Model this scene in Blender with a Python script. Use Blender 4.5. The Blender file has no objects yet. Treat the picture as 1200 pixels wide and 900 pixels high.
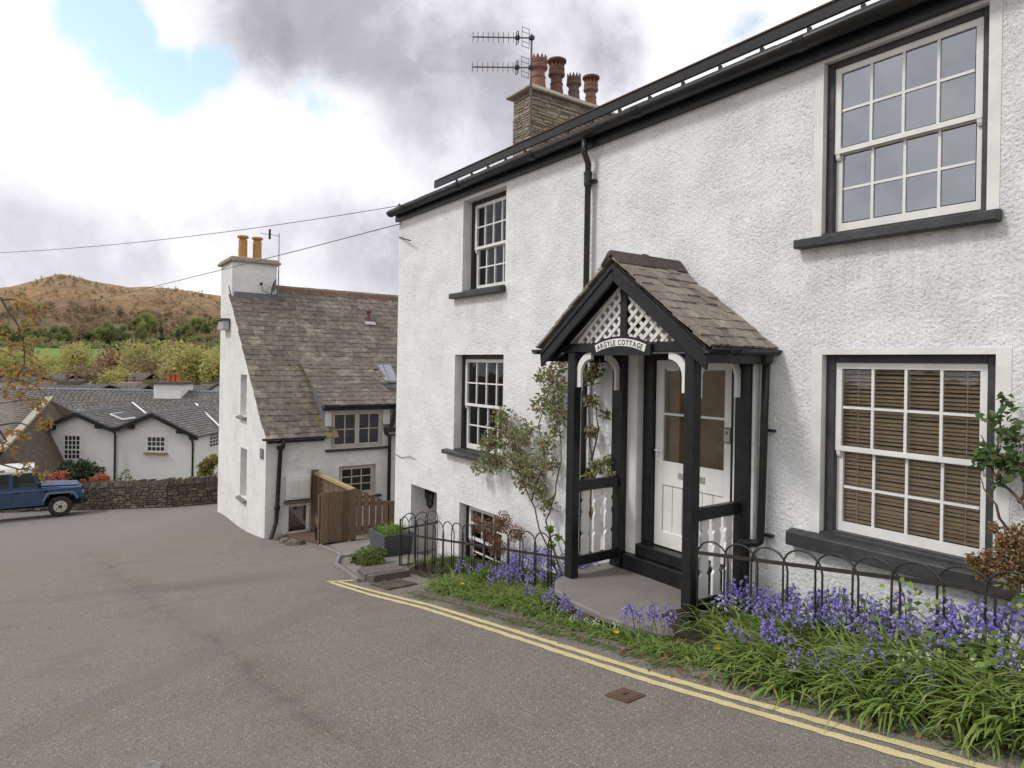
import bpy, bmesh, math, random
import numpy as np
from mathutils import Vector, Matrix
R = math.radians
rnd = random.Random(7)
nrs = np.random.RandomState(11)
SC = bpy.context.scene
COL = SC.collection

# ---------------------------------------------------------------- camera
FPX, V0, D, EZ = 762.0, 427.2, 5.2, 1.62
YAW, ROLL = R(35.59), R(0.984)
cF = Vector((-math.cos(YAW), math.sin(YAW), 0)); cR = Vector((math.sin(YAW), math.cos(YAW), 0)); cU = Vector((0, 0, 1))
cR2 = cR*math.cos(ROLL)+cU*math.sin(ROLL); cU2 = cU*math.cos(ROLL)-cR*math.sin(ROLL)
EYE = Vector((0, -D, EZ))
cam = bpy.data.cameras.new('camera'); camo = bpy.data.objects.new('camera', cam); COL.objects.link(camo)
cam.sensor_width = 36; cam.lens = FPX/1200*36; cam.shift_y = -(450-V0)/1200
cam.clip_start = 0.05; cam.clip_end = 9000
camo.matrix_world = Matrix(((cR2.x, cU2.x, -cF.x, EYE.x), (cR2.y, cU2.y, -cF.y, EYE.y), (cR2.z, cU2.z, -cF.z, EYE.z), (0, 0, 0, 1)))
SC.camera = camo
SC.render.resolution_x, SC.render.resolution_y = 1024, 768

# ---------------------------------------------------------------- sky and sun
SUN_DIR = Vector((-0.30, -0.80, 0.95)).normalized()      # towards the sun
w = bpy.data.worlds.new('World'); SC.world = w; w.use_nodes = True
nt = w.node_tree; nt.nodes.clear()
def N(t, **k):
    n = nt.nodes.new(t)
    for a, b in k.items(): setattr(n, a, b)
    return n
def L(a, b): nt.links.new(a, b)
def wmath(op, a, b=None, c=None, clamp=False):
    n = N('ShaderNodeMath', operation=op, use_clamp=clamp)
    for i, v in enumerate((a, b, c)):
        if v is None: continue
        if hasattr(v, 'links'): L(v, n.inputs[i])
        else: n.inputs[i].default_value = v
    return n.outputs[0]
tc = N('ShaderNodeTexCoord'); dirv = tc.outputs['Generated']
sky = N('ShaderNodeTexSky', sky_type='NISHITA', sun_disc=False)
sky.sun_elevation = math.asin(SUN_DIR.z); sky.sun_rotation = math.atan2(SUN_DIR.x, SUN_DIR.y)
sky.altitude = 100; sky.air_density = 1.0; sky.dust_density = 1.0; sky.ozone_density = 1.2
sep = N('ShaderNodeSeparateXYZ'); L(dirv, sep.inputs[0])
zc = wmath('ADD', wmath('MAXIMUM', sep.outputs[2], 0.0), 0.22)
comb = N('ShaderNodeCombineXYZ')
L(wmath('DIVIDE', sep.outputs[0], zc), comb.inputs[0]); L(wmath('DIVIDE', sep.outputs[1], zc), comb.inputs[1])
def wnoise(scale, detail, rough, dist=0.0, off=(0, 0, 0)):
    m = N('ShaderNodeMapping'); m.inputs['Location'].default_value = off; L(comb.outputs[0], m.inputs[0])
    n = N('ShaderNodeTexNoise'); n.inputs['Scale'].default_value = scale; n.inputs['Detail'].default_value = detail
    n.inputs['Roughness'].default_value = rough; n.inputs['Distortion'].default_value = dist
    L(m.outputs[0], n.inputs['Vector']); return n.outputs[0]
def pdir(u, v):
    d = cR2*((u-600)/FPX)-cU2*((v-V0)/FPX)+cF
    return d.normalized()
def blob(u, v, c1):            # soft spot of cloud round a direction of the sky: 1 at its middle, 0 beyond c1 degrees
    d = pdir(u, v)
    n = N('ShaderNodeVectorMath', operation='DOT_PRODUCT'); L(warp, n.inputs[0]); n.inputs[1].default_value = d
    a = wmath('ARCCOSINE', wmath('MINIMUM', n.outputs['Value'], .999999))
    return wmath('SUBTRACT', 1.0, wmath('DIVIDE', a, R(c1)), clamp=True)
def union(*b):
    o = b[0]
    for k in b[1:]: o = wmath('MAXIMUM', o, k)
    return o
def sstep(x, a, b):
    mr = N('ShaderNodeMapRange', interpolation_type='SMOOTHSTEP'); L(x, mr.inputs[0]); mr.inputs[1].default_value = a; mr.inputs[2].default_value = b; return mr.outputs[0]
def dnoise(scale, detail, rough, dist=0.0, off=(0, 0, 0)):
    m = N('ShaderNodeMapping'); m.inputs['Location'].default_value = off; L(dirv, m.inputs[0])
    n = N('ShaderNodeTexNoise'); n.inputs['Scale'].default_value = scale; n.inputs['Detail'].default_value = detail; n.inputs['Roughness'].default_value = rough; n.inputs['Distortion'].default_value = dist
    L(m.outputs[0], n.inputs['Vector']); return n.outputs[0]
# directions gently warped by noise so that cloud edges billow
wn = N('ShaderNodeTexNoise'); wn.inputs['Scale'].default_value = 4.5; wn.inputs['Detail'].default_value = 6; wn.inputs['Roughness'].default_value = .55
L(dirv, wn.inputs['Vector'])
vs = N('ShaderNodeVectorMath', operation='SUBTRACT'); L(wn.outputs['Color'], vs.inputs[0]); vs.inputs[1].default_value = (.5, .5, .5)
vm = N('ShaderNodeVectorMath', operation='SCALE'); L(vs.outputs[0], vm.inputs[0]); vm.inputs['Scale'].default_value = .10
va = N('ShaderNodeVectorMath', operation='ADD'); L(dirv, va.inputs[0]); L(vm.outputs[0], va.inputs[1])
vn = N('ShaderNodeVectorMath', operation='NORMALIZE'); L(va.outputs[0], vn.inputs[0]); warp = vn.outputs[0]
nA = dnoise(7.0, 9, .60, .15, (2.2, 5.1, 1.0)); nB = dnoise(3.4, 9, .58, .3, (8.3, 1.7, 4.0)); nC = dnoise(13, 8, .62, .2, (4.4, 9.9, 2.0))
n_big = wnoise(0.85, 8, .55, .25, (3.1, 1.7, 0))
rag = wmath('MULTIPLY', wmath('SUBTRACT', nA, .5), 1.1)
ragf = wmath('MULTIPLY', wmath('SUBTRACT', nC, .5), .8)
# open blue
gap = union(blob(150, 50, 6.0), blob(105, 20, 4.5), blob(195, 75, 6.0), blob(200, 112, 4.0), blob(235, 80, 4.0), wmath('MULTIPLY', blob(362, 130, 3.6), .50), wmath('MULTIPLY', blob(868, 16, 4.5), .46))
gap = wmath('SUBTRACT', gap, wmath('MULTIPLY', blob(205, 48, 3.4), .55))
blue_m = sstep(wmath('ADD', wmath('ADD', gap, rag), wmath('MULTIPLY', ragf, .5)), .26, .66)
hole = sstep(n_big, .33, .26)
cov = wmath('SUBTRACT', 1.0, wmath('MAXIMUM', blue_m, hole), clamp=True)
# heavy grey parts of the cloud
dark = union(blob(330, 30, 9), blob(430, 40, 11), blob(530, 80, 11), blob(470, 110, 9), blob(590, 130, 10), wmath('MULTIPLY', blob(700, 60, 9), .6))
dark = wmath('MULTIPLY', sstep(wmath('ADD', dark, wmath('MULTIPLY', rag, .8)), .12, .80), .50)
mid = union(wmath('MULTIPLY', blob(300, 238, 8), 1.0), blob(390, 245, 7), blob(240, 232, 5), blob(430, 290, 8), wmath('MULTIPLY', blob(60, 240, 12), .6), wmath('MULTIPLY', blob(150, 290, 9), .6))
mid = wmath('MULTIPLY', sstep(wmath('ADD', mid, rag), .18, .66), .15)
bil = wmath('MULTIPLY', sstep(nB, .42, .70), .28)
sh = wmath('ADD', wmath('ADD', dark, mid), bil)
lit = union(blob(80, 110, 12), blob(150, 160, 9), blob(300, 165, 9), blob(390, 190, 7), blob(840, 40, 9))
sh = wmath('SUBTRACT', sh, wmath('MULTIPLY', sstep(wmath('ADD', lit, rag), .15, .6), .24))
nD = dnoise(5.0, 10, .62, .5, (3.3, 7.9, 6.0))
sh = wmath('ADD', sh, wmath('MULTIPLY', sstep(nD, .44, .66), .20))
sh = wmath('ADD', sh, wmath('MULTIPLY', wmath('SUBTRACT', nC, .5), .34))
sh = wmath('MINIMUM', wmath('MAXIMUM', sh, 0.0), 1.0)
ramp = N('ShaderNodeValToRGB'); L(sh, ramp.inputs[0])
e = ramp.color_ramp.elements
SKYK = 10.0
e[0].position = 0; e[0].color = (.90*SKYK, .90*SKYK, .90*SKYK, 1)
e[1].position = 1; e[1].color = (.30*SKYK, .295*SKYK, .325*SKYK, 1)
m1 = e.new(.30); m1.color = (.71*SKYK, .705*SKYK, .755*SKYK, 1)
m2 = e.new(.62); m2.color = (.43*SKYK, .425*SKYK, .475*SKYK, 1)
blue = N('ShaderNodeMix', data_type='RGBA', blend_type='MULTIPLY'); blue.inputs[0].default_value = 1
L(sky.outputs[0], blue.inputs[6]); blue.inputs[7].default_value = (3.1, 2.75, 2.05, 1)
mx = N('ShaderNodeMix', data_type='RGBA'); L(cov, mx.inputs[0]); L(blue.outputs[2], mx.inputs[6]); L(ramp.outputs[0], mx.inputs[7])
bgn = N('ShaderNodeBackground'); L(mx.outputs[2], bgn.inputs[0]); bgn.inputs[1].default_value = 0.1
out = N('ShaderNodeOutputWorld'); L(bgn.outputs[0], out.inputs[0])
sl = bpy.data.lights.new('sun', 'SUN'); sl.energy = 1.5; sl.angle = R(10); sl.color = (1, .975, .94)
so = bpy.data.objects.new('sun', sl); COL.objects.link(so); so.rotation_euler = (-SUN_DIR).to_track_quat('-Z', 'Y').to_euler()
so.location = (-4, -14, 18)
SC.view_settings.view_transform = 'Standard'; SC.view_settings.look = 'None'; SC.view_settings.gamma = 1
SC.view_settings.exposure = 0.3

# ---------------------------------------------------------------- measuring helpers (camera pixel of the 1200 px photo to points on known planes)
def ray(u, v): return cR2*((u-600)/FPX)-cU2*((v-V0)/FPX)+cF
def oY(u, v, Y=0.0): d = ray(u, v); return EYE+d*((Y-EYE.y)/d.y)
def oX(u, v, X): d = ray(u, v); return EYE+d*((X-EYE.x)/d.x)
def dpt(u, v, t): return EYE+ray(u, v)*t
def gz(x, y=-2.0):
    s = -x
    if s > 0:
        s2 = min(s, 60.0); z = -(0.175*s2-0.0008*s2*s2)
    else: z = 0.175*x*-1*-1
    return z + 0.40*math.exp(-(((x+20.6)/2.6)**2+((y+1.3)/2.2)**2)) + 0.012*math.sin(x*.9+y*.7)*math.sin(y*.8-x*.3)

# ---------------------------------------------------------------- mesh helpers
class MB:
    def __init__(s): s.v = []; s.f = []
    def add(s, vs, fs):
        o = len(s.v); s.v += [tuple(p) for p in vs]; s.f += [tuple(i+o for i in f) for f in fs]; return s
    def box(s, x0, x1, y0, y1, z0, z1):
        return s.add([(x0,y0,z0),(x1,y0,z0),(x1,y1,z0),(x0,y1,z0),(x0,y0,z1),(x1,y0,z1),(x1,y1,z1),(x0,y1,z1)],
                     [(0,3,2,1),(4,5,6,7),(0,1,5,4),(1,2,6,5),(2,3,7,6),(3,0,4,7)])
    def bar(s, a, b, w, h, up=(0,0,1)):          # box beam from a to b, w wide sideways, h along up
        a, b = Vector(a), Vector(b); d = (b-a).normalized(); up = Vector(up)
        sd = d.cross(up)
        if sd.length < 1e-6: sd = Vector((1,0,0))
        sd.normalize(); uu = sd.cross(d).normalized()
        vs = []
        for p in (a, b):
            for i, j in ((-1,-1),(1,-1),(1,1),(-1,1)): vs.append(p+sd*(i*w/2)+uu*(j*h/2))
        return s.add(vs, [(3,2,1,0),(4,5,6,7),(0,1,5,4),(1,2,6,5),(2,3,7,6),(3,0,4,7)])
    def tube(s, pts, r, n=8, cap=True):
        pts = [Vector(p) for p in pts]; rs = r if isinstance(r, (list, tuple)) else [r]*len(pts)
        o = len(s.v); prev = None
        for i, p in enumerate(pts):
            t = (pts[min(i+1, len(pts)-1)]-pts[max(i-1, 0)])
            if t.length < 1e-9: t = Vector((0,0,1))
            t.normalize()
            if prev is None:
                a = t.cross(Vector((0,0,1)) if abs(t.z) < .9 else Vector((1,0,0))).normalized()
            else:
                a = prev-t*prev.dot(t)
                a = a.normalized() if a.length > 1e-6 else t.orthogonal().normalized()
            prev = a; b = t.cross(a)
            for k in range(n):
                q = 2*math.pi*k/n; s.v.append(tuple(p+(a*math.cos(q)+b*math.sin(q))*rs[i]))
        m = len(pts)
        for i in range(m-1):
            for k in range(n):
                s.f.append((o+i*n+k, o+i*n+(k+1) % n, o+(i+1)*n+(k+1) % n, o+(i+1)*n+k))
        if cap:
            s.f.append(tuple(o+k for k in range(n))[::-1]); s.f.append(tuple(o+(m-1)*n+k for k in range(n)))
        return s
    def lathe(s, c, prof, n=16):                 # prof: (radius, z)
        o = len(s.v); c = Vector(c)
        for r, z in prof:
            for k in range(n):
                q = 2*math.pi*k/n; s.v.append((c.x+r*math.cos(q), c.y+r*math.sin(q), c.z+z))
        for i in range(len(prof)-1):
            for k in range(n): s.f.append((o+i*n+k, o+i*n+(k+1) % n, o+(i+1)*n+(k+1) % n, o+(i+1)*n+k))
        s.f.append(tuple(o+k for k in range(n))[::-1]); s.f.append(tuple(o+(len(prof)-1)*n+k for k in range(n)))
        return s
    def prism(s, poly, vec):                     # polygon of 3-D points pushed along vec
        n = len(poly); vec = Vector(vec); P = [Vector(p) for p in poly]
        nv = Vector((0,0,0))
        for i in range(n): nv += P[i].cross(P[(i+1) % n])
        if nv.dot(vec) > 0: P = P[::-1]
        return s.add(P+[p+vec for p in P], [tuple(range(n)), tuple(range(2*n-1, n-1, -1))]+[(i, i+n, (i+1) % n+n, (i+1) % n) for i in range(n)])
    def arch(s, c, r0, r1, a0, a1, n, ax, up, vec):  # ring segment in plane (ax, up), pushed along vec
        c, ax, up, vec = Vector(c), Vector(ax), Vector(up), Vector(vec)
        o = len(s.v)
        for i in range(n+1):
            q = a0+(a1-a0)*i/n; e = ax*math.cos(q)+up*math.sin(q)
            for p in (c+e*r0, c+e*r1, c+e*r1+vec, c+e*r0+vec): s.v.append(tuple(p))
        for i in range(n):
            for k in range(4): s.f.append((o+i*4+k, o+i*4+(k+1) % 4, o+(i+1)*4+(k+1) % 4, o+(i+1)*4+k))
        s.f.append((o+3, o+2, o+1, o)); s.f.append((o+n*4, o+n*4+1, o+n*4+2, o+n*4+3))
        return s
WORLD = {}
def mesh_obj(name, v, f, mat, parent=None, smooth=False, off=None):
    me = bpy.data.meshes.new(name)
    if off is not None: v = [(p[0]-off[0], p[1]-off[1], p[2]-off[2]) for p in v]
    me.from_pydata(v, [], f); me.update()
    if mat: me.materials.append(mat)
    if smooth: me.shade_smooth()
    o = bpy.data.objects.new(name, me); COL.objects.link(o)
    if parent: o.parent = parent
    return o
def top_of(p):
    while p.parent: p = p.parent
    return p
def OB(name, mb, mat, parent=None, smooth=False, bevel=0, label=None, kind=None):
    """one mesh object; geometry is given in world coordinates unless its thing was made local"""
    off = WORLD.get(top_of(parent).name) if parent else None
    o = mesh_obj(name, mb.v, mb.f, mat, parent, smooth, off)
    bm = bmesh.new(); bm.from_mesh(o.data); bmesh.ops.recalc_face_normals(bm, faces=bm.faces)
    if bevel: bmesh.ops.bevel(bm, geom=bm.edges[:], offset=bevel, segments=1, affect='EDGES', clamp_overlap=True)
    bm.to_mesh(o.data); bm.free()
    if label: o['label'] = label
    if kind: o['kind'] = kind
    return o
def tag(o, label, cat, group=None):
    o['label'] = label; o['category'] = cat
    if group: o['group'] = group
    return o
def thing(name, label, cat, loc, rz=0, group=None, local=False):
    o = bpy.data.objects.new(name, None); COL.objects.link(o); o.location = loc; o.rotation_euler = (0, 0, rz); o.empty_display_size = .2
    tag(o, label, cat, group)
    if not local: WORLD[o.name] = tuple(loc)
    return o
def struct(name, mb, mat, smooth=False):
    o = OB(name, mb, mat, None, smooth); o['kind'] = 'structure'; return o
def copy_tree(o, parent=None):
    c = o.copy(); COL.objects.link(c); c.parent = parent
    for ch in list(KIDS.get(o, [])): copy_tree(ch, c)
    return c
KIDS = {}
def kids(o):
    KIDS[o] = list(o.children)
    for c in KIDS[o]: kids(c)
def inst(src, loc, rot=(0,0,0), scale=(1,1,1), parent=None, name=None):
    c = src.copy(); COL.objects.link(c)
    if name: c.name = name
    off = WORLD.get(top_of(parent).name, (0,0,0)) if parent else (0,0,0)
    c.parent = parent; c.location = Vector(loc)-Vector(off); c.rotation_euler = rot; c.scale = scale
    return c
def np_mesh(name, V, F, mat, parent=None):
    """V (n,3) array, F (m,k) array of quads or triangles"""
    me = bpy.data.meshes.new(name); k = F.shape[1]
    me.vertices.add(len(V)); me.vertices.foreach_set('co', np.asarray(V, np.float32).ravel())
    me.loops.add(F.size); me.loops.foreach_set('vertex_index', np.asarray(F, np.int32).ravel())
    me.polygons.add(len(F)); me.polygons.foreach_set('loop_start', np.arange(0, F.size, k, dtype=np.int32))
    me.update(calc_edges=True); me.validate()
    if mat: me.materials.append(mat)
    o = bpy.data.objects.new(name, me); COL.objects.link(o)
    if parent: o.parent = parent
    return o

# ---------------------------------------------------------------- materials
class MT:
    def __init__(s, name, rough=.8, col=None, spec=.3):
        s.m = bpy.data.materials.new(name); s.m.use_nodes = True; s.t = s.m.node_tree; s.b = s.t.nodes['Principled BSDF']
        s.b.inputs['Roughness'].default_value = rough; s.b.inputs['Specular IOR Level'].default_value = spec
        if col: s.b.inputs['Base Color'].default_value = (*col, 1)
        s.tc = None
    def n(s, t, **k):
        x = s.t.nodes.new(t)
        for a, b in k.items(): setattr(x, a, b)
        return x
    def l(s, a, b): s.t.links.new(a, b)
    def co(s, kind='Object', sc=None):
        if s.tc is None: s.tc = s.n('ShaderNodeTexCoord')
        o = s.n('ShaderNodeNewGeometry').outputs['Position'] if kind == 'World' else s.tc.outputs[kind]
        if sc:
            m = s.n('ShaderNodeMapping'); m.inputs['Scale'].default_value = sc; s.l(o, m.inputs[0]); o = m.outputs[0]
        return o
    def noise(s, scale, detail=4, rough=.55, co=None, dist=0):
        x = s.n('ShaderNodeTexNoise'); x.inputs['Scale'].default_value = scale; x.inputs['Detail'].default_value = detail
        x.inputs['Roughness'].default_value = rough; x.inputs['Distortion'].default_value = dist
        s.l(co or s.co('World'), x.inputs['Vector']); return x.outputs[0]
    def voro(s, scale, co=None, feature='F1', out='Distance', rand=1):
        x = s.n('ShaderNodeTexVoronoi', feature=feature); x.inputs['Scale'].default_value = scale; x.inputs['Randomness'].default_value = rand
        s.l(co or s.co('World'), x.inputs['Vector']); return x.outputs[out]
    def ramp(s, fac, *stops):
        x = s.n('ShaderNodeValToRGB'); e = x.color_ramp.elements
        while len(e) < len(stops): e.new(.5)
        for k, (p, c) in enumerate(stops):
            e[k].position = p; e[k].color = (*c, 1) if hasattr(c, '__len__') else (c, c, c, 1)
        s.l(fac, x.inputs[0]); return x.outputs[0]
    def mix(s, fac, a, b, mode='MIX'):
        x = s.n('ShaderNodeMix', data_type='RGBA', blend_type=mode)
        for v, i in ((fac, 0), (a, 6), (b, 7)):
            if hasattr(v, 'links'): s.l(v, x.inputs[i])
            elif i == 0: x.inputs[0].default_value = v
            else: x.inputs[i].default_value = (*v, 1) if hasattr(v, '__len__') else (v, v, v, 1)
        return x.outputs[2]
    def math(s, op, a, b=0.0):
        x = s.n('ShaderNodeMath', operation=op)
        for v, i in ((a, 0), (b, 1)):
            if hasattr(v, 'links'): s.l(v, x.inputs[i])
            else: x.inputs[i].default_value = v
        return x.outputs[0]
    def rand(s, island=False):
        if island: return s.n('ShaderNodeNewGeometry').outputs['Random Per Island']
        return s.n('ShaderNodeObjectInfo').outputs['Random']
    def color(s, c): s.l(c, s.b.inputs['Base Color']); return s
    def rough(s, c): s.l(c, s.b.inputs['Roughness']); return s
    def bump(s, h, strength=.5, dist=.01):
        x = s.n('ShaderNodeBump'); x.inputs['Strength'].default_value = strength; x.inputs['Distance'].default_value = dist
        s.l(h, x.inputs['Height']); s.l(x.outputs[0], s.b.inputs['Normal']); return s
M = {}
def roughcast(name, base, dirt, scale=26, dist=.02, dirtamt=.5, drips=()):
    m = MT(name, .9, spec=.2)
    a = m.noise(scale, 6, .70); b = m.voro(scale*1.3); c = m.noise(scale*2.6, 4, .65)
    lg = m.noise(2.2, 5, .6); sm = m.n('ShaderNodeTexVoronoi', feature='SMOOTH_F1'); sm.inputs['Scale'].default_value = scale*1.15; m.l(m.co('World'), sm.inputs['Vector'])
    h = m.math('ADD', m.math('MULTIPLY', a, .9), m.math('MULTIPLY', m.math('SUBTRACT', 1, sm.outputs['Distance']), .55))
    h = m.math('ADD', h, m.math('MULTIPLY', c, .35)); h = m.math('MULTIPLY', h, m.ramp(lg, (.30, .35), (.62, 1.15)))
    h = m.math('SUBTRACT', h, m.math('MULTIPLY', m.ramp(m.math('ADD', m.math('MULTIPLY', a, .5), m.math('MULTIPLY', c, .5)), (.36, 1.), (.44, 0.0)), .35))
    d = m.noise(1.1, 7, .65); d2 = m.noise(6, 6, .7)
    spots = m.ramp(m.math('MULTIPLY', d, d2), (.20, 0.0), (.42, 1.0))
    streak = m.noise(1.0, 6, .7, m.co('World', (7, 7, .5)))
    f = m.math('ADD', m.math('MULTIPLY', spots, dirtamt), m.math('MULTIPLY', m.ramp(streak, (.55, 0.), (.8, 1.)), .25))
    px_ = m.n('ShaderNodeSeparateXYZ'); m.l(m.co('World'), px_.inputs[0])
    for (sx0, sx1, sz) in drips:        # rain streaks running down from the ends of the sills
        mk = m.math('MULTIPLY', m.ramp(m.math('ABSOLUTE', m.math('SUBTRACT', px_.outputs[0], (sx0+sx1)/2)), ((sx1-sx0)/2-.12, 1.), ((sx1-sx0)/2+.05, 0.)), m.ramp(m.math('SUBTRACT', sz, px_.outputs[2]), (0., 1.), (.10, .7), (.75, 0.)))
        up = m.math('GREATER_THAN', sz, px_.outputs[2])
        st_ = m.ramp(m.noise(1.0, 6, .7, m.co('World', (11, 11, .8))), (.44, .05), (.62, 1.))
        f = m.math('ADD', f, m.math('MULTIPLY', m.math('MULTIPLY', m.math('MULTIPLY', mk, up), st_), .42))
    pits = m.ramp(m.math('ADD', m.math('MULTIPLY', a, .5), m.math('MULTIPLY', c, .5)), (.34, 1.), (.43, 0.0))
    f = m.math('MINIMUM', m.math('ADD', f, m.math('MULTIPLY', pits, .55)), 1.0)
    # algae and splash marks low on the wall, ragged
    col = m.mix(f, base, dirt)
    m.color(col); m.bump(h, 1.0, dist); M[name] = m.m
roughcast('roughcast', (.80, .802, .80), (.47, .46, .44), 40, .015, .32, ((-3.09, -1.64, 2.63), (-8.87, -7.44, 2.62), (-9.02, -7.45, .19), (-3.12, -1.52, .13)))
roughcast('roughcast_far', (.78, .775, .755), (.50, .48, .44), 24, .016, .45)
def paint(name, col, rough=.45, var=.10, dirt=None, dscale=5, bump=.15, spec=.4):
    m = MT(name, rough, spec=spec)
    n = m.noise(dscale, 6, .65); n2 = m.noise(40, 3, .6)
    dk = tuple(c*(1-var*2.2) for c in col) if dirt is None else dirt
    c = m.mix(m.ramp(n, (.38, 0.), (.78, 1.)), col, dk)
    m.color(c); m.bump(m.math('ADD', n2, n), bump, .004); M[name] = m.m
paint('smooth_render', (.76, .75, .72), .8, .12, dscale=3)
paint('white_paint', (.78, .77, .74), .45, .08)
paint('cream_paint', (.55, .50, .43), .5, .12)
paint('black_paint', (.010, .010, .012), .35, .0, dirt=(.022, .022, .023), dscale=9, spec=.35)
paint('sill_paint', (.032, .032, .036), .55, .0, dirt=(.075, .073, .072), dscale=7, bump=.5)
paint('gutter_black', (.012, .012, .014), .40, 0, dirt=(.035, .033, .030), dscale=4)
paint('iron', (.020, .019, .019), .5, 0, dirt=(.06, .045, .035), dscale=20)
paint('plate_grey', (.14, .14, .14), .5)
paint('key_safe', (.42, .43, .36), .4)
paint('metal', (.42, .42, .43), .35, .1)
paint('lead', (.16, .17, .19), .6, .15)
paint('aerial_metal', (.16, .12, .10), .5, .2)
paint('far_white', (.74, .73, .70), .85, .06)
paint('planter_grey', (.085, .09, .10), .6, .1)
paint('plastic_black', (.02, .02, .02), .4, .1)
def wood(name, a, b, sc=(14, 14, 1.2)):
    m = MT(name, .8); n = m.noise(6, 6, .65, m.co('World', sc)); k = m.rand()
    c = m.ramp(n, (.3, a), (.7, b)); c = m.mix(m.math('MULTIPLY', k, .55), c, tuple(x*.45 for x in a))
    m.color(c); m.bump(n, .4, .006); M[name] = m.m
wood('fence_wood', (.13, .085, .055), (.26, .18, .115))
wood('pale_wood', (.34, .25, .13), (.46, .36, .21), (1.2, 14, 14))
def blindmat():
    m = MT('blind_slat', .5); n = m.noise(4, 4, .6, m.co('World', (2, 20, 20)))
    m.color(m.ramp(n, (.3, (.74, .55, .33)), (.7, (.82, .64, .42)))); M['blind_slat'] = m.m
blindmat()
def slate(name, cols, lich, amt, dscale=10, bump=.6, bd=.008):
    m = MT(name, .85, spec=.25); k = m.rand(); g = m.rand(True)
    kk = m.math('FRACT', m.math('ADD', m.math('MULTIPLY', k, 7.31), m.math('MULTIPLY', g, 3.7)))
    st = [((i+.0)/(len(cols)-1), c) for i, c in enumerate(cols)]
    c = m.ramp(kk, *st)
    n = m.noise(dscale, 7, .7); n2 = m.noise(dscale*4.5, 5, .65); n3 = m.noise(1.3, 4, .6)
    c = m.mix(m.ramp(n2, (.35, 0.), (.72, .75)), c, tuple(x*.34 for x in cols[0]))
    li = m.math('MULTIPLY', m.ramp(n, (.52, 0.), (.68, 1.)), m.ramp(n3, (.35, .25), (.65, 1.)))
    c = m.mix(m.math('MULTIPLY', li, amt), c, lich)
    m.color(c); m.bump(m.math('ADD', n, m.math('MULTIPLY', n2, .8)), bump, bd); M[name] = m.m
slate('porch_slate', [(.20, .172, .145), (.36, .315, .265), (.25, .215, .18), (.44, .385, .32), (.29, .255, .22)], (.52, .47, .38), .6, 14, 1.0, .012)
slate('old_slate', [(.135, .116, .10), (.21, .18, .15), (.16, .138, .12), (.255, .22, .18), (.15, .126, .108), (.19, .16, .137)], (.42, .38, .29), .8, 2.2)
slate('gold_slate', [(.20, .15, .085), (.30, .23, .13), (.24, .19, .11)], (.40, .34, .22), .5, 3.0)
slate('far_slate', [(.16, .15, .15), (.22, .208, .203), (.185, .175, .175), (.26, .245, .232)], (.32, .30, .27), .5, 1.6)
slate('ridge_tile', [(.085, .068, .06), (.12, .095, .08)], (.22, .20, .16), .5, 9)
slate('red_ridge', [(.17, .095, .07), (.24, .14, .10)], (.25, .20, .15), .4, 5)
slate('stone_brown', [(.31, .255, .19), (.46, .385, .285), (.36, .305, .24), (.54, .46, .35), (.27, .235, .195), (.40, .34, .265)], (.48, .43, .35), .5, 9, .9, .014)
slate('stone_dark', [(.085, .068, .052), (.17, .135, .10), (.11, .092, .075), (.26, .21, .155), (.12, .11, .10), (.15, .11, .075)], (.30, .29, .23), .5, 4, .9, .02)
def flagstone():
    m = MT('flag_stone', .85, spec=.25); n = m.noise(1.6, 6, .6); n2 = m.noise(9, 6, .7); n3 = m.noise(60, 3, .6)
    c = m.ramp(n, (.3, (.175, .16, .146)), (.7, (.235, .218, .20))); c = m.mix(m.ramp(n2, (.52, 0.), (.75, .4)), c, (.13, .12, .108)); m.color(c); m.bump(m.math('ADD', n2, m.math('MULTIPLY', n3, .4)), .4, .006); M['flag_stone'] = m.m
flagstone()
slate('step_stone', [(.14, .115, .10), (.17, .145, .125)], (.22, .19, .15), .5, 6, .5, .008)
slate('concrete', [(.26, .25, .235), (.30, .29, .27)], (.20, .20, .17), .6, 3, .3, .005)
slate('terracotta', [(.33, .17, .135), (.28, .145, .12)], (.18, .125, .115), .6, 9, .25, .004)
slate('dark_terracotta', [(.20, .105, .088), (.23, .12, .10)], (.12, .095, .09), .6, 9, .25, .004)
slate('grey_terracotta', [(.19, .14, .13), (.21, .155, .145)], (.12, .10, .10), .6, 9, .25, .004)
slate('buff_clay', [(.55, .30, .12), (.50, .27, .10)], (.38, .22, .11), .5, 5, .2, .004)
slate('orange_clay', [(.55, .17, .07), (.5, .16, .07)], (.35, .13, .07), .5, 5, .2, .004)
slate('mortar_cap', [(.46, .41, .33), (.50, .45, .37)], (.28, .24, .17), .6, 6, .6, .012)
slate('mortar', [(.30, .255, .20), (.33, .285, .225)], (.12, .11, .09), .5, 12, .6, .01)
slate('dark_mortar', [(.05, .045, .038), (.065, .056, .047)], (.10, .10, .08), .5, 6, .6, .01)
slate('soil', [(.045, .034, .026), (.06, .046, .034)], (.10, .085, .06), .5, 12, .9, .02)
slate('rusty', [(.13, .078, .06), (.15, .092, .07)], (.10, .08, .07), .6, 20, .6, .004)
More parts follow.
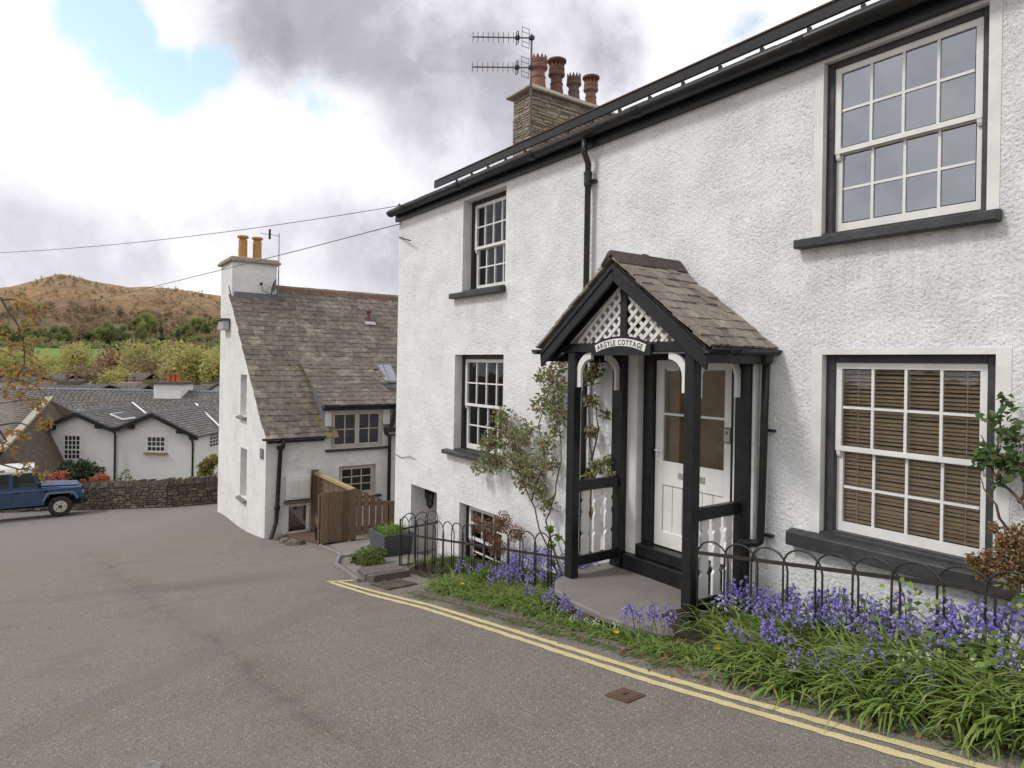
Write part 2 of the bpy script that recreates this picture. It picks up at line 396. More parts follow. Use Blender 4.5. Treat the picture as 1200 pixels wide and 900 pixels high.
def glass(name, tint, ior=1.7, rough=.0, bumpy=.0):
    m = bpy.data.materials.new(name); m.use_nodes = True; t = m.node_tree; t.nodes.clear()
    o = t.nodes.new('ShaderNodeOutputMaterial'); mx = t.nodes.new('ShaderNodeMixShader')
    fr = t.nodes.new('ShaderNodeFresnel'); fr.inputs[0].default_value = ior
    tr = t.nodes.new('ShaderNodeBsdfTransparent'); tr.inputs[0].default_value = (*tint, 1)
    gl = t.nodes.new('ShaderNodeBsdfGlossy'); gl.inputs['Roughness'].default_value = rough; gl.inputs[0].default_value = (.92, .95, 1.0, 1) if name == 'sky_glass' else (.95, .96, 1, 1)
    if bumpy:
        nz = t.nodes.new('ShaderNodeTexNoise'); nz.inputs['Scale'].default_value = 2.5
        g = t.nodes.new('ShaderNodeNewGeometry'); t.links.new(g.outputs['Position'], nz.inputs['Vector'])
        b = t.nodes.new('ShaderNodeBump'); b.inputs['Strength'].default_value = bumpy; b.inputs['Distance'].default_value = .02
        t.links.new(nz.outputs[0], b.inputs['Height']); t.links.new(b.outputs[0], gl.inputs['Normal'])
    t.links.new(fr.outputs[0], mx.inputs[0]); t.links.new(tr.outputs[0], mx.inputs[1]); t.links.new(gl.outputs[0], mx.inputs[2]); t.links.new(mx.outputs[0], o.inputs[0])
    M[name] = m
glass('window_glass', (.97, .98, .98), 1.45, 0, .12)
glass('sky_glass', (.7, .72, .76), 4.0, 0, .10)
glass('door_glass', (.92, .90, .86), 1.45, .02)
glass('car_glass', (.60, .64, .64), 1.6, .0)
def leafmat(name, cols, trans=.35, rough=.55):
    m = MT(name, rough, spec=.25); g = m.rand(True); k = m.rand()
    kk = m.math('FRACT', m.math('ADD', g, m.math('MULTIPLY', k, .37)))
    m.color(m.ramp(kk, *[(i/(len(cols)-1), c) for i, c in enumerate(cols)]))
    m.b.inputs['Transmission Weight'].default_value = 0
    tl = m.n('ShaderNodeBsdfTranslucent'); mxs = m.n('ShaderNodeMixShader'); mxs.inputs[0].default_value = trans
    m.l(m.b.inputs['Base Color'].links[0].from_socket, tl.inputs[0])
    o = m.t.nodes['Material Output']; m.l(m.b.outputs[0], mxs.inputs[1]); m.l(tl.outputs[0], mxs.inputs[2]); m.l(mxs.outputs[0], o.inputs[0])
    M[name] = m.m
leafmat('strap_leaf', [(.17, .26, .055), (.24, .35, .08), (.12, .20, .045), (.30, .41, .13), (.20, .30, .065), (.36, .35, .15)], .35, .4)
leafmat('grass', [(.11, .17, .04), (.16, .22, .06), (.09, .14, .035), (.20, .21, .09)])
leafmat('fern_leaf', [(.12, .22, .04), (.17, .28, .05), (.22, .30, .06)])
leafmat('rose_leaf', [(.19, .26, .10), (.25, .32, .13), (.30, .33, .16), (.16, .21, .09), (.32, .20, .12), (.23, .29, .12), (.40, .19, .12)])
leafmat('rose_leaf_green', [(.07, .14, .045), (.10, .18, .06), (.13, .20, .07), (.16, .15, .08)])
leafmat('rust_leaf', [(.28, .14, .065), (.34, .20, .09), (.22, .17, .07), (.32, .15, .08), (.18, .18, .07), (.38, .25, .13)])
leafmat('red_twig_leaf', [(.28, .12, .08), (.34, .19, .13), (.22, .14, .095), (.38, .22, .15)])
leafmat('maple_leaf', [(.46, .20, .07), (.36, .30, .08), (.52, .28, .10), (.28, .29, .08), (.42, .18, .08), (.34, .32, .10)], .5)
leafmat('dark_leaf', [(.030, .050, .022), (.05, .08, .035), (.07, .105, .045), (.04, .06, .03)], .15)
leafmat('yellow_leaf', [(.26, .25, .05), (.34, .31, .08), (.20, .22, .05), (.30, .24, .07)])
leafmat('azalea', [(.55, .12, .075), (.62, .20, .12), (.48, .09, .06), (.66, .28, .18), (.14, .15, .07)], .3)
leafmat('bluebell', [(.28, .24, .62), (.38, .33, .72), (.22, .17, .52), (.46, .40, .78), (.31, .24, .62)], .4)
leafmat('whitebell', [(.75, .76, .66), (.68, .70, .56), (.80, .80, .72)], .3)
leafmat('poppy', [(.80, .42, .02), (.85, .50, .03)], .3)
leafmat('crown_yellowgreen', [(.44, .42, .13), (.54, .51, .17), (.36, .38, .12), (.55, .49, .20), (.42, .35, .17)], .45)
leafmat('crown_green', [(.21, .26, .095), (.28, .33, .115), (.18, .22, .085), (.33, .35, .14)], .35)
leafmat('crown_brown', [(.27, .20, .125), (.32, .23, .14), (.25, .20, .12), (.36, .27, .16)], .3)
leafmat('crown_red', [(.34, .18, .11), (.39, .22, .13), (.29, .16, .10)], .3)
leafmat('crown_bright', [(.28, .34, .10), (.35, .40, .13), (.23, .28, .09)], .35)
leafmat('conifer', [(.09, .12, .07), (.12, .15, .085), (.14, .17, .10)], .15)
leafmat('stem_green', [(.10, .15, .045), (.13, .17, .06)], .1)
slate('bark', [(.10, .075, .055), (.13, .10, .075)], (.20, .18, .13), .4, 14, .8, .01)
slate('thin_bark', [(.12, .075, .05), (.15, .10, .065)], (.16, .15, .09), .5, 20, .4, .004)
# ================================================================ SETTING
# ---- asphalt road
def asphalt():
    m = MT('asphalt', .92, spec=.25)
    p = m.co('World')
    fine = m.voro(110, p, out='Color'); fd = m.voro(110, p); gr = m.noise(160, 3, .7, p)
    sepc = m.n('ShaderNodeSeparateColor'); m.l(fine, sepc.inputs[0])
    agg = m.ramp(sepc.outputs[0], (.0, (.075, .065, .058)), (.06, (.13, .114, .096)), (.4, (.176, .156, .133)), (.8, (.228, .203, .174)), (.96, (.29, .258, .232)), (1., (.50, .46, .42)))
    n1 = m.noise(.35, 6, .6, p, .6); n2 = m.noise(1.7, 6, .7, p, .4); n3 = m.noise(9, 5, .7, p)
    c = m.mix(m.ramp(n1, (.32, .0), (.68, .75)), agg, (.21, .187, .160))
    c = m.mix(m.ramp(n2, (.50, 0.), (.75, .55)), c, (.135, .121, .106))
    c = m.mix(m.ramp(n3, (.52, 0.), (.8, .5)), c, (.23, .215, .20))
    # worn wheel-track seam and hairline cracks
    wv = m.noise(1.1, 7, .7, p, .3)
    sx = m.n('ShaderNodeSeparateXYZ'); m.l(p, sx.inputs[0])
    seam = m.math('ABSOLUTE', m.math('ADD', m.math('ADD', sx.outputs[1], 3.55), m.math('ADD', m.math('MULTIPLY', sx.outputs[0], -.045), m.math('MULTIPLY', m.math('SUBTRACT', wv, .5), .55))))
    sf = m.math('MULTIPLY', m.ramp(seam, (.0, .36), (.03, .20), (.09, .11), (.45, 0.)), m.ramp(n2, (.36, .12), (.56, 1.)))
    c = m.mix(sf, c, (.062, .058, .056))
    # trench repair with its own darker tar, and grit swept to the edges
    tr_ = m.math('ABSOLUTE', m.math('ADD', m.math('ADD', sx.outputs[0], 9.6), m.math('ADD', m.math('MULTIPLY', sx.outputs[1], .8), m.math('MULTIPLY', m.math('SUBTRACT', n2, .5), .25))))
    c = m.mix(m.math('MULTIPLY', m.ramp(tr_, (.26, .38), (.31, 0.)), m.ramp(n3, (.3, .5), (.6, 1.))), c, (.15, .134, .122))
    gt_ = m.math('MULTIPLY', m.ramp(m.math('ADD', sx.outputs[1], m.math('MULTIPLY', n2, .5)), (-1.35, 0.), (-1.0, 1.)), m.ramp(m.noise(38, 3, .7, p), (.48, 0.), (.62, .8)))
    c = m.mix(gt_, c, (.26, .215, .16))
    # the far forecourt is older and greyer
    far = m.ramp(m.math('MULTIPLY', m.math('ADD', sx.outputs[0], m.math('MULTIPLY', m.math('SUBTRACT', n1, .5), 8)), -.04), (.62, 0.), (.80, .8))
    c = m.mix(far, c, (.20, .185, .172))
    m.color(c)
    h = m.math('ADD', m.math('MULTIPLY', fd, -1.0), m.math('MULTIPLY', gr, .5)); h = m.math('ADD', h, m.math('MULTIPLY', sf, -.5))
    m.bump(h, .8, .007); M['asphalt'] = m.m
asphalt()
xs = np.concatenate([np.arange(-46, -12, .8), np.arange(-12, 9.01, .35)]); ys = np.concatenate([np.arange(-17, -6, .8), np.arange(-6, 6.6, .4)])
V = np.array([(x, y, gz(x, y)) for x in xs for y in ys]); ny = len(ys)
Fq = np.array([(i*ny+j, (i+1)*ny+j, (i+1)*ny+j+1, i*ny+j+1) for i in range(len(xs)-1) for j in range(ny-1)
               if not (xs[i] < -33 and ys[j] > -2) ])
# keep only road on the near side of the garden wall
WALLP = [(-38.5, -9.2), (-34.4, -4.6), (-31.6, -2.4), (-30.2, -1.05), (-29.5, .9), (-29.3, 3.6)]
def beyond(x, y):
    for (x0, y0), (x1, y1) in zip(WALLP[:-1], WALLP[1:]):
        if y0 <= y < y1: return x < x0+(x1-x0)*(y-y0)/(y1-y0)-.25
    return x < (-39 if y < 0 else -29.5)
Fq = np.array([q for q in Fq if not beyond(V[q[0]][0], V[q[0]][1]) or not beyond(V[q[2]][0], V[q[2]][1])])
road = np_mesh('road', V, Fq, M['asphalt']); road['kind'] = 'structure'; road.data.shade_smooth()
# ---- ground sheet to the horizon, hillside
def grassland():
    m = MT('meadow', .95, spec=.1)
    n1 = m.noise(.02, 6, .6); n2 = m.noise(.3, 5, .7)
    c = m.ramp(n1, (.35, (.15, .14, .10)), (.6, (.19, .17, .13)), (.8, (.16, .14, .11)))
    m.color(m.mix(m.ramp(n2, (.4, 0.), (.7, .5)), c, (.07, .065, .035))); m.bump(n2, .6, .3); M['meadow'] = m.m
grassland()
def camxy(x, t): return EYE+cR*x+cF*t
def terr(x, t):
    """height of open country at x metres right and t metres ahead of the camera"""
    r = math.hypot(x, t)
    if t < -5: return -0.9-.0*r
    p = camxy(x, t)
    z0 = gz(max(p.x, -34), -8)-.7
    k = min(1, max(0, (t-27)/12)); z0 = z0*(1-k)+(-9.0)*k
    if t > 60: z0 = -9-min(1, (t-60)/120)*5
    return z0
mb = MB(); gx = [-3000, -1500, -700, -300, -120, -60, -40, -30, -24, -18, -12, -6, 0, 6, 12, 25, 60, 150, 400, 1200, 3000]; gt = [-3000, -1000, -300, -80, -25, -8, 0, 5, 10, 15, 20, 25, 28, 31, 35, 39, 45, 60, 90, 140, 200, 320, 700, 1600, 4000]
for t in gt:
    for x in gx:
        p = camxy(x, t); mb.v.append((p.x, p.y, terr(x, t)))
for i in range(len(gt)-1):
    for j in range(len(gx)-1): a = i*len(gx)+j; mb.f.append((a, a+1, a+1+len(gx), a+len(gx)))
struct('ground', mb, M['meadow'], True)
def hor(u): return V0+(u-600)*math.tan(ROLL)
RID = [(-900, 300), (-500, 330), (-250, 352), (-120, 350), (-30, 342), (10, 336), (35, 329), (60, 323), (72, 321.5), (90, 325), (110, 330), (150, 336), (170, 335), (200, 338), (240, 344), (262, 347), (330, 352), (450, 358), (700, 372), (1200, 380), (2200, 395)]
def ridge_h(u):
    for (a, b), (c, d) in zip(RID[:-1], RID[1:]):
        if a <= u <= c: return hor(u)-(b+(d-b)*(u-a)/(c-a))
    return 40
from mathutils import noise as mnoise
HT = 1150.0
def hill_z(u, t):
    top = ridge_h(u)/FPX*HT+EZ
    x = (u-600)/FPX*t
    k = (t-300)/(HT-300)
    if k <= 0: base = -14
    elif k <= 1:
        kk = 0.30*k+0.70*k**1.7 if k < 1 else 1
        base = -14+(top+14)*kk
    else: base = top-(k-1)*160
    nz = mnoise.fractal(Vector((x*.006, t*.006, 1.3)), .9, 2.1, 6)
    nf = mnoise.fractal(Vector((x*.03, t*.03, 4.3)), .9, 2.1, 4)
    amp = min(1, max(0, k*2.2))*(1 if k < .9 else .35)
    return base+nz*7*amp+nf*1.6*amp
def hillmat():
    m = MT('bracken', .95, spec=.1)
    p = m.co('World'); sx = m.n('ShaderNodeSeparateXYZ'); m.l(p, sx.inputs[0])
    n0 = m.noise(.0045, 6, .62, p, .4); n1 = m.noise(.016, 7, .66, p, .5); n2 = m.noise(.09, 6, .7, p)
    z = m.math('ADD', m.math('MULTIPLY', sx.outputs[2], .0072), m.math('MULTIPLY', m.math('SUBTRACT', n1, .5), 1.3))
    c = m.ramp(z, (.05, (.13, .135, .06)), (.22, (.20, .155, .085)), (.42, (.27, .165, .09)), (.68, (.37, .235, .12)), (.95, (.41, .285, .155)))
    c = m.mix(m.ramp(n2, (.42, 0.), (.62, .85)), c, (.155, .115, .075))
    c = m.mix(m.ramp(n0, (.50, 0.), (.64, .7)), c, (.22, .14, .10))
    gr = m.math('MULTIPLY', m.ramp(m.math('MULTIPLY', sx.outputs[2], .02), (.0, 1.), (.55, 1.), (.75, 0.)), m.ramp(n1, (.46, 0.), (.52, 1.)))
    m.color(c); m.bump(m.math('ADD', n2, n1), 1.0, 6.0); M['bracken'] = m.m
hillmat()
us = np.concatenate([np.linspace(-900, -150, 40), np.linspace(-140, 480, 190), np.linspace(500, 2000, 30)]); ts = np.concatenate([np.linspace(290, HT, 95), np.linspace(HT+12, HT+400, 10)])
Vh = []
for t in ts:
    for u in us:
        p = camxy((u-600)/FPX*t, t); Vh.append((p.x, p.y, hill_z(u, t)))
nu = len(us)
Fh = np.array([(i*nu+j, i*nu+j+1, (i+1)*nu+j+1, (i+1)*nu+j) for i in range(len(ts)-1) for j in range(nu-1)])
hill = np_mesh('hillside', np.array(Vh), Fh, M['bracken']); hill['kind'] = 'structure'; hill.data.shade_smooth()
# green pasture at the hill foot
def pasture():
    m = MT('pasture', .95, spec=.1); n = m.noise(.03, 5, .6)
    m.color(m.ramp(n, (.3, (.13, .20, .055)), (.7, (.17, .235, .075)))); M['pasture'] = m.m
pasture()
mb = MB(); uu = np.linspace(40, 128, 26); tt = np.linspace(318, 382, 8)
for t in tt:
    for u in uu:
        p = camxy((u-600)/FPX*t, t); mb.v.append((p.x, p.y, 0))
mb.v = []
for t in tt:
    for u in uu:
        p = camxy((u-600)/FPX*t, t); k = (t-318)/64
        mb.v.append((p.x, p.y, hill_z(u, t)+1.2 if k > .99 else max(hill_z(u, t)+1.0, -3+k*11)))
for i in range(len(tt)-1):
    for j in range(len(uu)-1): a = i*len(uu)+j; mb.f.append((a, a+1, a+1+len(uu), a+len(uu)))
struct('pasture', mb, M['pasture'], True)

# ---- double yellow lines
def yellow():
    m = MT('yellow_line', .75, spec=.3); p = m.co('World')
    n = m.noise(5, 6, .7); n2 = m.noise(55, 4, .7); v = m.voro(95, p)
    c = m.ramp(n, (.3, (.52, .44, .22)), (.6, (.60, .52, .29)), (.8, (.50, .44, .28)))
    c = m.mix(m.ramp(n2, (.60, 0.), (.74, .75)), c, (.16, .14, .11)); c = m.mix(m.ramp(n, (.62, 0.), (.72, .4)), c, (.25, .22, .16))
    m.color(c); m.bump(v, .7, .006); M['yellow_line'] = m.m
yellow()
def strip(name, path, wid, mat, lift=.004, kind='structure', ragged=.006):
    mb = MB(); P = [Vector((x, y, 0)) for x, y in path]; pts = []
    for a, b in zip(P[:-1], P[1:]):
        n = max(1, int((b-a).length/.06))
        for i in range(n): pts.append(a.lerp(b, i/n))
    pts.append(P[-1])
    for i, p in enumerate(pts):
        d = (pts[min(i+1, len(pts)-1)]-pts[max(i-1, 0)]).normalized(); s = Vector((-d.y, d.x, 0))
        for k in (-1, 1):
            q = p+s*(k*(wid/2+rnd.uniform(-ragged, ragged))); mb.v.append((q.x, q.y, gz(q.x, q.y)+lift))
    for i in range(len(pts)-1): mb.f.append((2*i, 2*i+2, 2*i+3, 2*i+1))
    o = OB(name, mb, mat); o['kind'] = kind; return o
strip('road_marking', [(-8.86, -1.80), (-6.5, -1.665), (-3.1, -1.70), (-2.05, -1.685), (3, -1.64)], .062, M['yellow_line'])
strip('road_marking', [(-8.9, -1.90), (-7.7, -1.86), (-6.4, -1.775), (-3.05, -1.815), (-2.0, -1.80), (3, -1.75)], .062, M['yellow_line'])
strip('road_marking', [(-8.98, -1.93), (-8.72, -1.60)], .07, M['yellow_line'], .008)
# ---- kerb stones along the bed, flags and pocket of planting by the side door
def kerb_run(path, wid, h, seg, mat, name='kerb_stone', gap=.012):
    par = thing('kerb', 'low grey kerb edging the flower bed below the porch', 'kerb', (path[0][0], path[0][1], gz(path[0][0], path[0][1])))
    for a, b in zip(path[:-1], path[1:]):
        a, b = Vector((*a, 0)), Vector((*b, 0)); n = max(1, round((b-a).length/seg))
        for i in range(n):
            p, q = a.lerp(b, i/n), a.lerp(b, (i+1)/n); d = (q-p).normalized()
            p = p+d*gap/2; q = q-d*gap/2
            j = rnd.uniform(-.008, .008)
            pz, qz = gz(p.x, p.y), gz(q.x, q.y)
            OB(name, MB().bar((p.x, p.y+j, pz-.06+h/2), (q.x, q.y+j, qz-.06+h/2), wid, h+.12), mat, par, bevel=.01)
    return par
k1 = kerb_run([(-7.25, -1.44), (-6.1, -1.42), (-4.95, -1.37), (-3.6, -1.43)], .09, .025, .62, M['step_stone'])
k2 = kerb_run([(-10.95, -.99), (-10.2, -1.33), (-8.55, -1.63)], .055, .06, .9, M['concrete'])
k2['label'] = 'thin pale concrete edging round the planting pocket by the planter'
k3 = kerb_run([(-12.9, -.66), (-11.7, -.80), (-10.95, -.95)], .055, .05, .6, M['concrete']); k3['label'] = 'thin pale concrete edging running from the fence to the planting pocket'
def slab_poly(name, poly, z0off, h, mat, label=None, cat=None, jag=0):
    zt = [gz(x, y)+z0off+h for x, y in poly]
    mb = MB(); n = len(poly)
    mb.v = [(x, y, gz(x, y)-.1) for x, y in poly]+[(x, y, z) for (x, y), z in zip(poly, zt)]
    mb.f = [tuple(range(n))[::-1], tuple(range(n, 2*n))]+[(i, (i+1) % n, (i+1) % n+n, i+n) for i in range(n)]
    o = OB(name, mb, mat, bevel=.012)
    if label: tag(o, label, cat)
    else: o['kind'] = 'structure'
    return o
slab_poly('paving_slab', [(-12.75, -.5), (-11.6, -.74), (-11.0, -.9), (-11.0, -.12), (-12.75, .35)], 0, .035, M['flag_stone'])
slab_poly('paving_slab', [(-10.95, -.62), (-9.2, -1.05), (-9.15, -.08), (-10.95, -.02)], 0, .04, M['flag_stone'])
slab_poly('paving_slab', [(-9.9, -1.28), (-8.62, -1.55), (-8.55, -1.08), (-9.5, -.95)], 0, .03, M['flag_stone'])
slab_poly('door_step', [(-9.12, -1.42), (-8.52, -1.56), (-8.42, -.98), (-9.0, -.86)], 0.0, .11, M['step_stone'], 'worn brown stone step beside the iron drain grate', 'step')
slab_poly('edging_stone', [(-8.50, -1.55), (-8.36, -1.50), (-8.30, -.96), (-8.40, -.98)], 0, .10, M['step_stone'], 'narrow mossy stone edging along the brown stone step', 'stone')
# drain grate
gr = thing('drain_grate', 'rusty iron drain grate set in the road at the kerb end', 'drain grate', (-7.95, -1.4, gz(-7.95, -1.4)))
GX = -.42
def gp(x, y, o): return (x, y, gz(x, y)+o)
OB('pit', MB().add([gp(-8.25, -1.58, .005), gp(-7.68, -1.58, .005), gp(-7.68, -1.2, .005), gp(-8.25, -1.2, .005)], [(0, 1, 2, 3)]), M['dark_mortar'], gr)
for i in range(9): x = -8.21+i*.062; OB('grate_bar', MB().bar(gp(x, -1.57, .014), gp(x, -1.21, .014), .022, .014), M['stone_dark'], gr)
for y in (-1.58, -1.2, -1.39): OB('grate_frame', MB().bar(gp(-8.26, y, .016), gp(-7.67, y, .016), .022, .018), M['stone_dark'], gr)
mh = thing('manhole_cover', 'small rusty square stopcock cover set in the road', 'manhole cover', (-2.99, -2.11, gz(-2.99, -2.11)))
OB('frame', MB().bar(gp(-3.09, -2.11, .004), gp(-2.89, -2.11, .004), .17, .012), M['rusty'], mh)
OB('lid', MB().bar(gp(-3.07, -2.11, .011), gp(-2.91, -2.11, .011), .13, .006), M['rusty'], mh)
OB('lifting_slot', MB().bar(gp(-3.0, -2.11, .0155), gp(-2.98, -2.11, .0155), .05, .004), M['dark_mortar'], mh)
mc = thing('stone_patch', 'small pale stone showing in the asphalt', 'stone', (-4.28, -4.7, gz(-4.28, -4.7)))
OB('slab', MB().prism([gp(-4.30, -4.74, -.03), gp(-4.14, -4.76, -.03), gp(-4.08, -4.68, -.03), gp(-4.16, -4.62, -.03), gp(-4.28, -4.65, -.03)], (0, 0, .036)), M['concrete'], mc, bevel=.006)

# ---- flower bed soil
def bed(x0, x1, yf, yb, name, rise):
    mb = MB(); nx, nyy = int((x1-x0)/.15), 9
    for i in range(nx+1):
        for j in range(nyy+1):
            x = x0+(x1-x0)*i/nx; k = j/nyy; y = yf(x)+(yb-yf(x))*k
            mb.v.append((x, y, gz(x, y)-.03+rise*min(1, k*2.2)+.03*mnoise.noise(Vector((x*5, y*5, 0)))*min(1, k*4)))
    for i in range(nx):
        for j in range(nyy): a = i*(nyy+1)+j; mb.f.append((a, a+nyy+1, a+nyy+2, a+1))
    return struct(name, mb, M['soil'], True)
bed(-8.75, -5.2, lambda x: -1.36 if x > -7.3 else -1.0, .03, 'flower_bed', .12)
def bed_front(x): return -1.52+.07*math.sin(x*2.3) if x > -3.0 else -1.40
bed(-5.2, 3.2, bed_front, .03, 'flower_bed', .12)
def bed_z(x, y): 
    yf = bed_front(x) if x > -5.2 else -1.36
    k = (y-yf)/(.03-yf); return gz(x, y)-.03+.12*min(1, max(0, k*2.2))

# ================================================================ COTTAGE
cot = thing('cottage', 'white roughcast two-storey cottage with black gutter and sash windows', 'house', (-10.87, 0, gz(-10.87)))
XL, XR, ZE = -10.87, 3.2, 4.30
# openings: x0, x1, z0, z1, reveal depth
OPEN = dict(right_upper=(-2.90, -1.73, 2.72, 4.16, .16), right_lower=(-2.875, -1.66, .27, 1.75, .16),
            left_upper=(-8.62, -7.47, 2.72, 4.13, .24), left_lower=(-8.80, -7.47, .27, 1.76, .24),
            base_window=(-8.59, -7.45, -1.55, -.51, .22), base_door=(-10.22, -9.30, -2.05, -.49, 1.0), front_door=(-4.90, -3.70, -.62, 1.76, .16))
def holed_wall(rects, x0, x1, z0, z1, thick=.42):
    xs = sorted(set([x0, x1]+[r[i] for r in rects for i in (0, 1)])); zs = sorted(set([z0, z1]+[r[i] for r in rects for i in (2, 3)]))
    mb = MB()
    for i in range(len(xs)-1):
        for j in range(len(zs)-1):
            cx, cz = (xs[i]+xs[i+1])/2, (zs[j]+zs[j+1])/2
            if any(r[0] < cx < r[1] and r[2] < cz < r[3] for r in rects): continue
            mb.add([(xs[i], 0, zs[j]), (xs[i+1], 0, zs[j]), (xs[i+1], 0, zs[j+1]), (xs[i], 0, zs[j+1])], [(0, 1, 2, 3)])
            mb.add([(xs[i], thick, zs[j]), (xs[i+1], thick, zs[j]), (xs[i+1], thick, zs[j+1]), (xs[i], thick, zs[j+1])], [(3, 2, 1, 0)])
    mb.add([(x0, 0, z0), (x0, thick, z0), (x0, thick, z1), (x0, 0, z1)], [(0, 3, 2, 1)])
    mb.add([(x1, 0, z0), (x1, thick, z0), (x1, thick, z1), (x1, 0, z1)], [(0, 1, 2, 3)])
    mb.add([(x0, 0, z1), (x1, 0, z1), (x1, thick, z1), (x0, thick, z1)], [(0, 1, 2, 3)])
    return mb
wallo = mesh_obj('wall', *(lambda m: (m.v, m.f))(holed_wall(list(OPEN.values()), XL, XR, -2.7, ZE)), M['roughcast'], cot, False, WORLD['cottage'])
for k, (a, b, c, d, dp) in OPEN.items():           # smooth plastered reveals
    dd = max(dp, .40)
    mb = MB()
    mb.add([(a, -.002, c), (a, dd, c), (a, dd, d), (a, -.002, d)], [(0, 1, 2, 3)]); mb.add([(b, -.002, c), (b, dd, c), (b, dd, d), (b, -.002, d)], [(3, 2, 1, 0)])
    mb.add([(a, -.002, d), (b, -.002, d), (b, dd, d), (a, dd, d)], [(3, 2, 1, 0)]); mb.add([(a, -.002, c), (b, -.002, c), (b, dd, c), (a, dd, c)], [(0, 1, 2, 3)])
    if k == 'base_door': mb.add([(a, dd, c), (b, dd, c), (b, dd, d), (a, dd, d)], [(0, 1, 2, 3)])
    mesh_obj('reveal', mb.v, mb.f, M['smooth_render'], cot, False, WORLD['cottage'])
RP = math.tan(R(26.0)); YR = 3.7
zr = ZE+RP*(YR)
OB('end_wall', MB().prism([(XL, .42, -2.7), (XL, 7.4, -2.7), (XL, 7.4, ZE), (XL, YR, zr-.12), (XL, .42, ZE+RP*.42-.12)], (.42, 0, 0)), M['roughcast'], cot)
OB('end_wall', MB().prism([(XR, .42, -2.7), (XR, 7.4, -2.7), (XR, 7.4, ZE), (XR, YR, zr-.12), (XR, .42, ZE+RP*.42-.12)], (-.42, 0, 0)), M['roughcast'], cot)
OB('back_wall', MB().box(XL+.42, XR-.42, 7.0, 7.4, -2.7, ZE), M['roughcast'], cot)
for z in (-.62, 2.3): OB('floor', MB().box(XL+.43, XR-.43, 1.02 if z < 0 else .43, 6.98, z-.12, z), M['dark_mortar'], cot)
# roof: slab with courses of slates at the eave
def rz_(y): return ZE+.07+RP*(y+.16)
OB('roof', MB().prism([(XL-.09, -.16, ZE-.03), (XL-.09, YR, rz_(YR)-.06), (XL-.09, 7.6, ZE-.03), (XL-.09, 7.6, ZE+.02), (XL-.09, YR, rz_(YR)), (XL-.09, -.16, ZE+.07)], (XR-XL+.18, 0, 0)), M['far_slate'], cot)
protos = {}
def slate_proto(w_, h_, t_, mat):
    mb = MB(); mb.box(-w_/2, w_/2, 0, h_, 0, t_)
    o = mesh_obj('slate', mb.v, mb.f, M[mat]); COL.objects.unlink(o); return o
eave_slate = slate_proto(.285, .42, .016, 'far_slate')
for r_ in range(3):
    y = -.19+r_*.19; x = XL-.07+(.15 if r_ % 2 else 0)
    while x < 1.0:
        inst(eave_slate, (x+.14, y+rnd.uniform(-.006, .006), rz_(y)+.006), (math.atan(RP)-.035, 0, rnd.uniform(-.01, .01)), (1, 1, 1), cot, 'slate'); x += .297
# gutter (half round, open at the top), brackets, downpipe
def half_gutter(x0, x1, y, z, r):
    mb = MB(); n = 8
    for x in (x0, x1):
        for k in range(n+1): q = math.pi*k/n; mb.v.append((x, y-r*math.cos(q), z-r*math.sin(q)))
        for k in range(n, -1, -1): q = math.pi*k/n; mb.v.append((x, y-(r-.006)*math.cos(q), z-(r-.006)*math.sin(q)))
    m_ = 2*(n+1)
    for k in range(m_): mb.f.append((k, (k+1) % m_, (k+1) % m_+m_, k+m_))
    mb.f.append(tuple(range(m_))); mb.f.append(tuple(range(m_, 2*m_)))
    return mb
gut = OB('gutter', half_gutter(XL-.07, XR, -.15, 4.345, .086), M['gutter_black'], cot, True)
x = XL+.55
while x < 2.8: OB('gutter_joint', half_gutter(x-.045, x+.045, -.15, 4.347, .093), M['gutter_black'], gut); x += 1.83
OB('fascia', MB().box(XL-.05, XR, -.062, -.004, 4.185, 4.34), M['black_paint'], cot)
px = -5.685
dp = OB('downpipe', MB().tube([(px, -.15, 4.27), (px, -.15, 4.10), (px, -.085, 3.98), (px, -.085, 1.2), (px, -.085, -.72)], .036, 12), M['gutter_black'], cot, True)
OB('pipe_socket', MB().lathe((px, -.085, 3.72), [(.047, 0), (.047, .13), (.052, .13), (.052, .16), (.04, .17)], 14), M['gutter_black'], dp)
for z in (3.78, 2.1, .4): OB('pipe_clip', MB().box(px-.075, px+.075, -.06, -.003, z-.015, z+.015), M['gutter_black'], dp)
# snow guard: long black bar standing off the eave on brackets
sg = OB('snow_guard', MB().bar((-10.03, .26, 4.722), (XR, .26, 4.722), .035, .105), M['black_paint'], cot)
OB('guard_rail', MB().bar((-10.0, .26, 4.782), (XR, .26, 4.782), .06, .014), M['rusty'], sg)
x = -9.3
while x < 2.8: OB('guard_bracket', MB().bar((x, .27, 4.66), (x, .27, rz_(.27)-.02), .03, .035, (0, 1, 0)), M['black_paint'], sg); x += .47

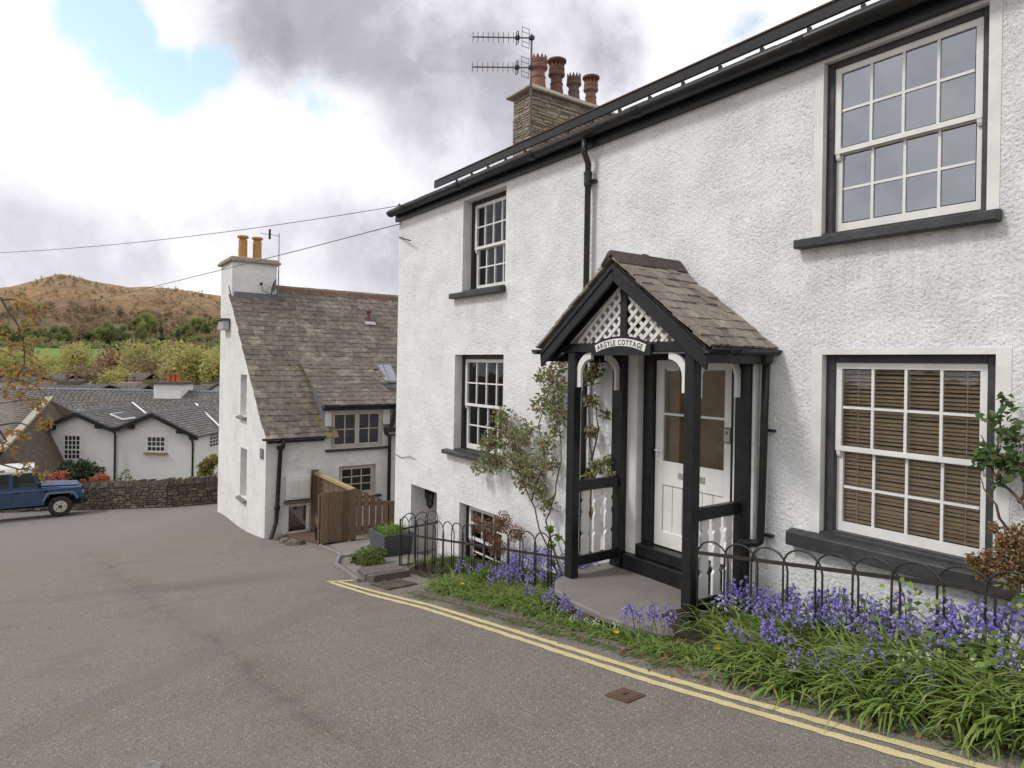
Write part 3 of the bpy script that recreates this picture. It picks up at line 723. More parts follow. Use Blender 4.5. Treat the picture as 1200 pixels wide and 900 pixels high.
# ---- sash windows
PANES = {}
def sash_window(key, frame=.055, cols=4, rows=2, yf=None, sill=(.17, .17, .06), glassm='window_glass', surround=0, room=None):
    a, b, c, d, dp = OPEN[key]; y = dp-.07 if yf is None else yf
    # black box frame behind the reveal
    mb = MB(); f = frame
    mb.box(a+.002, a+f, y, y+.09, c, d-.002); mb.box(b-f, b-.002, y, y+.09, c, d-.002); mb.box(a+f, b-f, y+.001, y+.088, d-f*.9, d-.002); mb.box(a+f, b-f, y+.001, y+.09, c, c+.035)
    win = OB('window', mb, M['sill_paint' if surround else 'black_paint'], cot, bevel=.004)
    x0, x1, z0, z1 = a+f, b-f, c+.035, d-f*.9
    zm = z0+(z1-z0)*.487; st = .048
    for up, (s0, s1, yy) in enumerate(((z0, zm+.02, y+.055), (zm-.012, z1, y+.018))):
        mb = MB(); t_ = .036
        bot = .075 if not up else .04; topr = .04 if not up else .05
        mb.box(x0, x0+st, yy, yy+t_, s0, s1); mb.box(x1-st, x1, yy, yy+t_, s0, s1)
        mb.box(x0+st, x1-st, yy+.001, yy+t_-.001, s0, s0+bot); mb.box(x0+st, x1-st, yy+.001, yy+t_-.001, s1-topr, s1)
        gx0, gx1, gz0, gz1 = x0+st, x1-st, s0+bot, s1-topr; g = .020
        for i in range(1, cols): xx = gx0+(gx1-gx0)*i/cols; mb.box(xx-g/2, xx+g/2, yy+.004, yy+t_-.006, gz0, gz1)
        for j in range(1, rows):
            zz = gz0+(gz1-gz0)*j/rows
            for i in range(cols): mb.box(gx0+(gx1-gx0)*i/cols+g/2, gx0+(gx1-gx0)*(i+1)/cols-g/2, yy+.005, yy+t_-.008, zz-g/2, zz+g/2)
        if up:
            for xx in (x0+.008, x1-st+.008): mb.prism([(xx, yy+.003, s0), (xx, yy+t_-.003, s0), (xx, yy+t_-.003, s0-.05), (xx, yy+.018, s0-.05), (xx, yy+.008, s0-.03)], (.032, 0, 0))
        OB('sash', mb, M['white_paint'], win)
        pw, ph = (gx1-gx0)/cols-g, (gz1-gz0)/rows-g
        pk = (round(pw, 3), round(ph, 3), glassm)
        if pk not in PANES:
            pm = MB().box(-pw/2, pw/2, -.002, .002, -ph/2, ph/2); po = mesh_obj('pane', pm.v, pm.f, M[glassm]); COL.objects.unlink(po); PANES[pk] = po
        for i in range(cols):
            for j in range(rows):
                inst(PANES[pk], (gx0+(gx1-gx0)*(i+.5)/cols, yy+.018, gz0+(gz1-gz0)*(j+.5)/rows), (rnd.uniform(-.012, .012), 0, rnd.uniform(-.012, .012)), (1, 1, 1), win, 'pane')
    sl_, sr_, sh_ = sill
    mb = MB(); yo = -.10
    mb.prism([(a-sl_, yo, c-sh_), (a-sl_, -.003, c-sh_), (a-sl_, -.003, c+.004), (a-sl_, yo, c-.012)], (b-a+sl_+sr_, 0, 0))
    s_ = OB('sill', mb, M['sill_paint'], win, bevel=.008)
    OB('inner_sill', MB().box(a+.004, b-.004, -.003, y+.05, c+.002, c+.022), M['sill_paint'], win)
    if surround:
        s2 = surround; mb = MB()
        mb.box(a-s2, a+.004, -.006, .05, c+.005, d+s2*.5); mb.box(b-.004, b+s2, -.006, .05, c+.005, d+s2*.5); mb.box(a+.004, b-.004, -.0055, .05, d-.004, d+s2*.5)
        OB('surround', mb, M['smooth_render'], win)
    return win, (x0, x1, z0, z1, y)
W1, g1 = sash_window('right_upper', .06, 4, 2, .06, (.19, .09, .085), 'sky_glass', .07)
W2, g2 = sash_window('right_lower', .075, 4, 2, .07, (.24, .14, .13), 'window_glass', .085)
W3, g3 = sash_window('left_upper', .075, 4, 2, .15, (.25, .03, .09))
W4, g4 = sash_window('left_lower', .075, 4, 2, .13, (.22, .02, .07))
W5, g5 = sash_window('base_window', .06, 3, 2, .12, (.05, .05, .06))
W1['label'] = 'upper sash window reflecting the sky'; W2['label'] = 'ground floor sash window with wooden blind'
# venetian blind behind the lower right window
bl = thing('venetian_blind', 'wooden slatted blind behind the large ground floor sash window', 'blind', ((g2[0]+g2[1])/2, g2[4]+.17, g2[2]))
bs = None; z = g2[2]+.02; i = 0
yb = g2[4]+.115
while z < g2[3]:
    if bs is None: bs = OB('slat', MB().box(g2[0]-.01, g2[1]+.01, yb-.018, yb+.018, g2[2]-.0015, g2[2]+.0015), M['blind_slat'], bl); bs.rotation_euler = (R(27), 0, 0); bs.location = (0, 0, .02)
    else:
        o = bs.copy(); COL.objects.link(o); o.location = (0, 0, z-g2[2]); o.rotation_euler = (R(27+rnd.uniform(-4, 4)), 0, rnd.uniform(-.003, .003))
    z += .031; i += 1
for fx in (.14, .5, .86):
    xx = g2[0]+(g2[1]-g2[0])*fx; OB('ladder_cord', MB().box(xx-.003, xx+.003, yb-.026, yb-.022, g2[2], g2[3]), M['cream_paint'], bl)
OB('head_rail', MB().box(g2[0]-.01, g2[1]+.01, yb-.02, yb+.03, g2[3]-.005, g2[3]+.03), M['blind_slat'], bl)
# curtains
def curtain(x0, x1, z0, z1, y, mat, label):
    mb = MB(); n = 26
    for i in range(n+1):
        k = i/n; yy = y+.025*math.sin(k*math.pi*2*5.5)+.012*math.sin(k*17)
        mb.v += [(x0+(x1-x0)*k, yy, z0), (x0+(x1-x0)*k, yy, z1)]
    for i in range(n): mb.f.append((2*i, 2*i+2, 2*i+3, 2*i+1))
    return tag(OB('curtain', mb, M[mat], None, True), label, 'curtain')
paint('curtain_blue', (.42, .45, .52), .9, .15); paint('curtain_grey', (.13, .14, .13), .9, .2); paint('curtain_rust', (.30, .12, .07), .9, .2); paint('blind_pale', (.50, .50, .52), .9, .1)
curtain(g3[0]+.22, g3[1]+.1, g3[2], g3[3], g3[4]+.30, 'curtain_blue', 'pale blue curtain behind the small upper sash window')
curtain(g4[0]+.02, g4[1]+.1, g4[2], g4[3], g4[4]+.35, 'curtain_grey', 'dark green curtain behind the sash window below the eaves window')
curtain(g5[0]+.05, g5[1]+.05, g5[2], g5[3], g5[4]+.2, 'curtain_rust', 'rust coloured curtain behind the basement sash window')

# ---- front door
a, b, c, d, _ = OPEN['front_door']
yd = .12
fr = OB('door_frame', MB().box(a+.005, -4.765, yd-.06, yd+.04, -.40, 1.755).box(-3.785, b-.005, yd-.06, yd+.04, -.40, 1.755).box(-4.765, -3.785, yd-.059, yd+.039, 1.70, 1.755), M['black_paint'], cot, bevel=.004)
mb = MB(); x0, x1 = -4.76, -3.79; z0, z1 = -.27, 1.695
mb.box(x0, x0+.105, yd-.01, yd+.035, z0, z1); mb.box(x1-.105, x1, yd-.01, yd+.035, z0, z1)
mb.box(x0+.105, x1-.105, yd-.009, yd+.034, z1-.09, z1); mb.box(x0+.105, x1-.105, yd-.009, yd+.034, .38, .63); mb.box(x0+.105, x1-.105, yd-.009, yd+.034, z0, z0+.16)
mb.box(x0+.105, x1-.105, yd-.004, yd+.02, 1.115, 1.14)
door = OB('door', mb, M['white_paint'], cot, bevel=.004)
n = 6; wv = (x1-x0-.21)/n
for i in range(n): OB('board', MB().box(x0+.105+i*wv+.003, x0+.105+(i+1)*wv-.003, yd+.006, yd+.024, z0+.155, .385), M['white_paint'], door, bevel=.003)
for zz0, zz1 in ((.63, 1.115), (1.14, 1.605)): OB('pane', MB().box(x0+.105, x1-.105, yd+.008, yd+.012, zz0, zz1), M['door_glass'], door)
paint('brass', (.35, .34, .31), .35, .1)
OB('handle', MB().box(x0+.02, x0+.055, yd-.018, yd-.010, .60, .80).tube([(x0+.038, yd-.012, .74), (x0+.038, yd-.055, .74), (x0+.14, yd-.06, .74)], .009, 8), M['white_paint'], door)
OB('letterbox', MB().box(-4.44, -4.11, yd-.018, yd-.009, .475, .535).box(-4.40, -4.15, yd-.024, yd-.018, .487, .523), M['brass'], door)
OB('blind', MB().box(x0+.1, x1-.1, yd+.10, yd+.11, .5, 1.7), (lambda: (paint('door_blind', (.33, .235, .165), .9, .3, dscale=2), M['door_blind'])[1])(), door)
OB('threshold', MB().box(a+.003, b-.003, -.03, yd+.05, -.40, -.28), M['black_paint'], cot, bevel=.008)
OB('door_step', MB().box(-5.03, b+.06, -.09, .05, -.60, -.405), M['black_paint'], cot, bevel=.008)
OB('pilaster', MB().box(-5.06, a-.004, -.022, .05, -.40, 1.80), M['smooth_render'], cot); OB('pilaster', MB().box(b+.004, b+.14, -.022, .05, -.4, 1.8), M['smooth_render'], cot)
ks = thing('key_safe', 'small grey key safe on the white post beside the door', 'key safe', (-3.80, -.01, .90))
OB('body', MB().box(-3.875, -3.79, yd-.045, yd-.009, .905, 1.055), M['plate_grey'], ks, bevel=.008)
OB('cover', MB().box(-3.868, -3.797, yd-.056, yd-.045, .915, 1.04), M['key_safe'], ks, bevel=.006)
OB('keypad', MB().box(-3.85, -3.815, yd-.058, yd-.0555, .99, 1.02), M['plate_grey'], ks)
# basement doorway lantern on its side wall, door at the back
OB('basement_door', MB().box(-10.21, -9.31, .93, .98, -1.98, -.5), M['cream_paint'], cot)
la = thing('wall_lantern', 'black wall lantern in the basement doorway', 'lantern', (-10.2, .62, -.75))
p = oX(504, 581, -10.10); ly, lz = p.y, p.z-.06
OB('bracket', MB().box(-10.222, -10.21, ly-.04, ly+.04, lz+.02, lz+.17).tube([(-10.21, ly, lz+.14), (-10.15, ly, lz+.2), (-10.10, ly, lz+.14)], .008, 6), M['black_paint'], la)
OB('cap', MB().lathe((-10.10, ly, lz+.1), [(.085, 0), (.07, .02), (.03, .05), (.008, .07)], 6), M['black_paint'], la)
OB('glass', MB().lathe((-10.10, ly, lz-.12), [(.045, 0), (.07, .215)], 6), M['car_glass'], la)
mb = MB()
for k in range(6): q = math.pi/3*k; mb.tube([(-10.1+.048*math.cos(q), ly+.048*math.sin(q), lz-.12), (-10.1+.075*math.cos(q), ly+.075*math.sin(q), lz+.1)], .006, 4)
OB('cage', mb, M['black_paint'], la); OB('finial', MB().lathe((-10.1, ly, lz-.17), [(.004, 0), (.02, .02), (.05, .05)], 6), M['black_paint'], la)
OB('wall_cable', MB().tube([oY(463, 532, -.02), oY(470, 536, -.02), oY(480, 535, -.02), oY(486, 538, -.02)], .006, 5), M['plate_grey'], cot)
OB('iron_hook', MB().tube([oY(468, 278, .0), oY(481, 282, -.12)], .012, 6), M['iron'], cot)
# ---- chimney stack of rubble stone with four pots
ch = OB('chimney', MB().box(-9.36, -8.84, 1.44, 3.26, 4.9, 6.30), M['mortar'], cot)
def stonewall_face(par, fn, L_, H_, hmin, hmax, lmin, lmax, depth, mat, name='stone', limit=400, skew=0):
    """courses of rough stones on a face: fn(s, h, out) gives the point"""
    z = 0; n = 0; objs = []
    while z < H_-.01:
        h = min(rnd.uniform(hmin, hmax), H_-z); s = rnd.uniform(-lmax*.5, 0)
        while s < L_:
            l = rnd.uniform(lmin, lmax); a_, b_ = max(0, s), min(L_, s+l)
            if b_-a_ > .02:
                o = rnd.uniform(.4, 1.0)*depth; g = .004; t1, t2 = rnd.uniform(-.45, .45)*h, rnd.uniform(-.25, .25)*h
                c0 = [fn(a_+g, z+g+t1*.5, -.02), fn(b_-g, z+g+t2*.5, -.02), fn(b_-g, z+h-g+t2*.5, -.02), fn(a_+g, z+h-g+t1*.5, -.02)]
                e_ = min(.02, h*.2)
                c1 = [fn(a_+g+e_, z+g+e_*.6+t1*.5, o*rnd.uniform(.7, 1)), fn(b_-g-e_, z+g+e_*.6+t2*.5, o*rnd.uniform(.7, 1)), fn(b_-g-e_, z+h-g-e_*.6+t2*.5, o*rnd.uniform(.7, 1.)), fn(a_+g+e_, z+h-g-e_*.6+t1*.5, o*rnd.uniform(.7, 1))]
                objs.append((c0+c1, [(4, 5, 6, 7), (0, 1, 5, 4), (1, 2, 6, 5), (2, 3, 7, 6), (3, 0, 4, 7)]))
            s += l
        z += h
    return objs
for st in stonewall_face(ch, lambda s, h, o: (-9.36+s, 1.44-o, 4.95+h), .52, 1.35, .03, .075, .09, .30, .03, None): OB('stone', MB().add(*st), M['stone_brown'], ch)
for st in stonewall_face(ch, lambda s, h, o: (-8.84+o, 1.44+s, 4.95+h), 1.82, 1.35, .03, .075, .10, .36, .03, None): OB('stone', MB().add(*st), M['stone_brown'], ch)
cap = MB(); cap.add([(-9.45, 1.32, 6.29), (-8.75, 1.32, 6.29), (-8.75, 3.38, 6.29), (-9.45, 3.38, 6.29), (-9.45, 1.32, 6.325), (-8.75, 1.32, 6.325), (-8.75, 3.38, 6.325), (-9.45, 3.38, 6.325), (-9.25, 1.5, 6.47), (-8.95, 1.5, 6.47), (-8.95, 3.2, 6.47), (-9.25, 3.2, 6.47)],
    [(3, 2, 1, 0), (0, 1, 5, 4), (1, 2, 6, 5), (2, 3, 7, 6), (3, 0, 4, 7), (4, 5, 9, 8), (5, 6, 10, 9), (6, 7, 11, 10), (7, 4, 8, 11), (8, 9, 10, 11)])
OB('chimney_cap', cap, M['mortar_cap'], ch, bevel=.012)
def crown_pot(y, mat, cowl, h, r=.125):
    base = Vector((-9.1, y, 6.42)); mb = MB()
    pr = [(r*1.05, 0), (r*.92, .10), (r*.78, .24*h/.55), (r*.76, .33*h/.55), (r*.80, .345*h/.55), (r*1.10, .38*h/.55), (r*1.12, .42*h/.55), (r*1.0, .43*h/.55), (r*1.0, .49*h/.55), (r*1.06, .50*h/.55), (r*1.04, .515*h/.55), (r*.90, .515*h/.55)]
    mb.lathe(base, pr, 16)
    n = 12; zt = .515*h/.55
    for k in range(n):           # saw-tooth crown
        q0, q1 = 2*math.pi*k/n, 2*math.pi*(k+1)/n; qm = (q0+q1)/2
        P = [base+Vector((math.cos(q)*r*f, math.sin(q)*r*f, z)) for q, f, z in ((q0, 1.0, zt-.005), (q1, 1.0, zt-.005), (qm, 1.06, zt+.075))]
        I = [base+Vector((math.cos(q)*r*f, math.sin(q)*r*f, z)) for q, f, z in ((q0, .88, zt-.005), (q1, .88, zt-.005), (qm, .95, zt+.075))]
        mb.add(P+I, [(0, 1, 2), (5, 4, 3), (0, 2, 5, 3), (1, 4, 5, 2)])
    pot = OB('chimney_pot', mb, M[mat], cot)
    for zz in (.225, .455): OB('band', MB().lathe(base+Vector((0, 0, zz*h/.55)), [(r*(.76 if zz < .3 else .98), 0), (r*(.88 if zz < .3 else 1.06), .008), (r*(.88 if zz < .3 else 1.06), .02), (r*(.76 if zz < .3 else .98), .028)], 16), M[mat], pot)
    if cowl:
        OB('cowl', MB().lathe(base+Vector((0, 0, zt+.05)), [(.05, 0), (r*.9, .03), (r*1.28, .055), (r*1.30, .085), (r*1.22, .092), (r*.9, .088)], 18), M['dark_terracotta' if mat != 'terracotta2' else mat], pot)
crown_pot(1.78, 'terracotta', False, .60, .145); crown_pot(2.19, 'dark_terracotta', True, .58, .135); crown_pot(2.60, 'grey_terracotta', False, .50, .125); crown_pot(3.02, 'terracotta', True, .50, .125)
# ---- twin television aerial
ae = thing('tv_aerial', 'pair of rusty yagi aerials on a mast at the stone chimney', 'aerial', (-8.76, 1.36, 5.5))
mx_, my_ = -8.76, 1.36
OB('mast', MB().tube([(mx_, my_, 5.5), (mx_, my_, 7.18)], .017, 8), M['aerial_metal'], ae)
for zt_, dr in ((7.12, 0), (6.62, .02)):
    hd = Vector((mx_, my_, zt_)); tip = hd-cR*.98-cF*.12+Vector((0, 0, -.06))
    dv = (tip-hd); Ln = dv.length; dv.normalize()
    OB('boom', MB().bar(hd-dv*.05, tip, .018, .018), M['aerial_metal'], ae)
    mb = MB()
    for k in range(10):
        q = hd+dv*(.22+(Ln-.22)*k/9); e_ = .085; mb.tube([q-Vector((0, 0, e_)), q+Vector((0, 0, e_))], .006, 5)
    OB('element', mb, M['aerial_metal'], ae)
    q = hd+dv*.14; mb = MB()
    for dz in (-.16, -.08, .08, .16): mb.tube([q+Vector((.03, -.05, dz)), q+Vector((.03, .10, dz))], .005, 5)
    for dy in (-.05, .10): mb.tube([q+Vector((.03, dy, -.17)), q+Vector((.03, dy, .17))], .005, 5)
    OB('reflector', mb, M['aerial_metal'], ae)
    q = hd+dv*.24; OB('dipole', MB().tube([q+Vector((0, 0, -.11)), q+Vector((-.03, 0, -.11)), q+Vector((-.03, 0, .11)), q+Vector((.02, 0, .11)), q+Vector((.02, 0, -.11))], .008, 5).box(q.x-.03, q.x+.03, q.y-.03, q.y+.03, q.z-.03, q.z+.03), M['plastic_black'], ae)
    OB('clamp', MB().box(mx_-.035, mx_+.035, my_-.035, my_+.035, zt_-.03, zt_+.03), M['plastic_black'], ae)
OB('stay', MB().bar((mx_, my_, 5.75), (mx_-.1, my_+.16, 5.75), .03, .03), M['aerial_metal'], ae)
# ================================================================ PORCH
SLZ = -.57
po = thing('porch', 'black timber gabled porch with slate roof, white lattice and turned slats', 'porch', (-4.39, -.4, SLZ))
# stone slab under it (its own thing)
sp = [(-5.28, .0), (-5.28, -.55), (-5.14, -.93), (-4.92, -1.12), (-4.55, -1.19), (-4.15, -1.19), (-3.75, -1.10), (-3.42, -.98), (-3.38, .0)]
mb = MB(); mb.prism([(x, y, SLZ-.07) for x, y in sp], (0, 0, .07))
slab = thing('porch_slab', 'grey stone slab forming the porch floor above the bluebells', 'slab', (-4.3, -.6, gz(-4.3)))
OB('flagstone', mb, M['flag_stone'], slab, bevel=.015)
mb = MB(); n_ = len(sp)
ins = [(x+(-4.33-x)*.05, y+(-.5-y)*.06 if y < -.2 else y) for x, y in sp]
mb.prism([(x, y, -1.35) for x, y in ins], (0, 0, 1.35+SLZ-.072)); OB('plinth', mb, M['stone_dark'], slab)
BK, WHT = M['black_paint'], M['white_paint']
def pb(name, x0, x1, y0, y1, z0, z1, mat=BK, par=po, bev=.006): return OB(name, MB().box(x0, x1, y0, y1, z0, z1), mat, par, bevel=bev)
LX0, LX1, RX0, RX1 = -5.155, -5.045, -3.635, -3.53
pb('post', LX0, LX1, -.80, -.70, SLZ, 1.752); pb('post', RX0, RX1, -.80, -.70, SLZ+.0, 1.752)
pb('post', -5.20, -5.04, -.115, -.025, SLZ, 1.76); pb('post', -3.62, -3.47, -.115, -.025, SLZ, 1.76)
pb('post', -3.47, -3.44, -.08, -.024, SLZ, 1.76, WHT)
pb('front_beam', -5.32, -3.42, -.79, -.71, 1.755, 1.845)
for x in (-5.10, -3.58): pb('side_beam', x-.04, x+.04, -.708, -.03, 1.74, 1.835)
for x in (-5.10, -3.58):
    pb('hand_rail', x-.035, x+.035, -.698, -.117, .315, .42); pb('bottom_rail', x-.035, x+.035, -.698, -.117, -.46, -.36)
    for i in range(3):       # flat turned-profile slats
        yc = -.57+i*.165; prof = [(-.36, .05), (-.18, .05), (-.15, .028), (-.11, .05), (.02, .05), (.07, .034), (.12, .05), (.17, .05), (.20, .03), (.235, .05), (.318, .05)]
        poly = [(x-.012, yc+h_, z_) for z_, h_ in prof]+[(x-.012, yc-h_, z_) for z_, h_ in prof[::-1]]
        OB('baluster', MB().prism(poly, (.024, 0, 0)), WHT, po)
def bracket(c, a0, a1, ax, vec, r0=.15, r1=.215): return OB('curved_bracket', MB().arch(c, r0, r1, a0, a1, 10, ax, (0, 0, 1), vec), WHT, po)
PI = math.pi
bracket((LX1+.205, -.765, 1.54), PI/2, PI, (1, 0, 0), (0, .03, 0)); bracket((RX0-.205, -.765, 1.54), 0, PI/2, (1, 0, 0), (0, .03, 0))
pb('bracket_foot', LX1-.008, LX1+.055, -.7655, -.7345, 1.40, 1.542, WHT, po, .002); pb('bracket_foot', RX0-.055, RX0+.008, -.7655, -.7345, 1.40, 1.542, WHT, po, .002)
for x in (-5.10, -3.58):
    bracket((x-.015, -.70+.20, 1.53), PI/2, PI, (0, 1, 0), (.03, 0, 0)); bracket((x-.015, -.117-.20, 1.53), 0, PI/2, (0, 1, 0), (.03, 0, 0))
    pb('bracket_foot', x-.0155, x+.0155, -.708, -.647, 1.36, 1.532, WHT, po, .002); pb('bracket_foot', x-.0155, x+.0155, -.168, -.108, 1.36, 1.532, WHT, po, .002)
# roof
RXM, RZT, EX, EZ_ = -4.395, 2.625, 1.085, 1.80        # ridge x, ridge z, half width, eave z
sl_len = math.hypot(EX, RZT-EZ_); ang = math.atan2(RZT-EZ_, EX)
for sgn in (-1, 1):
    a = Vector((RXM, 0, RZT-.03)); b = Vector((RXM+sgn*EX*.97, 0, EZ_-.005))
    P = [(a.x, -.90, a.z), (b.x, -.90, b.z), (b.x, -.005, b.z), (a.x, -.005, a.z)]
    OB('sarking', MB().prism(P, (0, 0, -.025)), M['dark_mortar'], po)
    # bargeboard, with a thinner moulding proud of it
    dn = Vector((sgn*math.cos(ang), 0, -math.sin(ang))); nr = Vector((sgn*math.sin(ang), 0, math.cos(ang)))
    t0 = Vector((RXM, -.915, RZT-.045)); t1 = t0+dn*(sl_len*1.0)
    OB('bargeboard', MB().prism([t0, t1, t1-nr*.03-Vector((0, 0, .13)), t0-Vector((0, 0, .165))], (0, .03, 0)), BK, po, bevel=.004)
    u0 = t0+Vector((0, -.012, 0)); u1 = t1+Vector((0, -.012, 0))
    OB('bargeboard_moulding', MB().prism([u0, u1, u1-nr*.04, u0-Vector((0, 0, .05))], (0, .0115, 0)), BK, po)
    for yy in (-.76, -.06):
        r0_ = Vector((RXM, yy, RZT-.07)); OB('rafter', MB().prism([r0_, r0_+dn*(sl_len*.93), r0_+dn*(sl_len*.93)-Vector((0, 0, .10)), r0_-Vector((0, 0, .11))], (0, .05, 0)), BK, po)
    q0 = Vector((RXM+sgn*.06, -.70, RZT-.185)); q1 = q0+dn*(sl_len*.80)
    OB('soffit_board', MB().prism([q0, q1, q1+Vector((0, .60, 0)), q0+Vector((0, .60, 0))], (0, 0, .012)), M['smooth_render'], po)
    OB('verge_trim', MB().prism([q0+Vector((0, -.045, .0)), q1+Vector((0, -.045, 0)), q1+Vector((0, -.045, -.045)), q0+Vector((0, -.045, -.045))], (0, .018, 0)), WHT, po)
def slope_matrix(sgn, dist, y, lift, jr=0):
    up = Vector((-sgn*math.cos(ang), 0, math.sin(ang))); nr = Vector((sgn*math.sin(ang), 0, math.cos(ang))); xx = up.cross(nr)
    p = Vector((RXM, y, RZT))-up*dist+nr*lift
    m_ = Matrix(((xx.x, up.x, nr.x, p.x), (xx.y, up.y, nr.y, p.y), (xx.z, up.z, nr.z, p.z), (0, 0, 0, 1)))
    return m_ @ Matrix.Rotation(jr, 4, 'Z') @ Matrix.Rotation(-.055, 4, 'X')
def rough_slate(w_, h_, t_, mat):
    mb = MB(); n = 5
    bot = [(-w_/2+w_*i/n, rnd.uniform(-.007, .007)) for i in range(n+1)]
    P = bot+[(w_/2+rnd.uniform(-.003, .003), h_), (-w_/2+rnd.uniform(-.003, .003), h_)]
    mb.prism([(x, y, 0) for x, y in P], (0, 0, t_)); o = mesh_obj('slate', mb.v, mb.f, M[mat])
    bm = bmesh.new(); bm.from_mesh(o.data); bmesh.ops.recalc_face_normals(bm, faces=bm.faces); bm.to_mesh(o.data); bm.free()
    COL.objects.unlink(o); return o
pw = [(.10, [rough_slate(.10, .20, .020, 'porch_slate') for _ in range(3)]), (.135, [rough_slate(.135, .20, .022, 'porch_slate') for _ in range(3)]), (.17, [rough_slate(.17, .20, .018, 'porch_slate') for _ in range(3)])]
off = Vector(WORLD['porch'])
for sgn in (-1, 1):
    for r_ in range(10):
        dist = sl_len+.035-r_*.132; y = -.945+rnd.uniform(-.01, .01)
        while y < -.02:
            w_, lst = pw[rnd.choice((0, 1, 1, 2, 2))]
            if y+w_ > .0: w_, lst = pw[0]
            if y+w_ > .02: break
            m_ = slope_matrix(sgn, dist, y+w_/2, .010+rnd.uniform(0, .012), rnd.uniform(-.035, .035))
            c = rnd.choice(lst).copy(); COL.objects.link(c); c.name = 'slate'; c.parent = po; m_.translation = m_.translation-off; c.matrix_local = m_
            y += w_+.004
def ridge_tile(y0, y1, z, r, mat, par, x=RXM):
    mb = MB()
    for k, (rr, zz) in enumerate(((r, 0), (r-.02, -.022))): pass
    A = [(x-.135, z-.10), (x-.115, z-.105), (x-.0, z-.012), (x+.115, z-.105), (x+.135, z-.10), (x+.035, z+.022), (x, z+.034), (x-.035, z+.022)]
    mb.prism([(a_, y0, b_) for a_, b_ in A], (0, y1-y0, 0)); return OB('ridge_tile', mb, M[mat], par, bevel=.005)
ridge_tile(-.955, -.50, RZT+.045, .12, 'ridge_tile', po); ridge_tile(-.49, -.005, RZT+.045, .12, 'ridge_tile', po)
A = [(RXM-.14, RZT-.055), (RXM+.14, RZT-.055), (RXM+.04, RZT+.075), (RXM, RZT+.09), (RXM-.04, RZT+.075)]
OB('ridge_collar', MB().prism([(a_, -.52, b_) for a_, b_ in A], (0, .045, 0)), M['ridge_tile'], po)
# lattice in the gable, clipped to the two triangles either side of the king post
pb('king_post', -4.435, -4.35, -.775, -.715, 1.847, 2.45)
def clip_tri(p, d, tri):
    ts = []
    for i in range(3):
        a, b = tri[i], tri[(i+1) % 3]; e = (b[0]-a[0], b[1]-a[1]); den = d[0]*e[1]-d[1]*e[0]
        if abs(den) < 1e-9: continue
        t = ((a[0]-p[0])*e[1]-(a[1]-p[1])*e[0])/den; s = ((a[0]-p[0])*d[1]-(a[1]-p[1])*d[0])/den
        if -1e-6 <= s <= 1+1e-6: ts.append(t)
    return (min(ts), max(ts)) if len(ts) >= 2 and max(ts)-min(ts) > .02 else None
for sgn in (-1, 1):
    tri = [(RXM+sgn*.045, 1.85), (RXM+sgn*.045, 2.40), (RXM+sgn*.045+sgn*.64, 1.85)]
    for dsg, yy in ((1, -.752), (-1, -.744)):
        d = (math.cos(R(42)), dsg*math.sin(R(42)))
        nrm = (-d[1], d[0])
        for k in range(-16, 17):
            p = (RXM+sgn*.3+nrm[0]*k*.084, 2.05+nrm[1]*k*.084); c = clip_tri(p, d, tri)
            if c: OB('lattice_strip', MB().bar((p[0]+d[0]*c[0], yy, p[1]+d[1]*c[0]), (p[0]+d[0]*c[1], yy, p[1]+d[1]*c[1]), .007, .034, (nrm[0], 0, nrm[1])), WHT, po)
# porch gutters and downpipe
def gutter_y(x, y0, y1, z, r):
    mb = MB(); n = 8
    for y in (y0, y1):
        for k in range(n+1): q = PI*k/n; mb.v.append((x-r*math.cos(q), y, z-r*math.sin(q)))
        for k in range(n, -1, -1): q = PI*k/n; mb.v.append((x-(r-.006)*math.cos(q), y, z-(r-.006)*math.sin(q)))
    m_ = 2*(n+1)
    for k in range(m_): mb.f.append((k, (k+1) % m_, (k+1) % m_+m_, k+m_))
    mb.f.append(tuple(range(m_))); mb.f.append(tuple(range(m_, 2*m_))); return mb
GB = M['gutter_black']
pg = OB('gutter', gutter_y(-3.275, -.96, -.005, 1.785, .05), GB, po, True)
for y in (-.72, -.58): OB('gutter_bracket', gutter_y(-3.275, y-.012, y+.012, 1.787, .057), GB, pg)
OB('fascia_board', MB().box(-3.40, -3.335, -.88, -.01, 1.66, 1.765), BK, po, bevel=.004)
OB('gutter', gutter_y(-5.52, -.96, -.005, 1.785, .05), GB, po, True); OB('fascia_board', MB().box(-5.46, -5.39, -.88, -.01, 1.66, 1.765), BK, po, bevel=.004)
OB('gutter_outlet', MB().lathe((-3.33, -.075, 1.66), [(.036, 0), (.05, .02), (.05, .12)], 12), GB, pg)
pd = OB('downpipe', MB().tube([(-3.335, -.075, 1.68), (-3.345, -.075, 1.2), (-3.36, -.075, .15), (-3.365, -.075, .10), (-3.40, -.09, .08), (-3.46, -.15, .08), (-3.49, -.16, .05), (-3.49, -.16, -.1), (-3.49, -.16, -.66)], .033, 12), GB, po, True)
OB('pipe_elbow', MB().tube([(-3.44, -.13, .08), (-3.475, -.155, .08), (-3.49, -.16, .055)], .042, 12), GB, pd)
for z in (1.08, .16): OB('pipe_clip', MB().box(-3.345, -3.275, -.05, -.004, z-.012, z+.012), GB, pd)
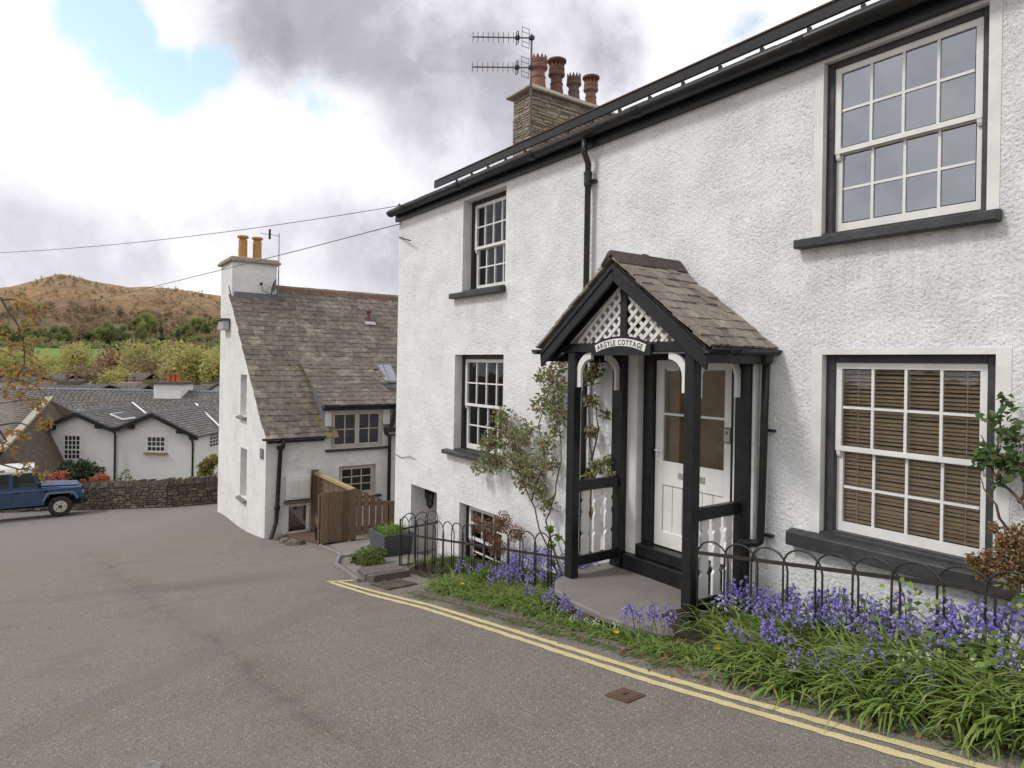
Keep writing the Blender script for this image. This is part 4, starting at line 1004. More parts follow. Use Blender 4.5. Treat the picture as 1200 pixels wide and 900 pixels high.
# ---- name board over the entrance
sn = thing('name_sign', 'arched black name board with white lettered panel over the porch entrance', 'sign', (-4.385, -.82, 1.74))
def arc_board(xc, hw, zb, zs, zm, y, th, n=16):
    Rr = (hw*hw+(zm-zs)**2)/(2*(zm-zs)); P = [(xc-hw, y, zb), (xc+hw, y, zb)]
    for i in range(n+1):
        x = hw-2*hw*i/n; P.append((xc+x, y, zm-Rr+math.sqrt(Rr*Rr-x*x)))
    return MB().prism(P, (0, th, 0)), Rr
bd, Rr = arc_board(-4.385, .385, 1.725, 1.825, 1.905, -.822, .027); OB('board', bd, BK, sn)
zc_ = 1.905-Rr
def arcband(r0, r1, hw, y, th):
    a = math.asin(hw/Rr); mb = MB(); mb.arch((-4.385, y, zc_), r0, r1, PI/2-a, PI/2+a, 20, (1, 0, 0), (0, 0, 1), (0, th, 0)); return mb
OB('panel', arcband(Rr-.092, Rr-.022, .345, -.8255, .003), M['white_paint'], sn)
dg = bpy.context.evaluated_depsgraph_get()
txt = 'ARGYLE COTTAGE'; chars = []
for chx in txt:
    if chx == ' ': chars.append((None, .022)); continue
    cu = bpy.data.curves.new('t', 'FONT'); cu.body = chx; cu.size = .069; cu.extrude = .0012; cu.offset = .0012; cu.resolution_u = 3
    to = bpy.data.objects.new('t', cu); COL.objects.link(to); bpy.context.view_layer.update()
    me = bpy.data.meshes.new_from_object(to.evaluated_get(bpy.context.evaluated_depsgraph_get()))
    vs = [v.co.copy() for v in me.vertices]; fs = [tuple(p.vertices) for p in me.polygons]
    bpy.data.objects.remove(to); bpy.data.curves.remove(cu); bpy.data.meshes.remove(me)
    x0 = min(v.x for v in vs); x1 = max(v.x for v in vs)
    chars.append(([(v.x-x0, v.y, v.z) for v in vs], fs, x1-x0))
tot = sum(c[-1] if c[0] else c[1] for c in chars)+.010*len(chars); rb = Rr-.083; k_ = .60/tot
mb = MB(); s = -.30
for c in chars:
    wc = (c[-1] if c[0] else c[1])*k_
    if c[0]:
        q = s/rb+wc/2/rb
        vs = []
        for x, y, z in c[0]:
            lx = x*k_-wc/2; rr = rb+y
            vs.append((-4.385+math.sin(q)*rr+math.cos(q)*lx, -.8262-z, zc_+math.cos(q)*rr-math.sin(q)*lx))
        mb.add(vs, c[1])
    s += wc+.010*k_
OB('lettering', mb, BK, sn)
for sx in (-1, 1): OB('screw', MB().lathe((-4.385+sx*.33, -.8262, zc_+Rr-.1), [(.004, 0), (.004, .004)], 6), M['brass'], sn)

# ================================================================ HOOPED IRON RAILINGS
IR = M['iron']
def railing(name, p0, p1, top0, top1, railz0, railz1, label, sp_=.26, wd=.30, foot=None):
    p0, p1 = Vector(p0), Vector(p1); Ln = (p1-p0).length; d = (p1-p0)/Ln
    rt = thing(name, label, 'railing', (p0.x, p0.y, gz(p0.x, p0.y)))
    zt = lambda s: top0+(top1-top0)*s/Ln
    n = round((Ln-wd)/sp_); sp_ = (Ln-wd)/max(1, n)
    for i in range(n+1):
        s0 = i*sp_; a = p0+d*s0; b = p0+d*(s0+wd); tz = zt(s0+wd/2); pts = []
        fa = bed_z(a.x, a.y)-.05; fb = bed_z(b.x, b.y)-.05; j = rnd.uniform(-.008, .008)
        hgt = wd*.46
        pts += [(a.x+j, a.y+j, fa), (a.x+j*.5, a.y, (fa+tz-hgt)/2), (a.x, a.y, tz-hgt)]
        for k in range(1, 10):
            q = PI-PI*k/10; c = p0+d*(s0+wd/2+math.cos(q)*wd/2); pts.append((c.x, c.y+j*.6, tz-hgt+hgt*math.sin(q)))
        pts += [(b.x, b.y, tz-hgt), (b.x, b.y, (fb+tz-hgt)/2), (b.x+j, b.y+j, fb)]
        yo = .0065 if i % 2 else -.0065
        OB('hoop', MB().tube([(x, y+yo, z) for x, y, z in pts], .0075, 6), IR, rt, True)
    OB('rail', MB().bar((p0.x, p0.y, railz0), (p1.x, p1.y, railz1), .010, .028), IR, rt)
    return rt
railing('railing', (-9.07, -.75, 0), (-5.18, -.75, 0), -.735, -.165, -1.0, -.40, 'low hooped black iron railing along the left flower bed up to the porch')
r2 = railing('railing', (-9.07, -.72, 0), (-9.22, -.02, 0), -.70, -.76, -.93, -.95, 'short hooped iron railing panel returning to the wall by the basement door', .22, .26)
railing('railing', (-3.50, -.75, 0), (1.4, -.75, 0), .175, .90, .075, .76, 'low hooped black iron railing in the bluebells under the blind window')
tag(OB('corner_post', MB().tube([(-9.09, -.75, gz(-9.1)-.1), (-9.09, -.75, -.78)], .014, 8), IR), 'slim iron post at the corner of the left railing', 'post')
# old bricks and stone lying at the wall foot
tag(OB('brick', MB().bar((-3.02, -.09, -.44), (-2.86, -.08, -.42), .10, .09), M['rusty'], bevel=.008), 'broken brown brick lying at the foot of the white wall', 'brick')

# ================================================================ PLANTS
def leaf_arrays(C_, size, aspect=.55, fold=.25, droop=.0, up=None):
    n = len(C_); C_ = np.asarray(C_, float)
    d = nrs.normal(size=(n, 3)); d[:, 2] = d[:, 2]*.7-droop
    if up is not None: d += up
    d /= np.linalg.norm(d, axis=1)[:, None]
    r = nrs.normal(size=(n, 3)); s = np.cross(d, r); s /= np.linalg.norm(s, axis=1)[:, None]; nn = np.cross(s, d)
    L_ = (size[0]+(size[1]-size[0])*nrs.rand(n))[:, None]; Wd = L_*aspect/2
    V = np.stack([C_, C_+d*L_*.5+s*Wd+nn*L_*fold*.5, C_+d*L_-nn*L_*.12, C_+d*L_*.5-s*Wd+nn*L_*fold*.5], 1).reshape(-1, 3)
    F = np.arange(4*n).reshape(n, 4); return V, F
def leaves(name, C_, size, mat, parent=None, **k):
    V, F = leaf_arrays(C_, size, **k)
    if parent is not None and top_of(parent).name in WORLD: V = V-np.array(WORLD[top_of(parent).name])
    return np_mesh(name, V, F, M[mat], parent)
def blade_arrays(B, length, width, lean, seg=5, curl=1.0):
    """arching strap leaves from base points B; lean is (n,2) outward direction"""
    n = len(B); B = np.asarray(B, float); L_ = length[0]+(length[1]-length[0])*nrs.rand(n); Wd = width[0]+(width[1]-width[0])*nrs.rand(n)
    az = np.arctan2(lean[:, 1], lean[:, 0])+nrs.normal(size=n)*.55; o = np.stack([np.cos(az), np.sin(az), 0*az], 1); sd = np.stack([-np.sin(az), np.cos(az), 0*az], 1)
    a0 = R(78)-np.abs(nrs.normal(size=n))*.35; bend = (R(60)+nrs.rand(n)*R(75))*curl
    P = B.copy(); rows = []; st = L_/seg
    for i in range(seg+1):
        k = i/seg; w_ = Wd*(1-k**2.2)*.5+.0005
        tw = sd+np.array([0, 0, 1.0])*(nrs.normal(size=n)*.05)[:, None]
        rows += [P-tw*w_[:, None], P+tw*w_[:, None]]
        a = a0-bend*k; P = P+(o*np.cos(a)[:, None]+np.array([0, 0, 1.0])*np.sin(a)[:, None])*st[:, None]
    V = np.stack(rows, 1); m_ = 2*(seg+1)
    base = (np.arange(n)*m_)[:, None, None]; f = np.array([[2*i, 2*i+1, 2*i+3, 2*i+2] for i in range(seg)])[None]
    return V.reshape(-1, 3), (base+f).reshape(-1, 4)
# strap-leaf carpet of the bluebells
def carpet(name, region, n, label, length, width, mat='strap_leaf', seg=5, cat='ground cover', clump=.07, lean0=(-.25, -.9)):
    B = []; Ln = []
    while len(B) < n:
        c = region()
        if c is None: continue
        for _ in range(rnd.randint(9, 18)):
            x, y = c[0]+rnd.gauss(0, clump), c[1]+rnd.gauss(0, clump*.7)
            B.append((x, y, bed_z(x, y)-.01)); Ln.append((lean0[0]*.8+rnd.gauss(0, .6), lean0[1]*.7+rnd.gauss(0, .6)))
    V, F = blade_arrays(np.array(B), length, width, np.array(Ln), seg)
    # keep blades above the ground
    gzv = np.array([bed_z(a, b)+.004 if b > bed_front(a) else gz(a, b)+.004 for a, b in V[:, :2]]); V[:, 2] = np.maximum(V[:, 2], gzv)
    o = np_mesh(name, V, F, M[mat]); o['kind'] = 'stuff'; o['label'] = label; o['category'] = cat; return o
carpet('strap_leaves', lambda: (rnd.uniform(-2.95, .6), rnd.uniform(-1.42, -.78)), 3600, 'dense green strap leaves of bluebells spilling from the bed onto the road', (.22, .42), (.014, .028))
carpet('strap_leaves', lambda: (rnd.uniform(-1.9, .6), rnd.uniform(-1.3, -.5)), 1900, 'tall green strap leaves of bluebells behind the right railing', (.35, .55), (.016, .030))
carpet('strap_leaves', lambda: (rnd.uniform(-3.35, -1.9), rnd.uniform(-.9, -.2)), 1500, 'green strap leaves of bluebells between railing and white wall', (.2, .36), (.012, .022))
carpet('strap_leaves', lambda: (rnd.uniform(-4.9, -2.9), rnd.uniform(-1.36, -1.22)), 1500, 'strap leaves growing along the foot of the porch slab', (.09, .20), (.010, .018))
carpet('strap_leaves', lambda: (rnd.uniform(-7.3, -5.0), rnd.uniform(-1.24, -.85)), 2200, 'green strap leaves in the left bed beside the kerb', (.14, .28), (.010, .020))
carpet('strap_leaves', lambda: (rnd.uniform(-8.6, -5.2), rnd.uniform(-.7, -.1)), 1700, 'grassy leaves inside the left railing', (.12, .26), (.006, .013), 'grass')
carpet('grass_fringe', lambda: (rnd.uniform(-7.4, 1.2), -1.48+rnd.uniform(-.05, .06)), 2600, 'short grass and moss fringing the road edge of the bed', (.04, .12), (.004, .008), 'grass', 3, 'grass', .05)
def broad(name, pts, n, sz, mat, label, spread=.10):
    C_ = []
    for _ in range(n):
        x, y, h = rnd.choice(pts); C_.append((x+rnd.gauss(0, spread), y+rnd.gauss(0, spread*.6), bed_z(x, y)+max(.01, h+rnd.gauss(0, .05))))
    o = leaves(name, C_, sz, mat, aspect=.75); o['kind'] = 'stuff'; o['label'] = label; o['category'] = 'ground cover'; return o
broad('weed_leaves', [(-2.5, -1.36, .06), (-1.9, -1.38, .06), (-1.35, -1.1, .30), (-1.2, -1.2, .15), (-1.75, -.8, .45), (-1.25, -.7, .5), (-1.0, -.9, .4), (-2.2, -.65, .3)], 260, (.03, .06), 'strap_leaf', 'broad weed leaves among the bluebells')
broad('dead_leaves', [(-2.9, -1.5, .0), (-3.3, -1.45, .0), (-2.3, -1.52, .0), (-4.2, -1.42, 0), (-1.6, -1.5, .0)], 140, (.03, .06), 'rust_leaf', 'dry brown leaves scattered along the bed edge', .2)
# ---- bluebells: one flower stem = one plant
def bell_variant(h, nb, rs):
    st = MB(); lean = rs.uniform(-.08, .08); nod = rs.uniform(.03, .10)
    def sp_(k): return Vector((lean*k*k+nod*max(0, k-.7)**2*6, 0, h*k-nod*max(0, k-.75)*.6))
    st.tube([sp_(k/6) for k in range(7)], [.0035]*5+[.003, .002], 5)
    fl = MB()
    for i in range(nb):
        k = .60+.40*i/nb; p = sp_(k); q = i*2.4+rs.uniform(-.5, .5); o = Vector((math.cos(q), math.sin(q), 0)); r = .022*(1.25-k*.6)+.006
        c = p+o*r; ax = (o*.75+Vector((0, 0, -.75))).normalized(); s1 = ax.orthogonal().normalized(); s2 = ax.cross(s1); Lb = .026*(1.3-k*.5)
        rings = []
        for rr, zz in ((.003, 0), (.0062, Lb*.3), (.0062, Lb*.7), (.0115, Lb)):
            rings.append([c+ax*zz+(s1*math.cos(t*PI/3)+s2*math.sin(t*PI/3))*rr for t in range(6)])
        vs = [v for ri in rings for v in ri]; fs = []
        for a in range(3):
            for t in range(6): fs.append((a*6+t, a*6+(t+1) % 6, (a+1)*6+(t+1) % 6, (a+1)*6+t))
        fs.append((5, 4, 3, 2, 1, 0)); fl.add(vs, fs)
    return st, fl
BV = {}
for kind in ('bluebell', 'whitebell'):
    BV[kind] = []
    for i in range(5):
        st, fl = bell_variant(rnd.uniform(.28, .40), rnd.randint(9, 15), rnd)
        a = mesh_obj('stem', st.v, st.f, M['stem_green']); b = mesh_obj('blossom', fl.v, fl.f, M[kind]); COL.objects.unlink(a); COL.objects.unlink(b); BV[kind].append((a, b))
def plant_bell(kind, x, y, label, group, sc=1.0, dz=0):
    t = thing('bluebell' if kind == 'bluebell' else 'white_bluebell', label, 'flower', (x, y, bed_z(x, y)-.01+dz), rnd.uniform(0, 6.28), group, True)
    t.scale = (sc*1.15, sc*1.15, sc); t.rotation_euler = (rnd.uniform(-.12, .22), rnd.uniform(-.15, .15), rnd.uniform(0, 6.28))
    a, b = rnd.choice(BV[kind])
    for s_, nm in ((a, 'stem'), (b, 'blossom')): c = s_.copy(); COL.objects.link(c); c.name = nm; c.parent = t
def scatter(kind, n, fn, label, group, s0=.8, s1=1.15):
    for _ in range(n):
        x, y = fn(); plant_bell(kind, x, y, label, group, rnd.uniform(s0, s1))
GR = 'bluebells in the bed right of the porch'
scatter('bluebell', 44, lambda: (rnd.uniform(-3.45, -1.95), rnd.uniform(-.82, -.30)), 'violet bluebell stem between the porch post and the blind window', GR)
scatter('bluebell', 26, lambda: (rnd.gauss(-2.55, .25), rnd.gauss(-.72, .10)), 'violet bluebell stem between the porch post and the blind window', GR)
scatter('bluebell', 54, lambda: (rnd.uniform(-1.95, -.6), rnd.uniform(-1.15, -.35)), 'violet bluebell stem under the rust coloured shrub', GR+', shrub end', .95, 1.25)
scatter('bluebell', 30, lambda: (rnd.uniform(-2.3, -.8), rnd.uniform(-1.40, -1.05)), 'violet bluebell flowering low at the road edge', GR+', road edge', .55, .8)
scatter('bluebell', 13, lambda: (rnd.gauss(-2.62, .10), rnd.gauss(-1.12, .05)), 'violet bluebell in the clump overhanging the yellow lines', 'bluebell clump by the yellow lines', .75, .95)
scatter('bluebell', 9, lambda: (rnd.gauss(-3.60, .10), rnd.gauss(-1.12, .07)), 'violet bluebell standing before the right porch post', 'bluebells before the porch post', .6, 1.2)
scatter('bluebell', 5, lambda: (rnd.uniform(-4.95, -4.3), rnd.gauss(-1.24, .03)), 'single violet bluebell at the porch slab edge', 'bluebells along the slab', .55, .8)
scatter('bluebell', 36, lambda: (rnd.uniform(-6.9, -5.2), rnd.uniform(-.72, -.15)), 'violet bluebell behind the left railing', 'bluebells in the left bed', .85, 1.2)
scatter('bluebell', 26, lambda: (rnd.gauss(-6.1, .4), rnd.gauss(-.85, .12)), 'violet bluebell behind the left railing', 'bluebells in the left bed', .7, 1.0)
scatter('bluebell', 9, lambda: (rnd.gauss(-5.05, .18), rnd.gauss(-1.1, .08)), 'violet bluebell by the rounded corner of the porch slab', 'bluebells at the slab corner', .6, .9)
scatter('whitebell', 10, lambda: (rnd.uniform(-3.3, -2.2), rnd.uniform(-.85, -.45)), 'white bluebell among the violet ones by the porch', 'white bluebells by the porch', .7, .95)
scatter('whitebell', 16, lambda: (rnd.uniform(-1.75, -.9), rnd.uniform(-1.2, -.5)), 'white bluebell under the rust coloured shrub', 'white bluebells under the shrub', .65, .95)
scatter('whitebell', 4, lambda: (rnd.uniform(-4.5, -3.8), rnd.gauss(-1.28, .03)), 'white bluebell at the porch slab edge', 'white bluebells along the slab', .45, .6)
for (x, y, h), lb in (((-2.87, -1.33, .14), 'yellow poppy flower near the yellow lines'), ((-3.86, -1.33, .10), 'yellow poppy flower below the porch slab'), ((-6.55, -1.18, .14), 'yellow poppy flower in the left bed by the kerb'), ((-7.2, -.6, .25), 'orange poppy flower behind the left railing')):
    t = thing('poppy', lb, 'flower', (x, y, bed_z(x, y)-.01), 0, None, True)
    a = mesh_obj('stem', *(lambda m: (m.v, m.f))(MB().tube([(0, 0, 0), (.01, 0, h*.6), (.012, -.008, h)], .003, 5)), M['stem_green'], t)
    mb = MB()
    for i in range(7):
        q = i*.9; o = Vector((math.cos(q), math.sin(q), 0)); s_ = Vector((-o.y, o.x, 0)); c = Vector((.012, -.008, h))
        mb.add([c, c+o*.018+s_*.014+Vector((0, 0, .012)), c+o*.030+Vector((0, 0, .018)), c+o*.018-s_*.014+Vector((0, 0, .012))], [(0, 1, 2, 3)])
    mesh_obj('petals', mb.v, mb.f, M['poppy'], t)
# ---- shrubs and climbers
def blob_pts(cs, n):
    out = []; tot = sum(c[3]**1.6 for c in cs)
    for x, y, z, r in cs:
        k = int(n*r**1.6/tot)+1
        d = nrs.normal(size=(k, 3)); d /= np.linalg.norm(d, axis=1)[:, None]; rr = r*(nrs.rand(k)**.45)
        out.append(np.array([x, y, z])+d*rr[:, None]*np.array([1, .75, 1]))
    return np.concatenate(out)
def stems(paths, r0, r1, jit=.01):
    mb = MB()
    for P in paths:
        P = [Vector(p) for p in P]; pts = []
        for a, b in zip(P[:-1], P[1:]):
            for i in range(3): pts.append(a.lerp(b, i/3)+Vector((rnd.gauss(0, jit), rnd.gauss(0, jit*.6), rnd.gauss(0, jit))))
        pts.append(P[-1]); n = len(pts); mb.tube(pts, [r0+(r1-r0)*i/(n-1) for i in range(n)], 6)
    return mb
def rose(name, label, base, paths, clumps, nl, size, mat, r0=.012, r1=.003, bark='thin_bark', twigs=40, tl=.14):
    t = thing(name, label, 'plant', base)
    C_ = blob_pts(clumps, nl)
    tw = []
    for _ in range(twigs):
        c = C_[rnd.randrange(len(C_))]; x, y, z, r = min(clumps, key=lambda q: (q[0]-c[0])**2+(q[1]-c[1])**2+(q[2]-c[2])**2)
        tw.append([(x+rnd.gauss(0, r*.3), y, z-r*.3), ((x+c[0])/2+rnd.gauss(0, .02), (y+c[1])/2, (z+c[2])/2), tuple(c)])
    OB('stem', stems(paths, r0, r1), M[bark], t, True, kind='stuff'); OB('twig', stems(tw, r1, .0015, .005), M[bark], t, kind='stuff')
    leaves('foliage', C_, size, mat, t, droop=.25); return t
def wy(u, v, y): p = oY(u, v, y); return (p.x, p.y, p.z)
def cl(u, v, y, px_): p = oY(u, v, y); t = (p-EYE).dot(cF); return (p.x, p.y, p.z, px_/FPX*t)
rose('climbing_rose', 'climbing rose with reddish leaves trained on the wall left of the porch', (-6.05, -.12, bed_z(-6.0, -.1)),
     [[(-6.05, -.12, bed_z(-6.0, -.12)), wy(633, 620, -.15), wy(622, 585, -.15), wy(606, 550, -.14), wy(590, 520, -.16), wy(578, 500, -.16)],
      [(-6.0, -.12, bed_z(-6., -.12)), wy(640, 610, -.14), wy(650, 580, -.14), wy(657, 540, -.13), wy(655, 480, -.12), wy(660, 430, -.12)],
      [wy(622, 585, -.15), wy(640, 545, -.14), wy(630, 500, -.14), wy(645, 455, -.14), wy(640, 430, -.14)],
      [wy(606, 550, -.14), wy(585, 545, -.16), wy(562, 548, -.17)], [wy(650, 580, -.14), wy(640, 590, -.16), wy(655, 600, -.15)]],
     [cl(590, 500, -.17, 24), cl(603, 522, -.17, 24), cl(578, 535, -.18, 22), cl(560, 548, -.18, 10), cl(606, 545, -.17, 20), cl(570, 520, -.17, 14), cl(617, 508, -.16, 18), cl(590, 486, -.15, 12), cl(625, 545, -.15, 20), cl(645, 545, -.15, 14), cl(640, 520, -.14, 14),
      cl(645, 468, -.15, 20), cl(632, 476, -.15, 13), cl(655, 485, -.14, 18), cl(650, 440, -.15, 18), cl(636, 440, -.14, 12), cl(658, 425, -.14, 12), cl(660, 455, -.14, 12), cl(650, 505, -.14, 12), cl(630, 570, -.15, 16), cl(640, 590, -.15, 12), cl(612, 565, -.16, 12)], 3000, (.04, .075), 'rose_leaf', twigs=110)
pr_ = rose('climbing_rose', 'climbing rose stems winding up inside the open side of the porch', (-5.75, -.13, bed_z(-5.7, -.1)),
     [[(-5.75, -.13, bed_z(-5.75, -.13)), wy(692, 600, -.13), wy(693, 540, -.13), wy(690, 480, -.12), wy(696, 440, -.12), wy(690, 425, -.12)],
      [wy(693, 540, -.13), wy(701, 500, -.14), wy(698, 470, -.14), wy(708, 485, -.15)], [wy(692, 570, -.13), wy(704, 545, -.14), wy(714, 535, -.14)], [(-5.7, -.13, bed_z(-5.75, -.13)), wy(688, 620, -.1), wy(687, 520, -.1), wy(694, 450, -.1)]],
     [cl(692, 440, -.14, 12), cl(700, 430, -.14, 9), cl(692, 470, -.13, 9), cl(710, 486, -.15, 5), cl(693, 505, -.13, 8), cl(700, 545, -.14, 10), cl(712, 540, -.14, 8), cl(690, 560, -.13, 8), cl(716, 555, -.14, 6), cl(690, 600, -.13, 7)], 650, (.045, .08), 'rose_leaf', twigs=26)
rose('rose_bush', 'green rose shoots beside the blind window above the rust shrub', (-1.12, -.10, bed_z(-1.1, -.1)),
     [[(-1.12, -.10, bed_z(-1.1, -.1)), wy(1195, 590, -.12), wy(1178, 570, -.14), wy(1168, 540, -.14), wy(1174, 500, -.14), wy(1178, 465, -.14)], [wy(1178, 570, -.14), wy(1160, 545, -.15), wy(1150, 510, -.15)], [wy(1195, 590, -.12), wy(1205, 555, -.12), wy(1198, 520, -.13)], [wy(1195, 640, -.12), wy(1165, 590, -.2), wy(1150, 560, -.2)]],
     [cl(1165, 530, -.15, 14), cl(1180, 540, -.15, 16), cl(1155, 535, -.16, 10), cl(1195, 545, -.14, 16), cl(1178, 500, -.15, 9), cl(1160, 490, -.15, 8), cl(1185, 478, -.14, 6), cl(1178, 466, -.14, 5), cl(1190, 515, -.14, 12), cl(1170, 565, -.15, 8), cl(1145, 540, -.17, 6)], 300, (.05, .085), 'rose_leaf_green', twigs=30)
rose('rust_shrub', 'bushy rust coloured shrub at the wall beside the blind window', (-1.15, -.35, bed_z(-1.1, -.3)),
     [[(-1.15, -.35, bed_z(-1.1, -.3)), wy(1180, 700, -.36), wy(1165, 660, -.38)], [(-1.1, -.35, bed_z(-1.1, -.3)), wy(1195, 690, -.36), wy(1195, 640, -.38)]],
     [cl(1188, 655, -.36, 24), cl(1165, 660, -.38, 18), cl(1200, 630, -.34, 18), cl(1150, 668, -.38, 12), cl(1178, 635, -.36, 14), cl(1200, 675, -.36, 24), cl(1165, 618, -.30, 7), cl(1140, 655, -.38, 8), cl(1230, 650, -.36, 30)], 3600, (.018, .036), 'rust_leaf', r0=.008, r1=.002, twigs=110)
rose('red_shrub', 'wiry reddish shrub in front of the basement window', (-7.2, -.28, bed_z(-7.2, -.3)),
     [[(-7.2, -.28, bed_z(-7.2, -.3)), wy(578, 640, -.3), wy(575, 610, -.3)], [(-7.0, -.28, bed_z(-7.2, -.3)), wy(590, 650, -.3), wy(605, 610, -.3)]],
     [cl(573, 622, -.3, 14), cl(590, 612, -.3, 14), cl(562, 615, -.32, 9), cl(605, 625, -.28, 12), cl(582, 640, -.3, 14), cl(558, 608, -.33, 6)], 2600, (.018, .04), 'red_twig_leaf', r0=.006, r1=.002, twigs=120)
rose('feathery_plant', 'bright yellow-green feathery plant in the left bed', (-6.35, -.98, bed_z(-6.3, -1)),
     [[(-6.35, -.98, bed_z(-6.3, -1.)), wy(563, 690, -1.0), wy(558, 672, -1.0)]],
     [cl(560, 682, -1.0, 14), cl(570, 672, -.98, 10), cl(550, 694, -1.02, 10), cl(572, 692, -1.0, 11)], 1500, (.02, .045), 'fern_leaf', r0=.004, r1=.002, twigs=60)
rose('tall_yellow_stems', 'tall slim yellow-green stems beside the left porch post', (-5.55, -.35, bed_z(-5.5, -.3)),
     [[(-5.55, -.35, bed_z(-5.5, -.3)), wy(646, 640, -.35), wy(645, 612, -.35)], [(-5.5, -.35, bed_z(-5.5, -.3)), wy(654, 640, -.35), wy(655, 620, -.35)]],
     [cl(645, 620, -.35, 5), cl(646, 640, -.35, 5), cl(654, 630, -.35, 4), cl(647, 660, -.35, 5)], 260, (.03, .05), 'fern_leaf', r0=.005, r1=.002, twigs=10)
rose('fern_clump', 'low green ferny clump in the planting pocket before the planter', (-9.75, -.95, gz(-9.7, -.95)),
     [[(-9.75, -.95, gz(-9.7, -.95)), (-9.7, -.98, gz(-9.7, -.95)+.12)]],
     [(-9.9, -.95, gz(-9.9)+.08, .20), (-9.6, -1.0, gz(-9.6)+.11, .22), (-9.35, -1.0, gz(-9.35)+.08, .16), (-10.2, -.98, gz(-10.2)+.04, .14), (-9.55, -.85, gz(-9.55)+.2, .1)], 2200, (.03, .07), 'grass', r0=.004, r1=.002, twigs=30)
# ---- planter
pl = thing('planter', 'square slate-grey planter box with grassy plants by the cottage corner', 'planter', (-10.3, -.32, gz(-10.4, -.3)))
zb = gz(-10.4, -.3)+.02; x0, x1, y0, y1, zt = -10.62, -9.98, -.60, -.06, zb+.44
mb = MB(); mb.add([(x0+.04, y0+.03, zb), (x1-.04, y0+.03, zb), (x1-.04, y1-.03, zb), (x0+.04, y1-.03, zb), (x0, y0, zt), (x1, y0, zt), (x1, y1, zt), (x0, y1, zt), (x0+.03, y0+.03, zt), (x1-.03, y0+.03, zt), (x1-.03, y1-.03, zt), (x0+.03, y1-.03, zt), (x0+.04, y0+.04, zt-.05), (x1-.04, y0+.04, zt-.05), (x1-.04, y1-.04, zt-.05), (x0+.04, y1-.04, zt-.05)],
    [(3, 2, 1, 0), (0, 1, 5, 4), (1, 2, 6, 5), (2, 3, 7, 6), (3, 0, 4, 7), (4, 5, 9, 8), (5, 6, 10, 9), (6, 7, 11, 10), (7, 4, 8, 11), (8, 9, 13, 12), (9, 10, 14, 13), (10, 11, 15, 14), (11, 8, 12, 15)])
OB('box', mb, M['planter_grey'], pl); OB('compost', MB().box(x0+.04, x1-.04, y0+.04, y1-.04, zt-.08, zt-.05), M['soil'], pl)
V, F = blade_arrays(np.array([(rnd.uniform(x0+.06, x1-.06), rnd.uniform(y0+.06, y1-.06), zt-.05) for _ in range(420)]), (.08, .24), (.006, .014), nrs.normal(size=(420, 2)), 4, .8)
np_mesh('plant', V-np.array(WORLD[pl.name]), F, M['fern_leaf'], pl)
# ================================================================ HOUSE ACROSS THE YARD (long slate roof)
HX, HY, HE = -15.55, -1.04, -.16           # front wall plane, gable plane, eave height
RGX, RGZ, HB = -19.6, 3.72, -20.62         # ridge, back corner
HY1 = 8.0
lh = thing('slate_roofed_house', 'white gabled house with long weathered slate roof and dormer', 'house', (HX, HY, gz(HX, HY)))
RC = M['roughcast_far']
ex, ezz = HX+.20, HE-.03
rl = math.hypot(ex-RGX, RGZ-ezz); ra = math.atan2(RGZ-ezz, ex-RGX)
def rf(s, y, lift=0.0):                     # point s metres up the slope from the eave
    return Vector((ex-math.cos(ra)*s+math.sin(ra)*lift, y, ezz+math.sin(ra)*s+math.cos(ra)*lift))
# front wall (in X plane) with openings (y0,y1,z0,z1)
HO = [(.50, 1.88, -.53, .40), (.72, 1.70, -1.75, -.98), (-.57, -.02, -2.42, -1.76)]
ysl = sorted(set([HY, HY1]+[r[i] for r in HO for i in (0, 1)])); zsl = sorted(set([-3.4, HE]+[r[i] for r in HO for i in (2, 3) if r[i] < HE]))
mb = MB()
for i in range(len(ysl)-1):
    for j in range(len(zsl)-1):
        cy_, cz_ = (ysl[i]+ysl[i+1])/2, (zsl[j]+zsl[j+1])/2
        if any(r[0] < cy_ < r[1] and r[2] < cz_ < r[3] for r in HO): continue
        mb.add([(HX, ysl[i], zsl[j]), (HX, ysl[i+1], zsl[j]), (HX, ysl[i+1], zsl[j+1]), (HX, ysl[i], zsl[j+1])], [(0, 1, 2, 3)])
# dormer front above the eave, either side of the window
mb.add([(HX, .34, HE), (HX, .50, HE), (HX, .50, .52), (HX, .34, .52)], [(0, 1, 2, 3)]); mb.add([(HX, 1.88, HE), (HX, 2.06, HE), (HX, 2.06, .52), (HX, 1.88, .52)], [(0, 1, 2, 3)]); mb.add([(HX, .50, .40), (HX, 1.88, .40), (HX, 1.88, .52), (HX, .50, .52)], [(0, 1, 2, 3)])
for r in HO:
    a, b, c, d = r; k = .14
    mb.add([(HX, a, c), (HX-k, a, c), (HX-k, a, d), (HX, a, d)], [(0, 1, 2, 3)]); mb.add([(HX, b, c), (HX-k, b, c), (HX-k, b, d), (HX, b, d)], [(3, 2, 1, 0)])
    mb.add([(HX, a, c), (HX, b, c), (HX-k, b, c), (HX-k, a, c)], [(0, 1, 2, 3)]); mb.add([(HX, a, d), (HX, b, d), (HX-k, b, d), (HX-k, a, d)], [(3, 2, 1, 0)])
mesh_obj('wall', mb.v, mb.f, RC, lh, False, WORLD[lh.name])
